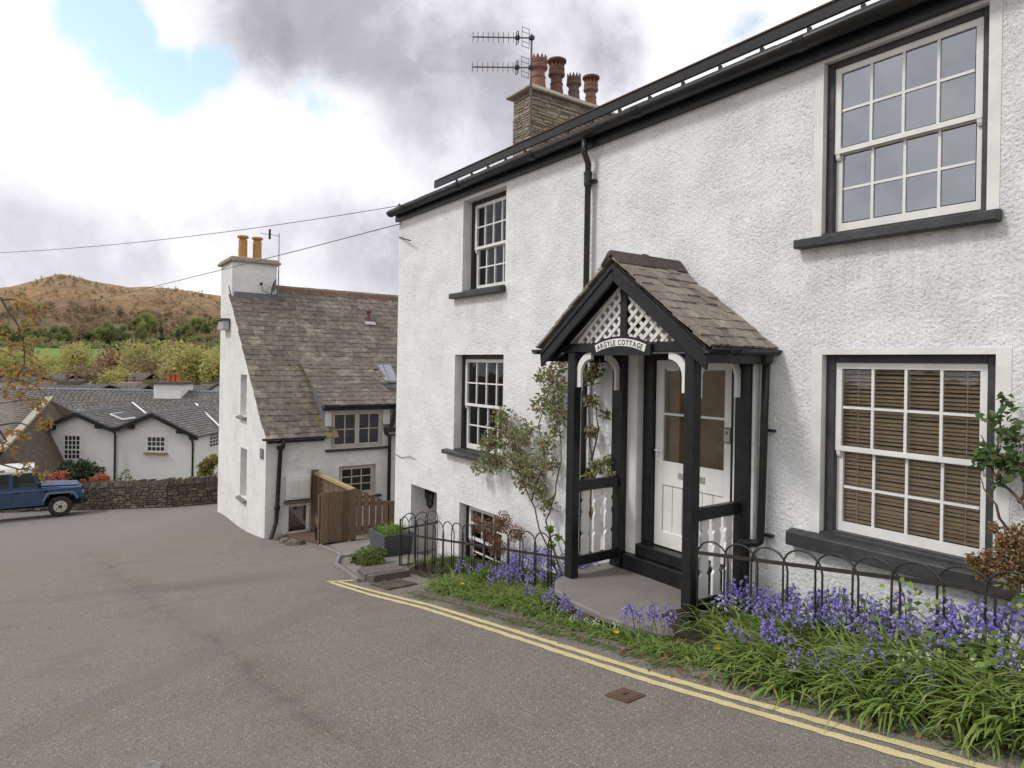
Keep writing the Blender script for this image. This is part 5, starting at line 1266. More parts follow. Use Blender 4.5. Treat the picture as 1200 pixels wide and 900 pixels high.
# gable wall with two deep narrow windows
G = [(-18.06, -17.42, .16, 1.24), (-17.95, -17.28, -1.93, -.66)]
def gtop(x): return ezz+(ex-x)*math.tan(ra)-.05 if x > RGX else RGZ-.05
xsl = sorted(set([HB, RGX, HX]+[r[i] for r in G for i in (0, 1)])); mb = MB()
for i in range(len(xsl)-1):
    x0, x1 = xsl[i], xsl[i+1]; zl = [-4.6]+sorted([z for r in G if r[0] <= x0+1e-6 and r[1] >= x1-1e-6 for z in r[2:]])
    segs = []; z = -4.6
    for r in sorted([r for r in G if r[0] <= x0+1e-6 and r[1] >= x1-1e-6], key=lambda q: q[2]): segs.append((z, z, r[2], r[2])); z = r[3]
    segs.append((z, z, gtop(x0), gtop(x1)))
    for a, b, c, d in segs: mb.add([(x0, HY, a), (x1, HY, b), (x1, HY, d), (x0, HY, c)], [(0, 1, 2, 3)])
for a, b, c, d in G:
    k = .26
    mb.add([(a, HY, c), (a, HY+k, c), (a, HY+k, d), (a, HY, d)], [(0, 1, 2, 3)]); mb.add([(b, HY, c), (b, HY+k, c), (b, HY+k, d), (b, HY, d)], [(3, 2, 1, 0)]); mb.add([(a, HY, d), (b, HY, d), (b, HY+k, d), (a, HY+k, d)], [(3, 2, 1, 0)]); mb.add([(a, HY, c), (b, HY, c), (b, HY+k, c), (a, HY+k, c)], [(0, 1, 2, 3)])
mesh_obj('gable_wall', mb.v, mb.f, RC, lh, False, WORLD[lh.name])
for a, b, c, d in G:
    wn_ = OB('window', MB().box(a, a+.06, HY+.2, HY+.25, c, d).box(b-.06, b, HY+.2, HY+.25, c, d).box(a+.06, b-.06, HY+.2, HY+.25, d-.06, d).box(a+.06, b-.06, HY+.2, HY+.25, c, c+.07).box(a+.06, b-.06, HY+.21, HY+.24, (c+d)/2-.02, (c+d)/2+.02), M['white_paint'], lh)
    OB('pane', MB().box(a+.06, b-.06, HY+.222, HY+.226, c+.07, d-.06), M['window_glass'], wn_)
    OB('sill', MB().prism([(a-.05, HY-.10, c-.07), (a-.05, HY-.003, c-.07), (a-.05, HY-.003, c+.01), (a-.05, HY-.10, c-.02)], (b-a+.1, 0, 0)), M['flag_stone'], wn_, bevel=.006)
OB('back_wall', MB().box(HB, HB+.3, HY+.003, HY1, -4.8, RGZ-.3), RC, lh); OB('far_gable', MB().prism([(HX, HY1, -3.4), (HX, HY1, HE), (RGX, HY1, RGZ-.05), (HB, HY1, RGZ-.1), (HB, HY1, -4.8)], (0, .3, 0)), RC, lh)
OB('floor', MB().box(HB+.3, HX-.3, HY+.3, HY1, -.55, -.45), M['dark_mortar'], lh); OB('inner_wall', MB().box(HX-1.6, HX-1.5, HY+.3, HY1, -3.2, .6), M['dark_mortar'], lh)
# roof deck and back slope
p0, p1 = rf(0, HY-.09), rf(rl, HY-.09)
def deck(s0, s1, y0, y1):
    a, b = rf(s0, y0), rf(s1, y0); OB('roof_deck', MB().prism([a, b, b-Vector((0, 0, .05)), a-Vector((0, 0, .05))], (0, y1-y0, 0)), M['dark_mortar'], lh)
deck(0, rl, HY-.02, .33); deck(0, rl, 2.07, HY1); deck((ex+17.25)/math.cos(ra), rl, .33, 2.07)
OB('back_roof', MB().prism([(RGX, .17, RGZ), (HB-.2, .17, RGZ-.75), (HB-.2, .17, RGZ-.82), (RGX, .17, RGZ-.06)], (0, HY1-.1, 0)), M['far_slate'], lh)
# slates
def mat_slope(fn, ang_, y, s, lift, jr):
    up = Vector((-math.cos(ang_), 0, math.sin(ang_))); nr = Vector((math.sin(ang_), 0, math.cos(ang_))); xx = up.cross(nr)
    p = fn(s, y, lift)
    m_ = Matrix(((xx.x, up.x, nr.x, p.x), (xx.y, up.y, nr.y, p.y), (xx.z, up.z, nr.z, p.z), (0, 0, 0, 1)))
    return m_ @ Matrix.Rotation(jr, 4, 'Z') @ Matrix.Rotation(-.05, 4, 'X')
big = {k: [(w_, rough_slate(w_, .36, .018, k)) for w_ in (.20, .26, .26, .32, .36)] for k in ('old_slate', 'gold_slate')}
dorm_y0, dorm_y1 = .30, 2.10
dex, dez = HX+.20, .57
dmx, dmz = -17.35, None
s_m = (ex+17.38)/math.cos(ra); dmz = rf(s_m, 0).z; da = math.atan2(dmz-dez, dex+17.38); dl = math.hypot(dmz-dez, dex+17.38)
def df(s, y, lift=0.0): return Vector((dex-math.cos(da)*s+math.sin(da)*lift, y, dez+math.sin(da)*s+math.cos(da)*lift))
offh = Vector(WORLD[lh.name]); rest_v = []; rest_f = []; nind = [0]
def put(fn, ang_, y, s, w_, src, ind):
    m_ = mat_slope(fn, ang_, y, s, .012+rnd.uniform(0, .008), rnd.uniform(-.015, .015))
    if ind:
        c = src.copy(); COL.objects.link(c); c.name = 'slate'; c.parent = lh; m_.translation = m_.translation-offh; c.matrix_local = m_; nind[0] += 1
    else:
        o = len(rest_v)
        for v in src.data.vertices: q = m_ @ v.co; rest_v.append((q.x-offh.x, q.y-offh.y, q.z-offh.z))
        for p in src.data.polygons: rest_f.append(tuple(i+o for i in p.vertices))
# dormer slates first
for r_ in range(11):
    s = -.06+r_*.20
    if s > dl-.05: break
    y = dorm_y0-.06+rnd.uniform(-.05, 0)
    while y < dorm_y1+.02:
        w_, src = rnd.choice(big['old_slate']); put(df, da, y+w_/2, s, w_, src, True); y += w_+.005
nr_ = int(rl/.195)+1
for r_ in range(nr_):
    s = -.07+r_*.195
    if s > rl-.05: break
    y = HY-.05+rnd.uniform(-.03, 0) if s < rl-.75 else .18
    while y < 6.2:
        gold = (s < 2.2 and 2.1 < y < 2.7 and rnd.random() < .75) or (s < 2.4 and .05 < y < .30 and rnd.random() < .45)
        w_, src = rnd.choice(big['gold_slate' if gold else 'old_slate'])
        hid = dorm_y0+.04 < y and y+w_ < dorm_y1-.02 and s < s_m-.15
        if not hid: put(rf, ra, y+w_/2, s, w_, src, nind[0] < 300 and y < 4.2)
        y += w_+.005
o = mesh_obj('slates', rest_v, rest_f, M['old_slate'], lh); o['kind'] = 'stuff'
for k in range(18):
    y0 = .35+k*.42 if k else .30
    A = [(RGX-.16, RGZ-.10), (RGX+.16, RGZ-.11), (RGX+.06, RGZ+.06), (RGX-.06, RGZ+.06)]
    OB('ridge_tile', MB().prism([(a_, y0, b_) for a_, b_ in A], (0, .41, 0)), M['red_ridge'], lh, bevel=.01)
# dormer cheeks, roof deck, window
OB('dormer_deck', MB().prism([df(0, dorm_y0-.03), df(dl, dorm_y0-.03), df(dl, dorm_y0-.03)-Vector((0, 0, .06)), df(0, dorm_y0-.03)-Vector((0, 0, .06))], (0, dorm_y1-dorm_y0+.06, 0)), M['dark_mortar'], lh)
for y in (dorm_y0+.03, dorm_y1-.06):
    OB('dormer_cheek', MB().prism([(HX-.003, y, HE), (HX-.003, y, .53), (-17.3, y, dmz-.08), ], (0, .03, 0)), M['lead'], lh)
OB('dormer_fascia', MB().box(HX+.01, HX+.16, dorm_y0-.04, dorm_y1+.04, .42, .545), M['black_paint'], lh, bevel=.006)
OB('dormer_gutter', gutter_y(HX+.22, dorm_y0-.06, dorm_y1+.06, .545, .05), GB, lh, True)
def casement(par, y0, y1, z0, z1, cols, panes_c, panes_r, mat, sill=True, depth=.05):
    f = .05; xo = HX-depth; mb = MB()
    mb.box(xo-.06, xo, y0, y0+f, z0, z1).box(xo-.06, xo, y1-f, y1, z0, z1).box(xo-.06, xo, y0+f, y1-f, z1-f, z1).box(xo-.06, xo, y0+f, y1-f, z0, z0+f)
    win = OB('window', mb, M[mat], par, bevel=.004)
    iy0, iy1, iz0, iz1 = y0+f, y1-f, z0+f, z1-f
    for c in range(cols):
        a, b = iy0+(iy1-iy0)*c/cols+.004, iy0+(iy1-iy0)*(c+1)/cols-.004; mb = MB(); t = .05; xx0, xx1 = xo-.045, xo-.004+.016
        mb.box(xx0, xx1, a, a+t, iz0, iz1).box(xx0, xx1, b-t, b, iz0, iz1).box(xx0, xx1, a+t, b-t, iz1-t, iz1).box(xx0, xx1, a+t, b-t, iz0, iz0+t)
        for k in range(1, panes_c): yy = a+t+(b-a-2*t)*k/panes_c; mb.box(xx0+.01, xx1-.008, yy-.011, yy+.011, iz0+t, iz1-t)
        for k in range(1, panes_r): zz = iz0+t+(iz1-iz0-2*t)*k/panes_r; mb.box(xx0+.012, xx1-.010, a+t, b-t, zz-.011, zz+.011)
        OB('casement', mb, M[mat], win)
        for i in range(panes_c):
            for j in range(panes_r):
                ya, yb_ = a+t+(b-a-2*t)*i/panes_c+.011, a+t+(b-a-2*t)*(i+1)/panes_c-.011; za, zb_ = iz0+t+(iz1-iz0-2*t)*j/panes_r+.011, iz0+t+(iz1-iz0-2*t)*(j+1)/panes_r-.011
                OB('pane', MB().box(xo-.022, xo-.018, ya, yb_, za, zb_), M['window_glass'], win)
    if sill: OB('sill', MB().box(xo-.02, HX+.08, y0-.14, y1+.14, z0-.07, z0-.012), M['sill_paint'], win, bevel=.008)
    return win
casement(lh, .502, 1.878, -.528, .398, 2, 2, 2, 'cream_paint')
casement(lh, .722, 1.698, -1.748, -.982, 1, 3, 3, 'cream_paint', True, .08)
OB('window_surround', MB().box(HX-.004, HX+.006, .50, .72, -1.75, -.98).box(HX-.004, HX+.006, 1.70, 1.86, -1.75, -.98).box(HX-.004, HX+.0055, .50, 1.86, -.98, -.90), M['smooth_render'], lh)
# eave gutter, downpipes
hg = OB('gutter', gutter_y(HX+.235, HY-.14, dorm_y0-.02, HE-.01, .055), GB, lh, True)
OB('eave_board', MB().box(HX+.002, HX+.14, HY+.003, dorm_y0-.005, HE-.14, HE-.02), M['black_paint'], lh)
OB('gutter', gutter_y(HX+.235, dorm_y1+.02, 5.0, HE-.01, .055), GB, lh, True)
def tub(name, pts, r, par, mat=GB, n=10): return OB(name, MB().tube(pts, r, n), mat, par, True)
pz = gz(HX+.3, HY)
dpl = tub('downpipe', [(HX+.235, -.72, HE-.05), (HX+.235, -.72, HE-.2), (HX+.10, -.74, HE-.32), (HX+.10, -.77, -1.2), (HX+.10, -.80, -2.0), (HX+.12, -.82, -2.15), (HX+.28, -.95, -2.40), (HX+.34, -1.02, -2.62)], .052, lh)
for z in (-.45, -1.85): OB('pipe_collar', MB().lathe((HX+.10, -.76 if z > -1 else -.795, z), [(.06, 0), (.068, .01), (.068, .07), (.06, .08)], 12), GB, dpl)
dp2 = tub('downpipe', [(HX+.22, 2.10, .50), (HX+.16, 2.10, .2), (HX+.10, 2.03, -.1), (HX+.10, 2.02, -.3), (HX+.10, 2.02, -2.6)], .045, lh)
OB('hopper', MB().prism([(HX+.01, 1.86, -.06), (HX+.01, 2.20, -.06), (HX+.01, 2.14, -.26), (HX+.01, 1.92, -.26)], (.2, 0, 0)), GB, dp2, bevel=.01)
# rooflight, vent pipe
rlw = OB('rooflight', MB(), M['black_paint'], lh)
bpy.data.objects.remove(rlw)
def quad_on_roof(s0, s1, y0, y1, l0, l1): return [rf(s0, y0, l0), rf(s1, y0, l0), rf(s1, y1, l0), rf(s0, y1, l0)], [rf(s0, y0, l1), rf(s1, y0, l1), rf(s1, y1, l1), rf(s0, y1, l1)]
def roofbox(name, s0, s1, y0, y1, l0, l1, mat, par):
    a, b = quad_on_roof(s0, s1, y0, y1, l0, l1); mb = MB().add(a+b, [(0, 1, 2, 3), (7, 6, 5, 4), (0, 4, 5, 1), (1, 5, 6, 2), (2, 6, 7, 3), (3, 7, 4, 0)]); return OB(name, mb, mat, par)
sA, sB = (ex+16.64)/math.cos(ra), (ex+17.22)/math.cos(ra)
rlw = roofbox('rooflight', sA, sB, 2.24, 2.84, 0, .09, M['plate_grey'], lh)
for y0, y1 in ((2.30, 2.53), (2.55, 2.78)): roofbox('pane', sA+.07, sB-.07, y0, y1, .091, .098, M['sky_glass'], rlw)
roofbox('flashing', sA-.16, sA-.005, 2.24, 2.84, .02, .045, M['lead'], rlw)
vp = rf((ex+18.66)/math.cos(ra), 2.75); vt = OB('vent_pipe', MB().lathe(vp-Vector((0, 0, .1)), [(.05, 0), (.05, .36), (.09, .38), (.09, .44), (.03, .48)], 10), M['dark_terracotta'], lh)
OB('flashing', MB().prism([rf((ex+18.5)/math.cos(ra), 2.58, .05), rf((ex+18.6)/math.cos(ra), 2.58, .05), rf((ex+18.6)/math.cos(ra), 2.92, .05), rf((ex+18.5)/math.cos(ra), 2.92, .05)], (.01, 0, .012)), M['metal'], vt)
# chimney with two buff pots
CX0, CX1, CY0, CY1 = -20.62, -19.22, HY-.005, .16
lc = OB('chimney', MB().box(CX0, CX1, CY0, CY1, 2.9, 4.36), RC, lh)
OB('chimney_cap', MB().box(CX0-.10, CX1+.10, CY0-.09, CY1+.09, 4.36, 4.44).box(CX0-.05, CX1+.05, CY0-.04, CY1+.04, 4.44, 4.50), M['stone_brown'], lc, bevel=.01)
OB('flashing', MB().box(CX1-.01, CX1+.025, CY0+.05, CY1+.03, 3.36, 3.52), M['lead'], lc)
for yy in (-.62, -.22):
    pt = OB('chimney_pot', MB().lathe((-19.9, yy, 4.48), [(.125, 0), (.12, .60), (.125, .61), (.10, .615), (.10, .66), (.15, .67), (.16, .71), (.14, .735), (.04, .74)], 16), M['buff_clay'], lc)
# aerial and satellite dish on the chimney
a2 = thing('tv_aerial', 'thin aerial mast with small dark antenna beside the two buff chimney pots', 'aerial', (-19.15, .19, 3.5))
tub('mast', [(-19.15, .19, 3.5), (-19.15, .19, 5.28)], .02, a2, M['metal'], 6)
tub('arm', [(-19.15, .19, 5.2), (-19.15, -.32, 5.22)], .01, a2, M['metal'], 5); OB('antenna', MB().box(-19.18, -19.12, -.10, -.05, 5.08, 5.36), M['plastic_black'], a2)
sd_ = thing('satellite_dish', 'grey satellite dish clamped to the white chimney', 'satellite dish', (-19.10, .14, 3.6))
mb = MB(); n = 16; c0 = Vector((-19.0, .06, 3.72)); ax = Vector((-.05, -.95, .25)).normalized(); s1 = ax.cross(Vector((0, 0, 1))).normalized(); s2 = s1.cross(ax)
for rr, dd in ((0.02, 0), (.11, .02), (.20, .05), (.20, .04), (.11, 0), (.02, -.02)):
    for k in range(n): q = 2*PI*k/n; mb.v.append(tuple(c0+ax*dd+s1*(math.cos(q)*rr)+s2*(math.sin(q)*rr*1.1)))
for i in range(5):
    for k in range(n): mb.f.append((i*n+k, i*n+(k+1) % n, (i+1)*n+(k+1) % n, (i+1)*n+k))
OB('dish', mb, M['plate_grey'], sd_, True)
tub('arm', [c0-s2*.24, c0+ax*.30-s2*.22, c0+ax*.36-s2*.05], .012, sd_, M['plate_grey'], 5); OB('receiver', MB().box(*sum([[v-.035, v+.035] for v in (c0+ax*.38-s2*.05)], [])), M['plastic_black'], sd_); tub('bracket', [c0-ax*.02, (-19.16, .17, 3.7)], .02, sd_, M['plate_grey'], 6)
# floodlight, plaque and meter boxes
fl = thing('floodlight', 'boxy grey floodlight on the white gable near the chimney', 'light', (-19.6, HY-.1, 2.4))
OB('housing', MB().box(-20.0, -19.35, HY-.20, HY-.03, 2.45, 2.72), M['metal'], fl, bevel=.02); OB('hood', MB().box(-20.05, -19.3, HY-.26, HY-.02, 2.72, 2.77), M['step_stone'], fl, bevel=.008); OB('mount', MB().box(-19.75, -19.6, HY-.03, HY+.01, 2.5, 2.68), M['plate_grey'], fl)
pq = thing('wall_plaque', 'small grey notice plate on the white gable by the downpipe', 'sign', (-15.8, HY-.02, -.7))
OB('plate', MB().box(-15.98, -15.72, HY-.025, HY-.004, -.70, -.46), M['plate_grey'], pq, bevel=.004)
for k in range(4): OB('text_line', MB().box(-15.94, -15.76-.03*(k % 2), HY-.0275, HY-.0255, -.52-.04*k, -.505-.04*k), M['metal'], pq)
mbx = thing('meter_box', 'white two-door meter box fixed to the house wall above the small glazed hatch', 'box', (HX+.06, -.3, -1.65))
OB('case', MB().box(HX+.003, HX+.13, -.60, -.02, -1.66, -1.10), M['white_paint'], mbx, bevel=.01)
for y in (-.56, -.30): OB('door', MB().box(HX+.131, HX+.145, y, y+.24, -1.62, -1.19), M['smooth_render'], mbx, bevel=.004)
OB('ledge', MB().box(HX+.003, HX+.16, -.62, 0.0, -1.75, -1.69), M['stone_dark'], mbx, bevel=.006)
ht = OB('hatch', MB().box(HX-.02, HX+.05, -.57, -.51, -2.42, -1.76).box(HX-.02, HX+.05, -.08, -.02, -2.42, -1.76).box(HX-.02, HX+.05, -.51, -.08, -1.83, -1.76), M['white_paint'], lh); OB('pane', MB().box(HX+.0, HX+.005, -.51, -.08, -2.42, -1.83), M['sky_glass'], ht)
tub('wall_cable', [(HX+.01, .02, -.7), (HX+.01, .02, -1.7)], .012, lh, M['smooth_render'], 5)

# ================================================================ YARD FENCES
def fence_board(par, a, b, z0, z1a, z1b, th=.022, mat='fence_wood'):
    a, b = Vector((*a, 0)), Vector((*b, 0)); d = (b-a).normalized(); nn = Vector((-d.y, d.x, 0))*th
    return OB('board', MB().prism([(a.x, a.y, z0), (b.x, b.y, z0), (b.x, b.y, z1b), (a.x, a.y, z1a)], nn), M[mat], par, bevel=.004)
fa = thing('board_fence', 'brown board fence with sloping top across the yard beside the planter', 'fence', (-12.97, .3, gz(-12.97, .3)))
y = -.62
for i in range(5):
    fence_board(fa, (-12.97, y), (-12.97, y+.143), -2.10+rnd.uniform(-.01, .01), -1.045+rnd.uniform(-.012, .012), -1.045+rnd.uniform(-.01, .01)); y += .152
y = .14
for i in range(8):
    zt0 = -1.045-(y-.14)*.5; fence_board(fa, (-12.96, y), (-12.96, y+.118), -2.02, zt0, zt0-.055); y += .148
for z in (-1.35, -1.9):
    OB('cross_rail', MB().box(-13.06, -12.995, -.60, .14, z-.04, z+.04), M['fence_wood'], fa)
    OB('cross_rail', MB().bar((-13.03, .15, z-.02), (-13.03, 1.30, z-.12 if z > -1.5 else z), .05, .08), M['fence_wood'], fa)
for y in (-.58, .12, 1.28): OB('fence_post', MB().box(-13.15, -13.062, y-.05, y+.04, -2.35, -1.12 if y < .5 else -1.75), M['fence_wood'], fa)
fb = thing('board_fence', 'brown board fence with pale top rail running from the white house wall', 'fence', (-14.3, .12, gz(-14.3, .1)))
for i in range(15):
    x = -15.40+i*.155; fence_board(fb, (x, .10), (x+.145, .10), gz(x, .1)+.55, -1.12, -1.12, .02)
OB('top_rail', MB().bar((-15.45, .095, -1.065), (-13.05, .095, -1.075), .09, .07), M['pale_wood'], fb, bevel=.004); OB('fence_post', MB().box(-15.53, -15.40, .03, .16, gz(-15.5), -1.0), M['fence_wood'], fb); OB('fence_post', MB().box(-13.30, -13.2, .13, .22, gz(-13.2)-.1, -1.1), M['fence_wood'], fb)
for x in (-14.7, -13.9): OB('fence_post', MB().box(x-.04, x+.04, .125, .2, gz(x)-.1, -1.13), M['fence_wood'], fb)
slab_poly('paving_slab', [(-15.4, -.62), (-13.1, -.55), (-13.1, .0), (-15.4, .0)], 0, .05, M['rusty'])
pp = thing('plant_pot', 'small black plant pot with drooping plant behind the board fence', 'plant pot', (-13.6, -.42, gz(-13.6, -.4)+.05))
OB('pot', MB().lathe((-13.6, -.42, gz(-13.6, -.4)+.05), [(.09, 0), (.13, .26), (.14, .26), (.14, .30), (.11, .30), (.10, .24)], 14), M['plastic_black'], pp)
V, F = blade_arrays(np.array([(-13.6+rnd.gauss(0, .04), -.42+rnd.gauss(0, .04), gz(-13.6, -.4)+.3) for _ in range(60)]), (.25, .5), (.012, .022), nrs.normal(size=(60, 2)), 5)
np_mesh('plant', V-np.array(WORLD[pp.name]), F, M['rust_leaf'], pp)
for i in range(16):
    x, y = -14.6+rnd.uniform(-.75, .9), -.86+rnd.uniform(-.10, .12); r_ = rnd.uniform(.06, .14); z = gz(x, y)
    o = OB('rubble_stone', MB().lathe((x, y, z-.03), [(r_*.8, 0), (r_, r_*.35), (r_*.75, r_*.9), (r_*.3, r_*1.05)], 7), M['stone_dark']); tag(o, 'loose dark stone in the rubble row before the meter box', 'stone', 'rubble by the house wall')

# ================================================================ GARDEN WALL OF DRY STONE
gw = thing('dry_stone_wall', 'dark dry stone wall with upright coping stones beyond the forecourt', 'wall', (-30, -1, gz(-30)))
tot = 0; nst = 0
for (x0, y0), (x1, y1) in zip(WALLP[:-1], WALLP[1:]):
    a, b = Vector((x0, y0, 0)), Vector((x1, y1, 0)); Ln = (b-a).length; d = (b-a)/Ln; nn = Vector((d.y, -d.x, 0))
    if nn.dot(EYE-a) < 0: nn = -nn
    za, zb_ = gz(x0, y0)-.05, gz(x1, y1)-.05; H = 1.02
    P = [(a.x, a.y, za-.3), (b.x, b.y, zb_-.3), (b.x, b.y, zb_+H), (a.x, a.y, za+H)]
    OB('core', MB().prism(P, -nn*.45), M['dark_mortar'], gw)
    def fn(s, h, o, a=a, d=d, nn=nn, za=za, zb_=zb_, Ln=Ln): q = a+d*s+nn*o; return (q.x, q.y, za+(zb_-za)*s/Ln+h)
    vis = -5 < y1 < 1
    if vis:
        for st in stonewall_face(gw, fn, Ln, H, .07, .17, .14, .46, .07, None): OB('stone', MB().add(*st), M['stone_dark'], gw); nst += 1
    s = 0
    while s < Ln-.05:
        w_ = rnd.uniform(.08, .16); hh = rnd.uniform(.15, .24); z = za+(zb_-za)*s/Ln+H; q = a+d*s; tl_ = rnd.uniform(-.05, .05)
        if vis: OB('coping_stone', MB().prism([q+nn*.04+Vector((0, 0, z)), q+d*w_+nn*.04+Vector((0, 0, z)), q+d*(w_+tl_)+nn*.03+Vector((0, 0, z+hh)), q+d*(.01+tl_)+nn*.03+Vector((0, 0, z+hh*.9))], -nn*.42), M['stone_dark'], gw)
        s += w_+.012
# moss and weeds on the wall top
# ================================================================ PARKED OFF-ROADER
paint('car_blue', (.022, .056, .125), .45, .0, dirt=(.045, .075, .125), dscale=2.5, bump=.05, spec=.5)
paint('car_blue_faded_and_lit', (.10, .19, .30), .5, .1); paint('car_white', (.62, .60, .57), .5, .12); paint('tyre', (.02, .019, .018), .85, 0, dirt=(.05, .046, .042), dscale=8); paint('rim', (.55, .53, .47), .5, .15, dscale=12); paint('underbody', (.012, .012, .012), .9, .1); paint('seat_grey', (.08, .085, .09), .9, .2)
wp = dpt(70.5, 601.5, 25.6); g0 = None
wx, wyy = wp.x, wp.y
car = thing('parked_car', 'boxy old blue off-road car with white roof parked by the dry stone wall', 'car', (wx, wyy, gz(wx, wyy)), math.atan2(cR.y, cR.x)+R(36), None, True)
# local frame: x forward, y to the far side, z up; near front wheel centre at x=0,y=0
slope = R(-1.2)
car.rotation_euler = (0, slope*0, car.rotation_euler.z)
WD, CB = 1.72, M['car_blue']
def cb(name, mb, mat, par=car, bev=0, sm=False): return OB(name, mb, mat, par, sm, bev)
def extr(prof, y0, y1): return MB().prism([(x, y0, z) for x, z in prof], (0, y1-y0, 0))
def archpts(cx, r, z0, a0=0, a1=PI, n=10): return [(cx+r*math.cos(a0+(a1-a0)*i/n), max(z0, .42+r*math.sin(a0+(a1-a0)*i/n))) for i in range(n+1)]
# lower body side panel with wheel arches
prof = [(.74, .70), (.70, 1.06), (.60, 1.13), (-.66, 1.20), (-3.62, 1.20), (-3.62, .52), (-2.79-.50, .52)]
prof += [(-2.79+x, z) for x, z in [(-.48, .70), (-.38, .92), (.38, .92), (.48, .70)]]+[(-2.79+.52, .50), (-.52, .50)]+[(x, z) for x, z in [(-.48, .70), (-.38, .93), (.38, .93), (.50, .70)]]
cb('body', extr(prof, .02, WD-.02), CB, bev=.012)
cb('waist_highlight', MB().box(-3.6, .55, -.005, .022, 1.10, 1.135), M['car_blue_faded_and_lit'])  # highlight along the waist, painted as a strip of paler blue
bon = cb('bonnet', MB().prism([(.62, .30, 1.14), (.60, WD-.3, 1.14), (-.64, WD-.2, 1.215), (-.64, .2, 1.215)], (0, 0, .035)), CB, bev=.01)
for y0, y1 in ((-.06, .08), (WD-.08, WD+.06)):
    for cx in (0, -2.79):
        P = [(-.60, .66), (-.46, .98), (.44, .98), (.60, .68), (.53, .66), (.40, .915), (-.40, .915), (-.52, .66)]
        cb('wheel_arch', MB().prism([(cx+x, y0, z) for x, z in P], (0, y1-y0, 0)), M['car_blue_faded_and_lit'], bev=.008)
cb('bumper', MB().box(.74, .86, .0, WD, .50, .64), M['underbody'], bev=.01); cb('grille', MB().box(.745, .765, .45, WD-.45, .72, 1.04), M['underbody'])
for y in (.16, WD-.16): hl = cb('headlight', MB().tube([(.72, y, .88), (.76, y, .88)], .09, 14), M['metal'])
cb('indicator', MB().box(-.52, -.40, -.012, .02, .99, 1.06), M['underbody'])
cb('chassis', MB().box(-3.5, .7, .25, WD-.25, .40, .55), M['underbody'])
# cabin: pillars, roof, glass
def side(y0, y1):
    w0 = 1.20; w1 = 1.78
    mb = MB()
    mb.prism([(-.70, y0, w0), (-.62, y0, w0), (-.86, y0, w1), (-.94, y0, w1)], (0, y1-y0, 0))
    for a, b in ((-1.62, -1.50), (-2.52, -2.40), (-3.62, -3.52)): mb.box(a, b, y0, y1, w0, w1)
    mb.box(-3.52, -.70, y0+.002, y1-.002, w0, w0+.06); mb.box(-3.52, -.90, y0+.002, y1-.002, w1-.05, w1)
    cb('door_frame', mb, CB)
    for a, b, s_ in ((-1.50, -.72, .22), (-2.40, -1.62, 0), (-3.52, -2.52, 0)):
        cb('side_window', MB().prism([(a, (y0+y1)/2, w0+.06), (b, (y0+y1)/2, w0+.06), (b-s_, (y0+y1)/2, w1-.05), (a, (y0+y1)/2, w1-.05)], (0, .006, 0)), M['car_glass'])
side(.05, .085); side(WD-.085, WD-.05)
cb('windscreen', MB().prism([(-.66, .1, 1.22), (-.66, WD-.1, 1.22), (-.90, WD-.1, 1.77), (-.90, .1, 1.77)], (.008, 0, 0)), M['car_glass'])
cb('rear_panel', MB().box(-3.66, -3.60, .05, WD-.05, 1.18, 1.80), CB)
rp = [(.02, 1.78), (.04, 1.88), (.14, 1.985), (.35, 2.02), (WD-.35, 2.02), (WD-.14, 1.985), (WD-.04, 1.88), (WD-.02, 1.78)]
rfo = cb('roof', MB().prism([(-.84, y, z) for y, z in rp], (-2.84, 0, 0)), M['car_white'], bev=.015)
cb('alpine_window', MB().prism([(-1.75, .035, 1.87), (-1.75, .10, 1.945), (-3.2, .10, 1.945), (-3.2, .035, 1.87)], (0, -.006, .004)), M['car_glass'], rfo)
cb('gutter_strip', MB().box(-3.66, -.85, .0, .03, 1.775, 1.80), CB)
for x in (-1.2, -2.2):
    for y in (.3, 1.05): cb('seat', MB().box(x-.30, x-.15, y, y+.4, .9, 1.55).box(x-.28, x+.2, y, y+.4, .8, .95), M['seat_grey'], bev=.03)
mir = cb('door_mirror', MB().box(-.72, -.62, -.14, -.02, 1.20, 1.40), M['underbody'], bev=.01); cb('arm', MB().tube([(-.68, -.02, 1.25), (-.68, .06, 1.2)], .012, 6), M['underbody'], mir)
for x in (-1.54,): cb('door_gap', MB().box(x-.004, x+.004, .012, .021, .55, 1.19), M['underbody'])
cb('door_handle', MB().box(-1.45, -1.30, .0, .02, 1.02, 1.05), M['underbody'])
for cx in (0, -2.79):
    for y0, sg in ((-.02, 1), (WD+.02, -1)):
        wl = cb('wheel', MB().tube([(cx, y0, .40), (cx, y0+sg*.03, .40), (cx, y0+sg*.20, .40), (cx, y0+sg*.22, .40)], [.35, .40, .40, .35], 28), M['tyre'])
        cb('rim', MB().tube([(cx, y0-sg*.004, .40), (cx, y0+sg*.02, .40)], [.225, .235], 24), M['rim'], wl); cb('hub', MB().tube([(cx, y0-sg*.05, .40), (cx, y0, .40)], [.05, .075], 12), M['rusty'], wl)
        for k in range(5): q = 2*PI*k/5; cb('wheel_hole', MB().tube([(cx+.15*math.cos(q), y0-sg*.006, .40+.15*math.sin(q)), (cx+.15*math.cos(q), y0, .40+.15*math.sin(q))], .026, 8), M['underbody'], wl)

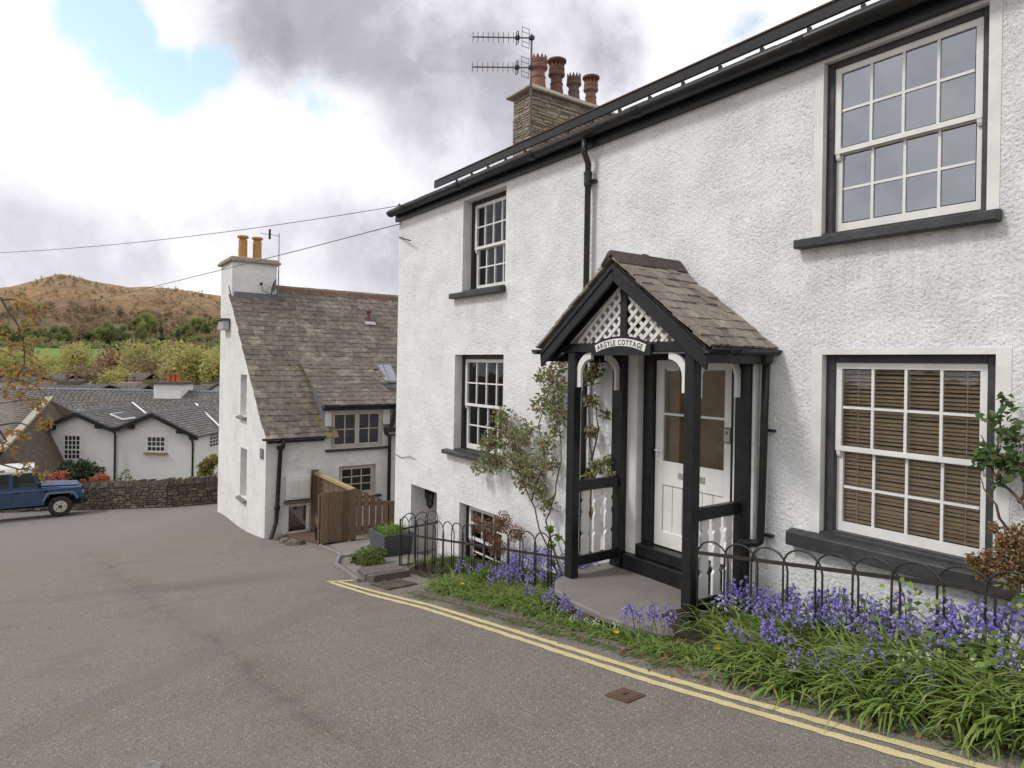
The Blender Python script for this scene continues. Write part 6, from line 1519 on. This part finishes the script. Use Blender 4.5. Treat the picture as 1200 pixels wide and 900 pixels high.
# ================================================================ HOUSES BELOW THE WALL (local frame: x right, y away, seen from the lane)
YW = math.atan2(cR.y, cR.x)
def cl_(u, v, t):                      # local camera-frame coordinates x right, y ahead, z up
    p = dpt(u, v, t)-EYE; return Vector((p.dot(cR), p.dot(cF), p.z+EZ))
FW, FS = M['far_white'], M['far_slate']
def far_house(name, label, x, t, zb):
    p = camxy(x, t); h = thing(name, label, 'house', (p.x, p.y, zb), YW, None, True); return h, Vector((x, t, zb))
def ho(name, mb, mat, par, org, bev=0):
    mb.v = [(a-org.x, b-org.y, c-org.z) for a, b, c in mb.v]; return OB(name, mb, mat, par, bevel=bev)
def win_front(h, org, x0, x1, z0, z1, y, cols, rows, sill=True, deep=.08):
    w_ = ho('window', MB().box(x0, x0+.06, y-.02, y+deep, z0, z1).box(x1-.06, x1, y-.02, y+deep, z0, z1).box(x0+.06, x1-.06, y-.02, y+deep, z1-.06, z1).box(x0+.06, x1-.06, y-.02, y+deep, z0, z0+.07), M['white_paint'], h, org)
    g0, g1, h0, h1 = x0+.06, x1-.06, z0+.07, z1-.06
    mb = MB()
    for i in range(1, cols): xx = g0+(g1-g0)*i/cols; mb.box(xx-.018, xx+.018, y-.01, y+.03, h0, h1)
    for j in range(1, rows):
        zz = h0+(h1-h0)*j/rows; k = .035 if rows > 2 and j == rows//2 else .018; mb.box(g0, g1, y-.008, y+.028, zz-k, zz+k)
    ho('glazing_bars', mb, M['white_paint'], w_, org)
    for i in range(cols):
        for j in range(rows): ho('pane', MB().box(g0+(g1-g0)*i/cols+.02, g0+(g1-g0)*(i+1)/cols-.02, y+.012, y+.016, h0+(h1-h0)*j/rows+.02, h0+(h1-h0)*(j+1)/rows-.02), M['pane_dark'], w_, org)
    if sill: ho('sill', MB().box(x0-.12, x1+.12, y-.10, y+.05, z0-.11, z0-.01), M['pale_wood'], w_, org)
    return w_
m_ = MT('pane_dark', .12, (.03, .033, .035), .8); M['pane_dark'] = m_.m
T0 = 36.0
def X(u, t=T0): return cl_(u, 500, t).x
def Z(u, v, t=T0): return cl_(u, v, t).z
ha, og = far_house('white_house', 'low white house with twin gables below the dry stone wall', X(92), T0, -9.0)
xa0, xa1, xb1 = X(50), X(137), X(229)
za, ze_, zap = Z(92, 483), Z(137, 502), Z(181, 484)
zel = Z(50, 501)
def gable(x0, x1, y0, y1, zb, ze, zr, xm, zeR, name='wall'): return ho(name, MB().prism([(x0, y0, zb), (x1, y0, zb), (x1, y0, zeR), (xm, y0, zr), (x0, y0, ze)], (0, y1-y0, 0)), FW, ha, og)
xm = (xa0+xa1)/2
gable(xa0, xa1-.004, T0, T0+5.2, -9, zel-.15, za-.12, X(92), ze_-.15); gable(xa1+.004, xb1, T0+.02, T0+5.2, -9, ze_-.15, zap-.12, X(181), Z(229, 508)-.16)
def ribbed_roof(par, org, A, B, C_, D_, rows, cols, mat=FS, name='roof_slope', th=.07):
    """slope with real courses of slates; A,B eave left/right, C_,D_ ridge right/left"""
    A, B, C_, D_ = map(Vector, (A, B, C_, D_)); mb = MB(); nrm = (B-A).cross(D_-A).normalized()
    if nrm.z < 0: nrm = -nrm
    base = MB().prism([A, B, C_, D_], -nrm*th); r_ = ho(name, base, mat, par, org)
    for i in range(rows):
        k0, k1 = i/rows, min(1, (i+1.25)/rows)
        L0, R0, L1, R1 = A.lerp(D_, k0), B.lerp(C_, k0), A.lerp(D_, k1), B.lerp(C_, k1)
        c = cols; sh = rnd.random()/c
        for j in range(-1, c):
            a, b = max(0, (j+sh*c % 1)/c), min(1, (j+1+sh*c % 1)/c-.004)
            if b-a < .002: continue
            o = rnd.uniform(.012, .026)
            P = [L0.lerp(R0, a)+nrm*(.030+o), L0.lerp(R0, b)+nrm*(.030+o), L1.lerp(R1, b)+nrm*.008, L1.lerp(R1, a)+nrm*.008, L0.lerp(R0, a), L0.lerp(R0, b)]
            mb.add(P, [(0, 1, 2, 3), (4, 5, 1, 0)])
    s_ = ho('slates', mb, mat, r_, org); s_['kind'] = 'stuff'; return r_
ov = .30
for (x0, x1, zr_, zL, zR, yb) in ((xa0, xa1, za, zel, ze_, T0+5.4), (xa1, xb1, zap, ze_, Z(229, 508), T0+6.0)):
    xm = X(92) if x0 == xa0 else X(181)
    L0_ = x0-(.35 if x0 == xa0 else 0); R0_ = x1+(.3 if x0 != xa0 else 0)
    zl = zL-(.2 if x0 == xa0 else 0); zr2 = zR-(.15 if x0 != xa0 else 0)
    ribbed_roof(ha, og, (L0_, T0-ov, zl), (L0_, yb, zl), (xm, yb, zr_+.02), (xm, T0-ov, zr_+.02), 13, 20); ribbed_roof(ha, og, (R0_, yb, zr2), (R0_, T0-ov, zr2), (xm, T0-ov, zr_+.02), (xm, yb, zr_+.02), 13, 20)
    for (xe, zz) in ((L0_, zl), (R0_, zr2)):
        ho('bargeboard', MB().prism([(xe, T0-ov-.05, zz-.02), (xm, T0-ov-.05, zr_+.0), (xm, T0-ov-.05, zr_-.20), (xe, T0-ov-.05, zz-.20)], (0, .048, 0)), M['black_paint'], ha, og)
        k = .42; xx = xe+(xm-xe)*k; zz2 = zz+(zr_-zz)*k
        ho('purlin_end', MB().box(xx-.12, xx+.12, T0-ov-.04, T0-.003, zz2-.36, zz2-.16), M['black_paint'], ha, og)
    for k in range(14): ho('ridge_tile', MB().prism([(xm-.12, T0-ov+k*.41, zr_), (xm+.12, T0-ov+k*.41, zr_), (xm+.04, T0-ov+k*.41, zr_+.09), (xm-.04, T0-ov+k*.41, zr_+.09)], (0, .38, 0)), M['lead'], ha, og)
win_front(ha, og, X(75), X(95.5), Z(85, 539), Z(85, 509.5), T0-.03, 4, 5, False); win_front(ha, og, X(172), X(194.5), Z(182, 530), Z(182, 511), T0+.0, 4, 3)
for x, z0 in ((xa0+.05, zel-.35), (xa1, ze_-.1), (xb1-.06, Z(229, 510)-.2)):
    ho('downpipe', MB().tube([(x, T0-.25, z0), (x, T0-.14, z0-.35), (x, T0-.12, -8.9)], .055, 8), GB, ha, og)
    ho('hopper', MB().box(x-.14, x+.14, T0-.32, T0-.02, z0-.02, z0+.2), GB, ha, og)
# side wall window of the right gable
sx_ = xb1+.004; t0_, t1_ = 37.6, 38.9
ho('window', MB().box(sx_-.03, sx_+.03, t0_, t1_, Z(242, 525, 38), Z(242, 507, 38)), M['white_paint'], ha, og)
for i in range(3):
    for j in range(4): 
        y_ = t0_+.1+i*.38; z_ = Z(242, 525, 38)+.10+j*.20; ho('pane', MB().box(sx_+.031, sx_+.036, y_, y_+.32, z_, z_+.16), M['pane_dark'], ha, og)
# main range behind with long roof, ridge, chimney
zr = Z(150, 457.5, 45); xl, xr_ = X(-20, 45), X(330, 45)
ho('wall', MB().box(xl, xr_, 41.2, 49.5, -9, Z(100, 492, 41)), FW, ha, og)
ribbed_roof(ha, og, (xl, 40.6, Z(100, 496, 41)), (xr_, 40.6, Z(100, 496, 41)), (xr_, 45, zr), (xl, 45, zr), 22, 60)
ho('roof_slope', MB().prism([(xl, 45, zr), (xr_, 45, zr), (xr_, 49.8, Z(100, 496, 41)), (xl, 49.8, Z(100, 496, 41))], (0, 0, -.08)), FS, ha, og)
for k in range(int((xr_-xl)/.5)): ho('ridge_tile', MB().prism([(xl+k*.5, 44.86, zr), (xl+k*.5, 45.14, zr), (xl+k*.5, 45.05, zr+.1), (xl+k*.5, 44.95, zr+.1)], (.47, 0, 0)), M['lead'], ha, og)
c0, c1 = X(186, 44.6), X(217, 44.6)
hc = ho('chimney', MB().box(c0, c1, 43.9, 45.6, zr-1.3, Z(200, 450, 44.6)), FW, ha, og); ho('chimney_cap', MB().box(c0-.12, c1+.12, 43.78, 45.72, Z(200, 450, 44.6), Z(200, 447, 44.6)), M['stone_dark'], hc, og)
for k in range(3): xx = X(197.5+k*5.5, 44.6); ho('chimney_pot', MB().lathe((xx, 44.6, Z(200, 447, 44.6)), [(.15, 0), (.14, .45), (.17, .46), (.17, .53), (.12, .53)], 12), M['orange_clay'], hc, og)
for (u0, v0_, u1, v1_, t0_, t1_) in ((155, 473, 171, 486, 41.6, 39.2), (229, 474, 257, 501, 42.2, 39.0)):
    a, b = cl_(u0, v0_, t0_-.3), cl_(u1, v1_, t1_-.3); ho('flashing', MB().bar(a+Vector((0, 0, .09)), b+Vector((0, 0, .09)), .10, .03), M['white_paint'], ha, og)
# rooflight on gable A
a = [cl_(u, v, t) for u, v, t in ((125, 483.5, 38.6), (135.5, 482.0, 39.6), (151, 491, 39.6), (143, 493.5, 38.6))]
xmA = X(92); slp = (za-ze_)/(xa1-xmA)
def onA(x, y, l): return (x, y, za+.05-(x-xmA)*slp+l)
rlA = ho('rooflight', MB().prism([onA(-23.1+.0, 37.4, .04), (onA(-23.1, 38.7, .04)), onA(-22.35, 38.7, .04), onA(-22.35, 37.4, .04)], (0, 0, .08)), M['white_paint'], ha, og)
for k in range(3): ho('pane', MB().prism([onA(-23.03, 37.5+k*.4, .13), onA(-23.03, 37.86+k*.4, .13), onA(-22.42, 37.86+k*.4, .13), onA(-22.42, 37.5+k*.4, .13)], (0, 0, .01)), M['sky_glass'], rlA, og)
# lower roof to the left of gable A
lw, ol = far_house('outbuilding', 'low dark slate outbuilding between the stone-verged roof and white gables', X(20, 37), 37, -9)
ribbed_roof(lw, ol, (X(-60, 35.5), 35.5, Z(20, 541, 35.5)), (xa0-.45, 35.5, Z(40, 541, 35.5)), (xa0-.45, 40.4, Z(40, 478, 40.4)), (X(-60, 40.4), 40.4, Z(20, 478, 40.4)), 20, 30)
ho('wall', MB().box(X(-60, 35.5), xa0-.5, 35.7, 40.2, -9, Z(20, 541, 35.5)-.05), FW, lw, ol)
q = MB(); b_ = [cl_(u, v, t) for u, v, t in ((27, 534, 35.55), (39, 526, 36.4), (48, 526.5, 36.4), (38, 535, 35.55))]
rk = ho('rooflight', MB().prism([p+Vector((0, 0, .06)) for p in b_], (0, 0, .08)), M['white_paint'], lw, ol)
cen = sum(b_, Vector())/4; ho('pane', MB().prism([cen+(p-cen)*.8+Vector((0, 0, .142)) for p in b_], (0, 0, .01)), M['sky_glass'], rk, ol)
# stone-verged roof far left
sv, os_ = far_house('stone_slate_house', 'house with mossy stone slate roof and pale verge behind the blue car', X(20, 32), 32, -9)
A_, B_, C2, D2 = cl_(-110, 548, 29.5), cl_(-2, 530, 30), cl_(56, 467, 38), cl_(-40, 446, 38)
slate('stone_slate', [(.17, .15, .125), (.22, .195, .16), (.19, .17, .15)], (.28, .26, .21), .6, 1.2)
ribbed_roof(sv, os_, A_, B_, C2, D2, 26, 34, M['stone_slate'])
ho('verge', MB().bar(B_+Vector((.12, -.05, .08)), C2+Vector((.12, 0, .08)), .34, .12), M['mortar_cap'], sv, os_)
ho('roof_slope', MB().prism([D2, C2, C2+Vector((4, 5, -4)), D2+Vector((4, 5, -4))], (0, 0, -.1)), FS, sv, os_)
ho('gable_wall', MB().prism([B_+Vector((.1, .1, -.1)), C2+Vector((.1, 0, -.1)), C2+Vector((3.2, 4, -3.4)), Vector((C2.x+3.2, C2.y+4, -9)), Vector((B_.x+.1, B_.y+.1, -9))], (-.3, .1, 0)), M['stone_dark'], sv, os_)
ho('wall', MB().prism([A_+Vector((0, .2, -.1)), B_+Vector((0, .2, -.1)), Vector((B_.x, B_.y+.2, -9)), Vector((A_.x, A_.y+.2, -9))], (0, .3, 0)), M['stone_dark'], sv, os_)
# iron bracket of the lamp on that gable
ho('wall_bracket', MB().tube([cl_(-3, 500, 29.8), cl_(4, 512, 29.8), cl_(8, 517, 29.8), cl_(2, 520, 29.8)], .04, 6), M['black_paint'], sv, os_)
# further roofs
def simple_house(label, u0, u1, vr, ve, t, wallm, roofm, chim=None, gab=False, dep=6):
    x0, x1 = X(u0, t), X(u1, t); zr, ze = Z((u0+u1)/2, vr, t+dep/2), Z((u0+u1)/2, ve, t)
    h, o = far_house('village_house', label, (x0+x1)/2, t, -12)
    if gab:
        xm = (x0+x1)/2; zr = Z((u0+u1)/2, vr, t)
        ho('wall', MB().prism([(x0, t, -12), (x1, t, -12), (x1, t, ze), (xm, t, zr), (x0, t, ze)], (0, dep, 0)), wallm, h, o)
        for s_, xe in ((-1, x0-.3), (1, x1+.3)): ho('roof_slope', MB().prism([(xe, t-.4, ze-.15), (xm, t-.4, zr+.06), (xm, t+dep, zr+.06), (xe, t+dep, ze-.15)], (0, 0, .12)), roofm, h, o)
    else:
        ho('wall', MB().box(x0, x1, t, t+dep, -12, ze), wallm, h, o)
        ribbed_roof(h, o, (x0-.2, t-.3, ze-.1), (x1+.2, t-.3, ze-.1), (x1+.2, t+dep/2, zr), (x0-.2, t+dep/2, zr), 14, 26, roofm); ho('roof_slope', MB().prism([(x0-.2, t+dep/2, zr), (x1+.2, t+dep/2, zr), (x1+.2, t+dep+.3, ze), (x0-.2, t+dep+.3, ze)], (0, 0, -.08)), roofm, h, o)
    if chim:
        for (ua, ub, vt, mt) in chim:
            a, b = X(ua, t+dep/2), X(ub, t+dep/2); cc = ho('chimney', MB().box(a, b, t+dep/2-.5, t+dep/2+.5, zr-1.5, Z(ua, vt, t+dep/2)), M[mt], h, o, .03)
            for k in (.3, .7): ho('chimney_pot', MB().lathe((a+(b-a)*k, t+dep/2, Z(ua, vt, t+dep/2)), [(.16, 0), (.13, .4), (.16, .42), (.16, .5)], 8), M['dark_terracotta'], cc, o)
    return h
paint('cream_wall', (.50, .40, .27), .9, .12); paint('pink_wall', (.48, .36, .28), .9, .12)
simple_house('slate roofed house with mossy chimney behind the white gables', 20, 98, 449, 462, 52, M['stone_dark'], FS, [(70, 96, 445.5, 'stone_dark')])
simple_house('slate roofed house with broad stone chimney behind the white gables', 98, 148, 450, 464, 56, M['stone_dark'], FS, [(140, 163, 447.5, 'stone_brown')])
simple_house('small slate gable beyond the chimney with orange pots', 239, 275, 450, 462, 56, FW, FS, None, True)
simple_house('slate roof just right of the chimney with orange pots', 205, 236, 451, 462, 58, M['stone_dark'], FS)
simple_house('far cream house among the yellow trees', -5, 36, 441, 446, 120, M['cream_wall'], FS)
simple_house('far pinkish house with slate roof among trees', 44, 74, 438, 444, 125, M['pink_wall'], FS)
simple_house('far grey house beyond the broad chimney', 146, 166, 437, 445, 118, M['cream_wall'], M['stone_slate'])
simple_house('far cottage with buff walls at the wood edge', 236, 262, 441, 448, 112, M['cream_wall'], FS)
simple_house('far slate roof near the pasture', 4, 26, 424, 432, 150, M['cream_wall'], FS)

# ================================================================ TREES
def tree_proto(mat, h, spread, n, leaf, kind='round', trunk='bark'):
    rs = np.random.RandomState(rnd.randrange(9999)); cs = []
    for _ in range(16 if kind != 'cone' else 12):
        if kind == 'cone':
            k = rs.rand(); r = spread*(1-k)*.55+.25; q = rs.rand()*6.28; cs.append((math.cos(q)*r*.6, math.sin(q)*r*.6, h*(.12+.86*k), r*.8))
        else:
            q = rs.rand()*6.28; k = rs.rand()**.6; zz = .42+.50*rs.rand(); rr = spread*k*(1.15-abs(zz-.6))*.75
            cs.append((math.cos(q)*rr, math.sin(q)*rr, h*zz, spread*(.26+.22*rs.rand())))
    C_ = blob_pts([(x, y, z, r) for x, y, z, r in cs], n)
    V, F = leaf_arrays(C_, leaf, aspect=.8, fold=.3)
    mb = MB(); mb.tube([(0, 0, -.6), (h*.01, 0, h*.25), (-h*.01, h*.01, h*.5), (0, 0, h*.8)], [h*.022, h*.017, h*.012, h*.004], 7)
    for x, y, z, r in cs[:11]: mb.tube([(0, 0, min(z*.6, h*.5)), (x*.5, y*.5, z*.82), (x, y, z)], [h*.009, h*.006, h*.003], 5)
    cr = np_mesh('crown', V, F, M[mat]); tr = mesh_obj('trunk', mb.v, mb.f, M[trunk]); COL.objects.unlink(cr); COL.objects.unlink(tr); return tr, cr
TP = {k: [tree_proto(*a) for _ in range(2)] for k, a in dict(yg=('crown_yellowgreen', 11, 4.6, 5200, (.18, .48)), gr=('crown_green', 11, 4.4, 4200, (.25, .6)), br=('crown_brown', 10, 4.2, 3000, (.16, .42)), rd=('crown_red', 9, 4.6, 4200, (.18, .45)), bt=('crown_bright', 12, 3.8, 4200, (.2, .5)), cf=('conifer', 13, 3.0, 3600, (.3, .7), 'cone')).items()}
LAB = dict(yg='yellow-green tree in young leaf', gr='mid green leafy tree', br='bare brownish tree in bud', rd='russet leaved broad tree', bt='bright lime green tree', cf='dark evergreen tree')
def put_tree(k, u, vb, vt, t, where, zb=None):
    p = camxy((u-600)/FPX*t, t); zt = EZ+(hor(u)-vt)/FPX*t; z0 = EZ+(hor(u)-vb)/FPX*t if zb is None else zb
    tr, cr = rnd.choice(TP[k]); hh = dict(yg=11, gr=11, br=10, rd=9, bt=12, cf=13)[k]; s = (zt-z0)/hh
    t_ = thing(k and dict(yg='broadleaf_tree', gr='broadleaf_tree', br='broadleaf_tree', rd='copper_tree', bt='broadleaf_tree', cf='conifer_tree')[k], LAB[k]+' '+where, 'tree', (p.x, p.y, z0), rnd.uniform(0, 6.28), 'trees '+where, True)
    sw = s*rnd.uniform(.95, 1.25); t_.scale = (sw, sw, s)
    for src, nm in ((tr, 'trunk'), (cr, 'crown')): c = src.copy(); COL.objects.link(c); c.name = nm; c.parent = t_
W1_ = 'standing beyond the village roofs'
for k, u, vt, t in (('yg', 78, 404, 165), ('yg', 50, 428, 150), ('br', 100, 424, 150), ('rd', 148, 413, 190), ('br', 128, 426, 140), ('yg', 145, 428, 135), ('yg', 178, 402, 150), ('br', 163, 420, 140), ('bt', 193, 412, 170), ('br', 208, 428, 130), ('yg', 228, 410, 125), ('yg', 246, 404, 120), ('yg', 262, 412, 118), ('br', 215, 424, 120), ('br', 110, 430, 140), ('yg', 20, 420, 150), ('rd', 5, 430, 140), ('br', 38, 432, 135), ('yg', -20, 405, 130), ('yg', 280, 408, 130)):
    put_tree(k, u, 0, vt, t, W1_, -14.0)
W2_ = 'on the lower hillside above the pasture'
def hz_at(u, t): return hill_z(u, t)
def t_for(u, v):      # hillside distance that appears at image row v
    best = None
    for t in range(310, int(HT), 8):
        vv = hor(u)-(hill_z(u, t)-EZ)/FPX**0*FPX/t
        if vv <= v: return float(t)
    return HT-10
for k, u, vb, hpx in (('gr', 20, 408, 26), ('gr', 45, 407, 24), ('gr', 58, 407, 30), ('gr', 74, 408, 27), ('bt', 118, 410, 30), ('gr', 128, 409, 34), ('gr', 140, 406, 26), ('cf', 150, 410, 24), ('gr', 104, 406, 22), ('br', 92, 405, 24), ('bt', 173, 400, 38), ('gr', 165, 404, 24), ('cf', 188, 406, 30), ('cf', 200, 410, 28), ('bt', 230, 398, 30), ('gr', 215, 404, 26), ('gr', 245, 398, 24), ('cf', 208, 408, 26), ('bt', 252, 392, 24), ('br', 182, 398, 26), ('gr', 5, 404, 28), ('gr', 30, 402, 20), ('cf', 245, 388, 22), ('gr', 158, 396, 26), ('br', 112, 398, 24)):
    t = t_for(u, vb); z0 = hz_at(u, t); put_tree(k, u, 0, vb-hpx*.9, t, W2_, z0-.5)
# hillside wood: crowns too many and too far to count
WV, WF = [], []; base = 0
def add_wood(n, kfn, mats_):
    cs = []
    for _ in range(n):
        u = rnd.uniform(-150, 420); t = kfn()
        dens = mnoise.fractal(Vector(((u-600)/FPX*t*.010, t*.010, 8.1)), 1, 2, 4)
        if rnd.random() > .5+dens*1.2: continue
        x = (u-600)/FPX*t; p = camxy(x, t); z = hill_z(u, t); r = rnd.uniform(2.2, 4.6)*t/560
        for _ in range(3): cs.append((p.x+rnd.gauss(0, r*.4), p.y+rnd.gauss(0, r*.4), z+r*rnd.uniform(.6, 1.5), r*rnd.uniform(.6, .9)))
    return cs
for nm, mt, n, fn, lb in (('woodland', 'crown_green', 900, lambda: rnd.uniform(400, 640), 'green wood covering the lower hillside'), ('woodland', 'crown_brown', 1300, lambda: rnd.uniform(380, 820), 'bare brown wood covering the lower hillside'), ('woodland', 'crown_bright', 220, lambda: rnd.uniform(380, 600), 'pale spring green crowns dotted through the hillside wood'), ('scrub', 'crown_green', 260, lambda: rnd.uniform(560, 1120), 'dark scrub dotted over the bracken hilltop'), ('scrub', 'crown_brown', 1100, lambda: rnd.uniform(600, 1120), 'russet scrub on the upper hillside')):
    cs = add_wood(n, fn, mt)
    if nm == 'scrub': cs = [(x, y, z-r*.5, r*.45) for x, y, z, r in cs]
    C_ = blob_pts(cs, len(cs)*(34 if nm != 'scrub' else 18)); V, F = leaf_arrays(C_, (.8, 2.1) if nm != 'scrub' else (.7, 1.6), aspect=.9)
    o = np_mesh(nm, V, F, M[mt]); o['kind'] = 'stuff'; o['label'] = lb; o['category'] = 'wood'
# ---- garden shrubs behind the wall
def shrub(name, label, cx, cy, cz, cs, n, size, mat):
    t = thing(name, label, 'shrub', (cx, cy, cz)); mb = MB()
    for x, y, z, r in cs: mb.tube([(cx, cy, cz), ((cx+x)/2, (cy+y)/2, (cz+z)/2), (x, y, z)], [.05, .035, .012], 5)
    OB('stem', mb, M['bark'], t); leaves('foliage', blob_pts(cs, n), size, mat, t); return t
def ccl(u, v, t, px_): p = dpt(u, v, t); return (p.x, p.y, p.z, px_/FPX*t)
tb = 29.3
def base_of(u, t): p = dpt(u, 500, t); return p.x, p.y
bx, by = base_of(92, tb)
shrub('domed_bush', 'clipped dark green domed bush behind the dry stone wall', bx, by, -7.2, [ccl(92, 558, tb, 20), ccl(74, 560, tb, 15), ccl(110, 560, tb, 16), ccl(82, 552, tb, 13), ccl(102, 552, tb, 13), ccl(92, 570, tb, 24)], 6500, (.10, .20), 'dark_leaf')
bx, by = base_of(70, tb-.7); shrub('azalea_bush', 'coral red azalea in front of the dark domed bush, nearest the car', bx, by, -6.9, [ccl(66, 560, tb-.7, 7), ccl(76, 559, tb-.7, 7), ccl(60, 564, tb-.7, 5)], 800, (.08, .16), 'azalea')
bx, by = base_of(120, tb-.7); shrub('azalea_bush', 'coral red azalea at the right foot of the dark domed bush', bx, by, -6.9, [ccl(117, 561, tb-.7, 6), ccl(124, 561, tb-.7, 5), ccl(108, 564, tb-.7, 4), ccl(98, 565, tb-.7, 3)], 650, (.08, .16), 'azalea')
bx, by = base_of(143, tb-.5); shrub('wispy_shrub', 'wispy pale shrub against the white gable behind the wall', bx, by, -6.9, [ccl(142, 558, tb-.5, 7), ccl(148, 552, tb-.5, 5), ccl(136, 563, tb-.5, 5), ccl(152, 560, tb-.5, 5)], 90, (.06, .14), 'grass')
bx, by = base_of(243, tb); shrub('golden_shrub', 'yellow-green shrub squeezed between the wall end and white house', bx, by, -7.0, [ccl(244, 545, tb, 9), ccl(238, 556, tb, 8), ccl(250, 540, tb, 8), ccl(247, 562, tb, 9), ccl(236, 545, tb, 4)], 1800, (.08, .18), 'yellow_leaf')
# lean-to roof by the golden shrub
# ---- small tree whose branches reach in from the left
tt_ = 9.0
tp = camxy((-150-600)/FPX*tt_, tt_); tz = gz(tp.x, tp.y)
mtr = thing('maple_tree', 'slender tree with orange and green young leaves reaching in beside the road', 'tree', (tp.x, tp.y, tz))
def d9(u, v, dt=0): return dpt(u, v, tt_+dt)
br = [[(tp.x, tp.y, tz-.1), d9(-150, 560), d9(-135, 440, .1), d9(-120, 330), d9(-110, 200)], ]
paths = [[d9(-135, 440), d9(-70, 370), d9(-25, 340), d9(0, 350), d9(16, 374), d9(27, 402), d9(30, 420), d9(26, 435), d9(10, 450), d9(-8, 458)],
         [d9(-140, 470), d9(-60, 420), d9(-20, 405), d9(5, 412), d9(18, 418)], [d9(-140, 480), d9(-70, 440), d9(-10, 438), d9(20, 444), d9(40, 452), d9(57, 466)],
         [d9(-145, 520), d9(-70, 500), d9(-20, 505), d9(8, 520), d9(25, 530)], [d9(-20, 505), d9(15, 495), d9(45, 500), d9(56, 497)], [d9(-60, 505), d9(-20, 540), d9(15, 548), d9(40, 552), d9(55, 550)], [d9(-135, 430), d9(-80, 480), d9(-20, 475), d9(20, 470), d9(45, 468)], [d9(-70, 370), d9(-40, 330), d9(-10, 320)], [d9(0, 350), d9(20, 352), d9(45, 362)]]
OB('trunk', stems(br, .055, .02), M['bark'], mtr, True); OB('branch', stems(paths, .016, .004, .012), M['bark'], mtr, True)
lc_ = [(25, 352, 9), (32, 358, 8), (45, 362, 9), (52, 358, 4), (36, 376, 9), (24, 386, 6), (5, 392, 7), (40, 398, 8), (28, 406, 6), (15, 405, 6), (38, 420, 7), (22, 428, 7), (42, 436, 8), (8, 436, 8), (25, 446, 10), (12, 452, 8), (46, 450, 6), (32, 456, 9), (5, 462, 6), (54, 440, 5), (20, 440, 6), (36, 470, 10), (44, 478, 8), (50, 470, 6), (22, 462, 6), (52, 496, 8), (56, 493, 6), (48, 501, 5), (22, 508, 7), (28, 512, 5), (12, 505, 4), (4, 522, 5), (16, 528, 5), (33, 545, 7), (42, 552, 6), (24, 552, 5), (52, 558, 5), (-10, 380, 12), (-15, 430, 14), (-30, 350, 16), (-20, 470, 14), (-60, 400, 26), (-50, 480, 22), (-70, 330, 28), (-100, 420, 34), (-110, 270, 36), (-60, 260, 24), (-140, 360, 36)]
CC = np.concatenate([blob_pts([ccl(u, v, tt_, r_)], int(5+r_*1.6)) for u, v, r_ in lc_]); leaves('foliage', CC, (.05, .09), 'maple_leaf', mtr, droop=.4)
# ================================================================ OVERHEAD CABLES
def catenary(a, b, sag, n=24):
    a, b = Vector(a), Vector(b); return [a.lerp(b, i/n)-Vector((0, 0, sag*4*(i/n)*(1-i/n))) for i in range(n+1)]
k0 = oY(468, 241, -.02); 
pA = dpt(-260, 288, 22)
pole = thing('utility_pole', 'wooden utility pole carrying the house cables', 'pole', (pA.x, pA.y, gz(max(pA.x, -40), pA.y)))
gpz = terr(-24.8, 22)
OB('shaft', MB().tube([(pA.x, pA.y, gpz-.8), (pA.x, pA.y, pA.z+.4)], [.14, .09], 10), M['bark'], pole); OB('crossarm', MB().bar((pA.x-.5, pA.y, pA.z), (pA.x+.5, pA.y, pA.z), .09, .1), M['bark'], pole)
tag(OB('overhead_cable', MB().tube(catenary(k0, pA, .55), .007, 5), M['plate_grey']), 'thin overhead cable sagging from the cottage eaves to the left', 'cable')
k1_ = oY(470, 262, -.02); pB = dpt(-140, 385, 60)
tag(OB('overhead_cable', MB().tube(catenary(k1_, pB, .75), .009, 5), M['plate_grey']), 'second overhead cable running down past the buff chimney pots', 'cable')
pole2 = thing('utility_pole', 'distant wooden utility pole among the village roofs', 'pole', (pB.x, pB.y, -9.2))
OB('shaft', MB().tube([(pB.x, pB.y, -11), (pB.x, pB.y, pB.z+.4)], [.15, .1], 10), M['bark'], pole2); OB('crossarm', MB().bar((pB.x-.5, pB.y, pB.z), (pB.x+.5, pB.y, pB.z), .09, .1), M['bark'], pole2)
OB('insulator', MB().lathe(k0-Vector((0, 0, .06)), [(.015, 0), (.03, .03), (.03, .07), (.012, .1)], 8), M['plate_grey'], cot)
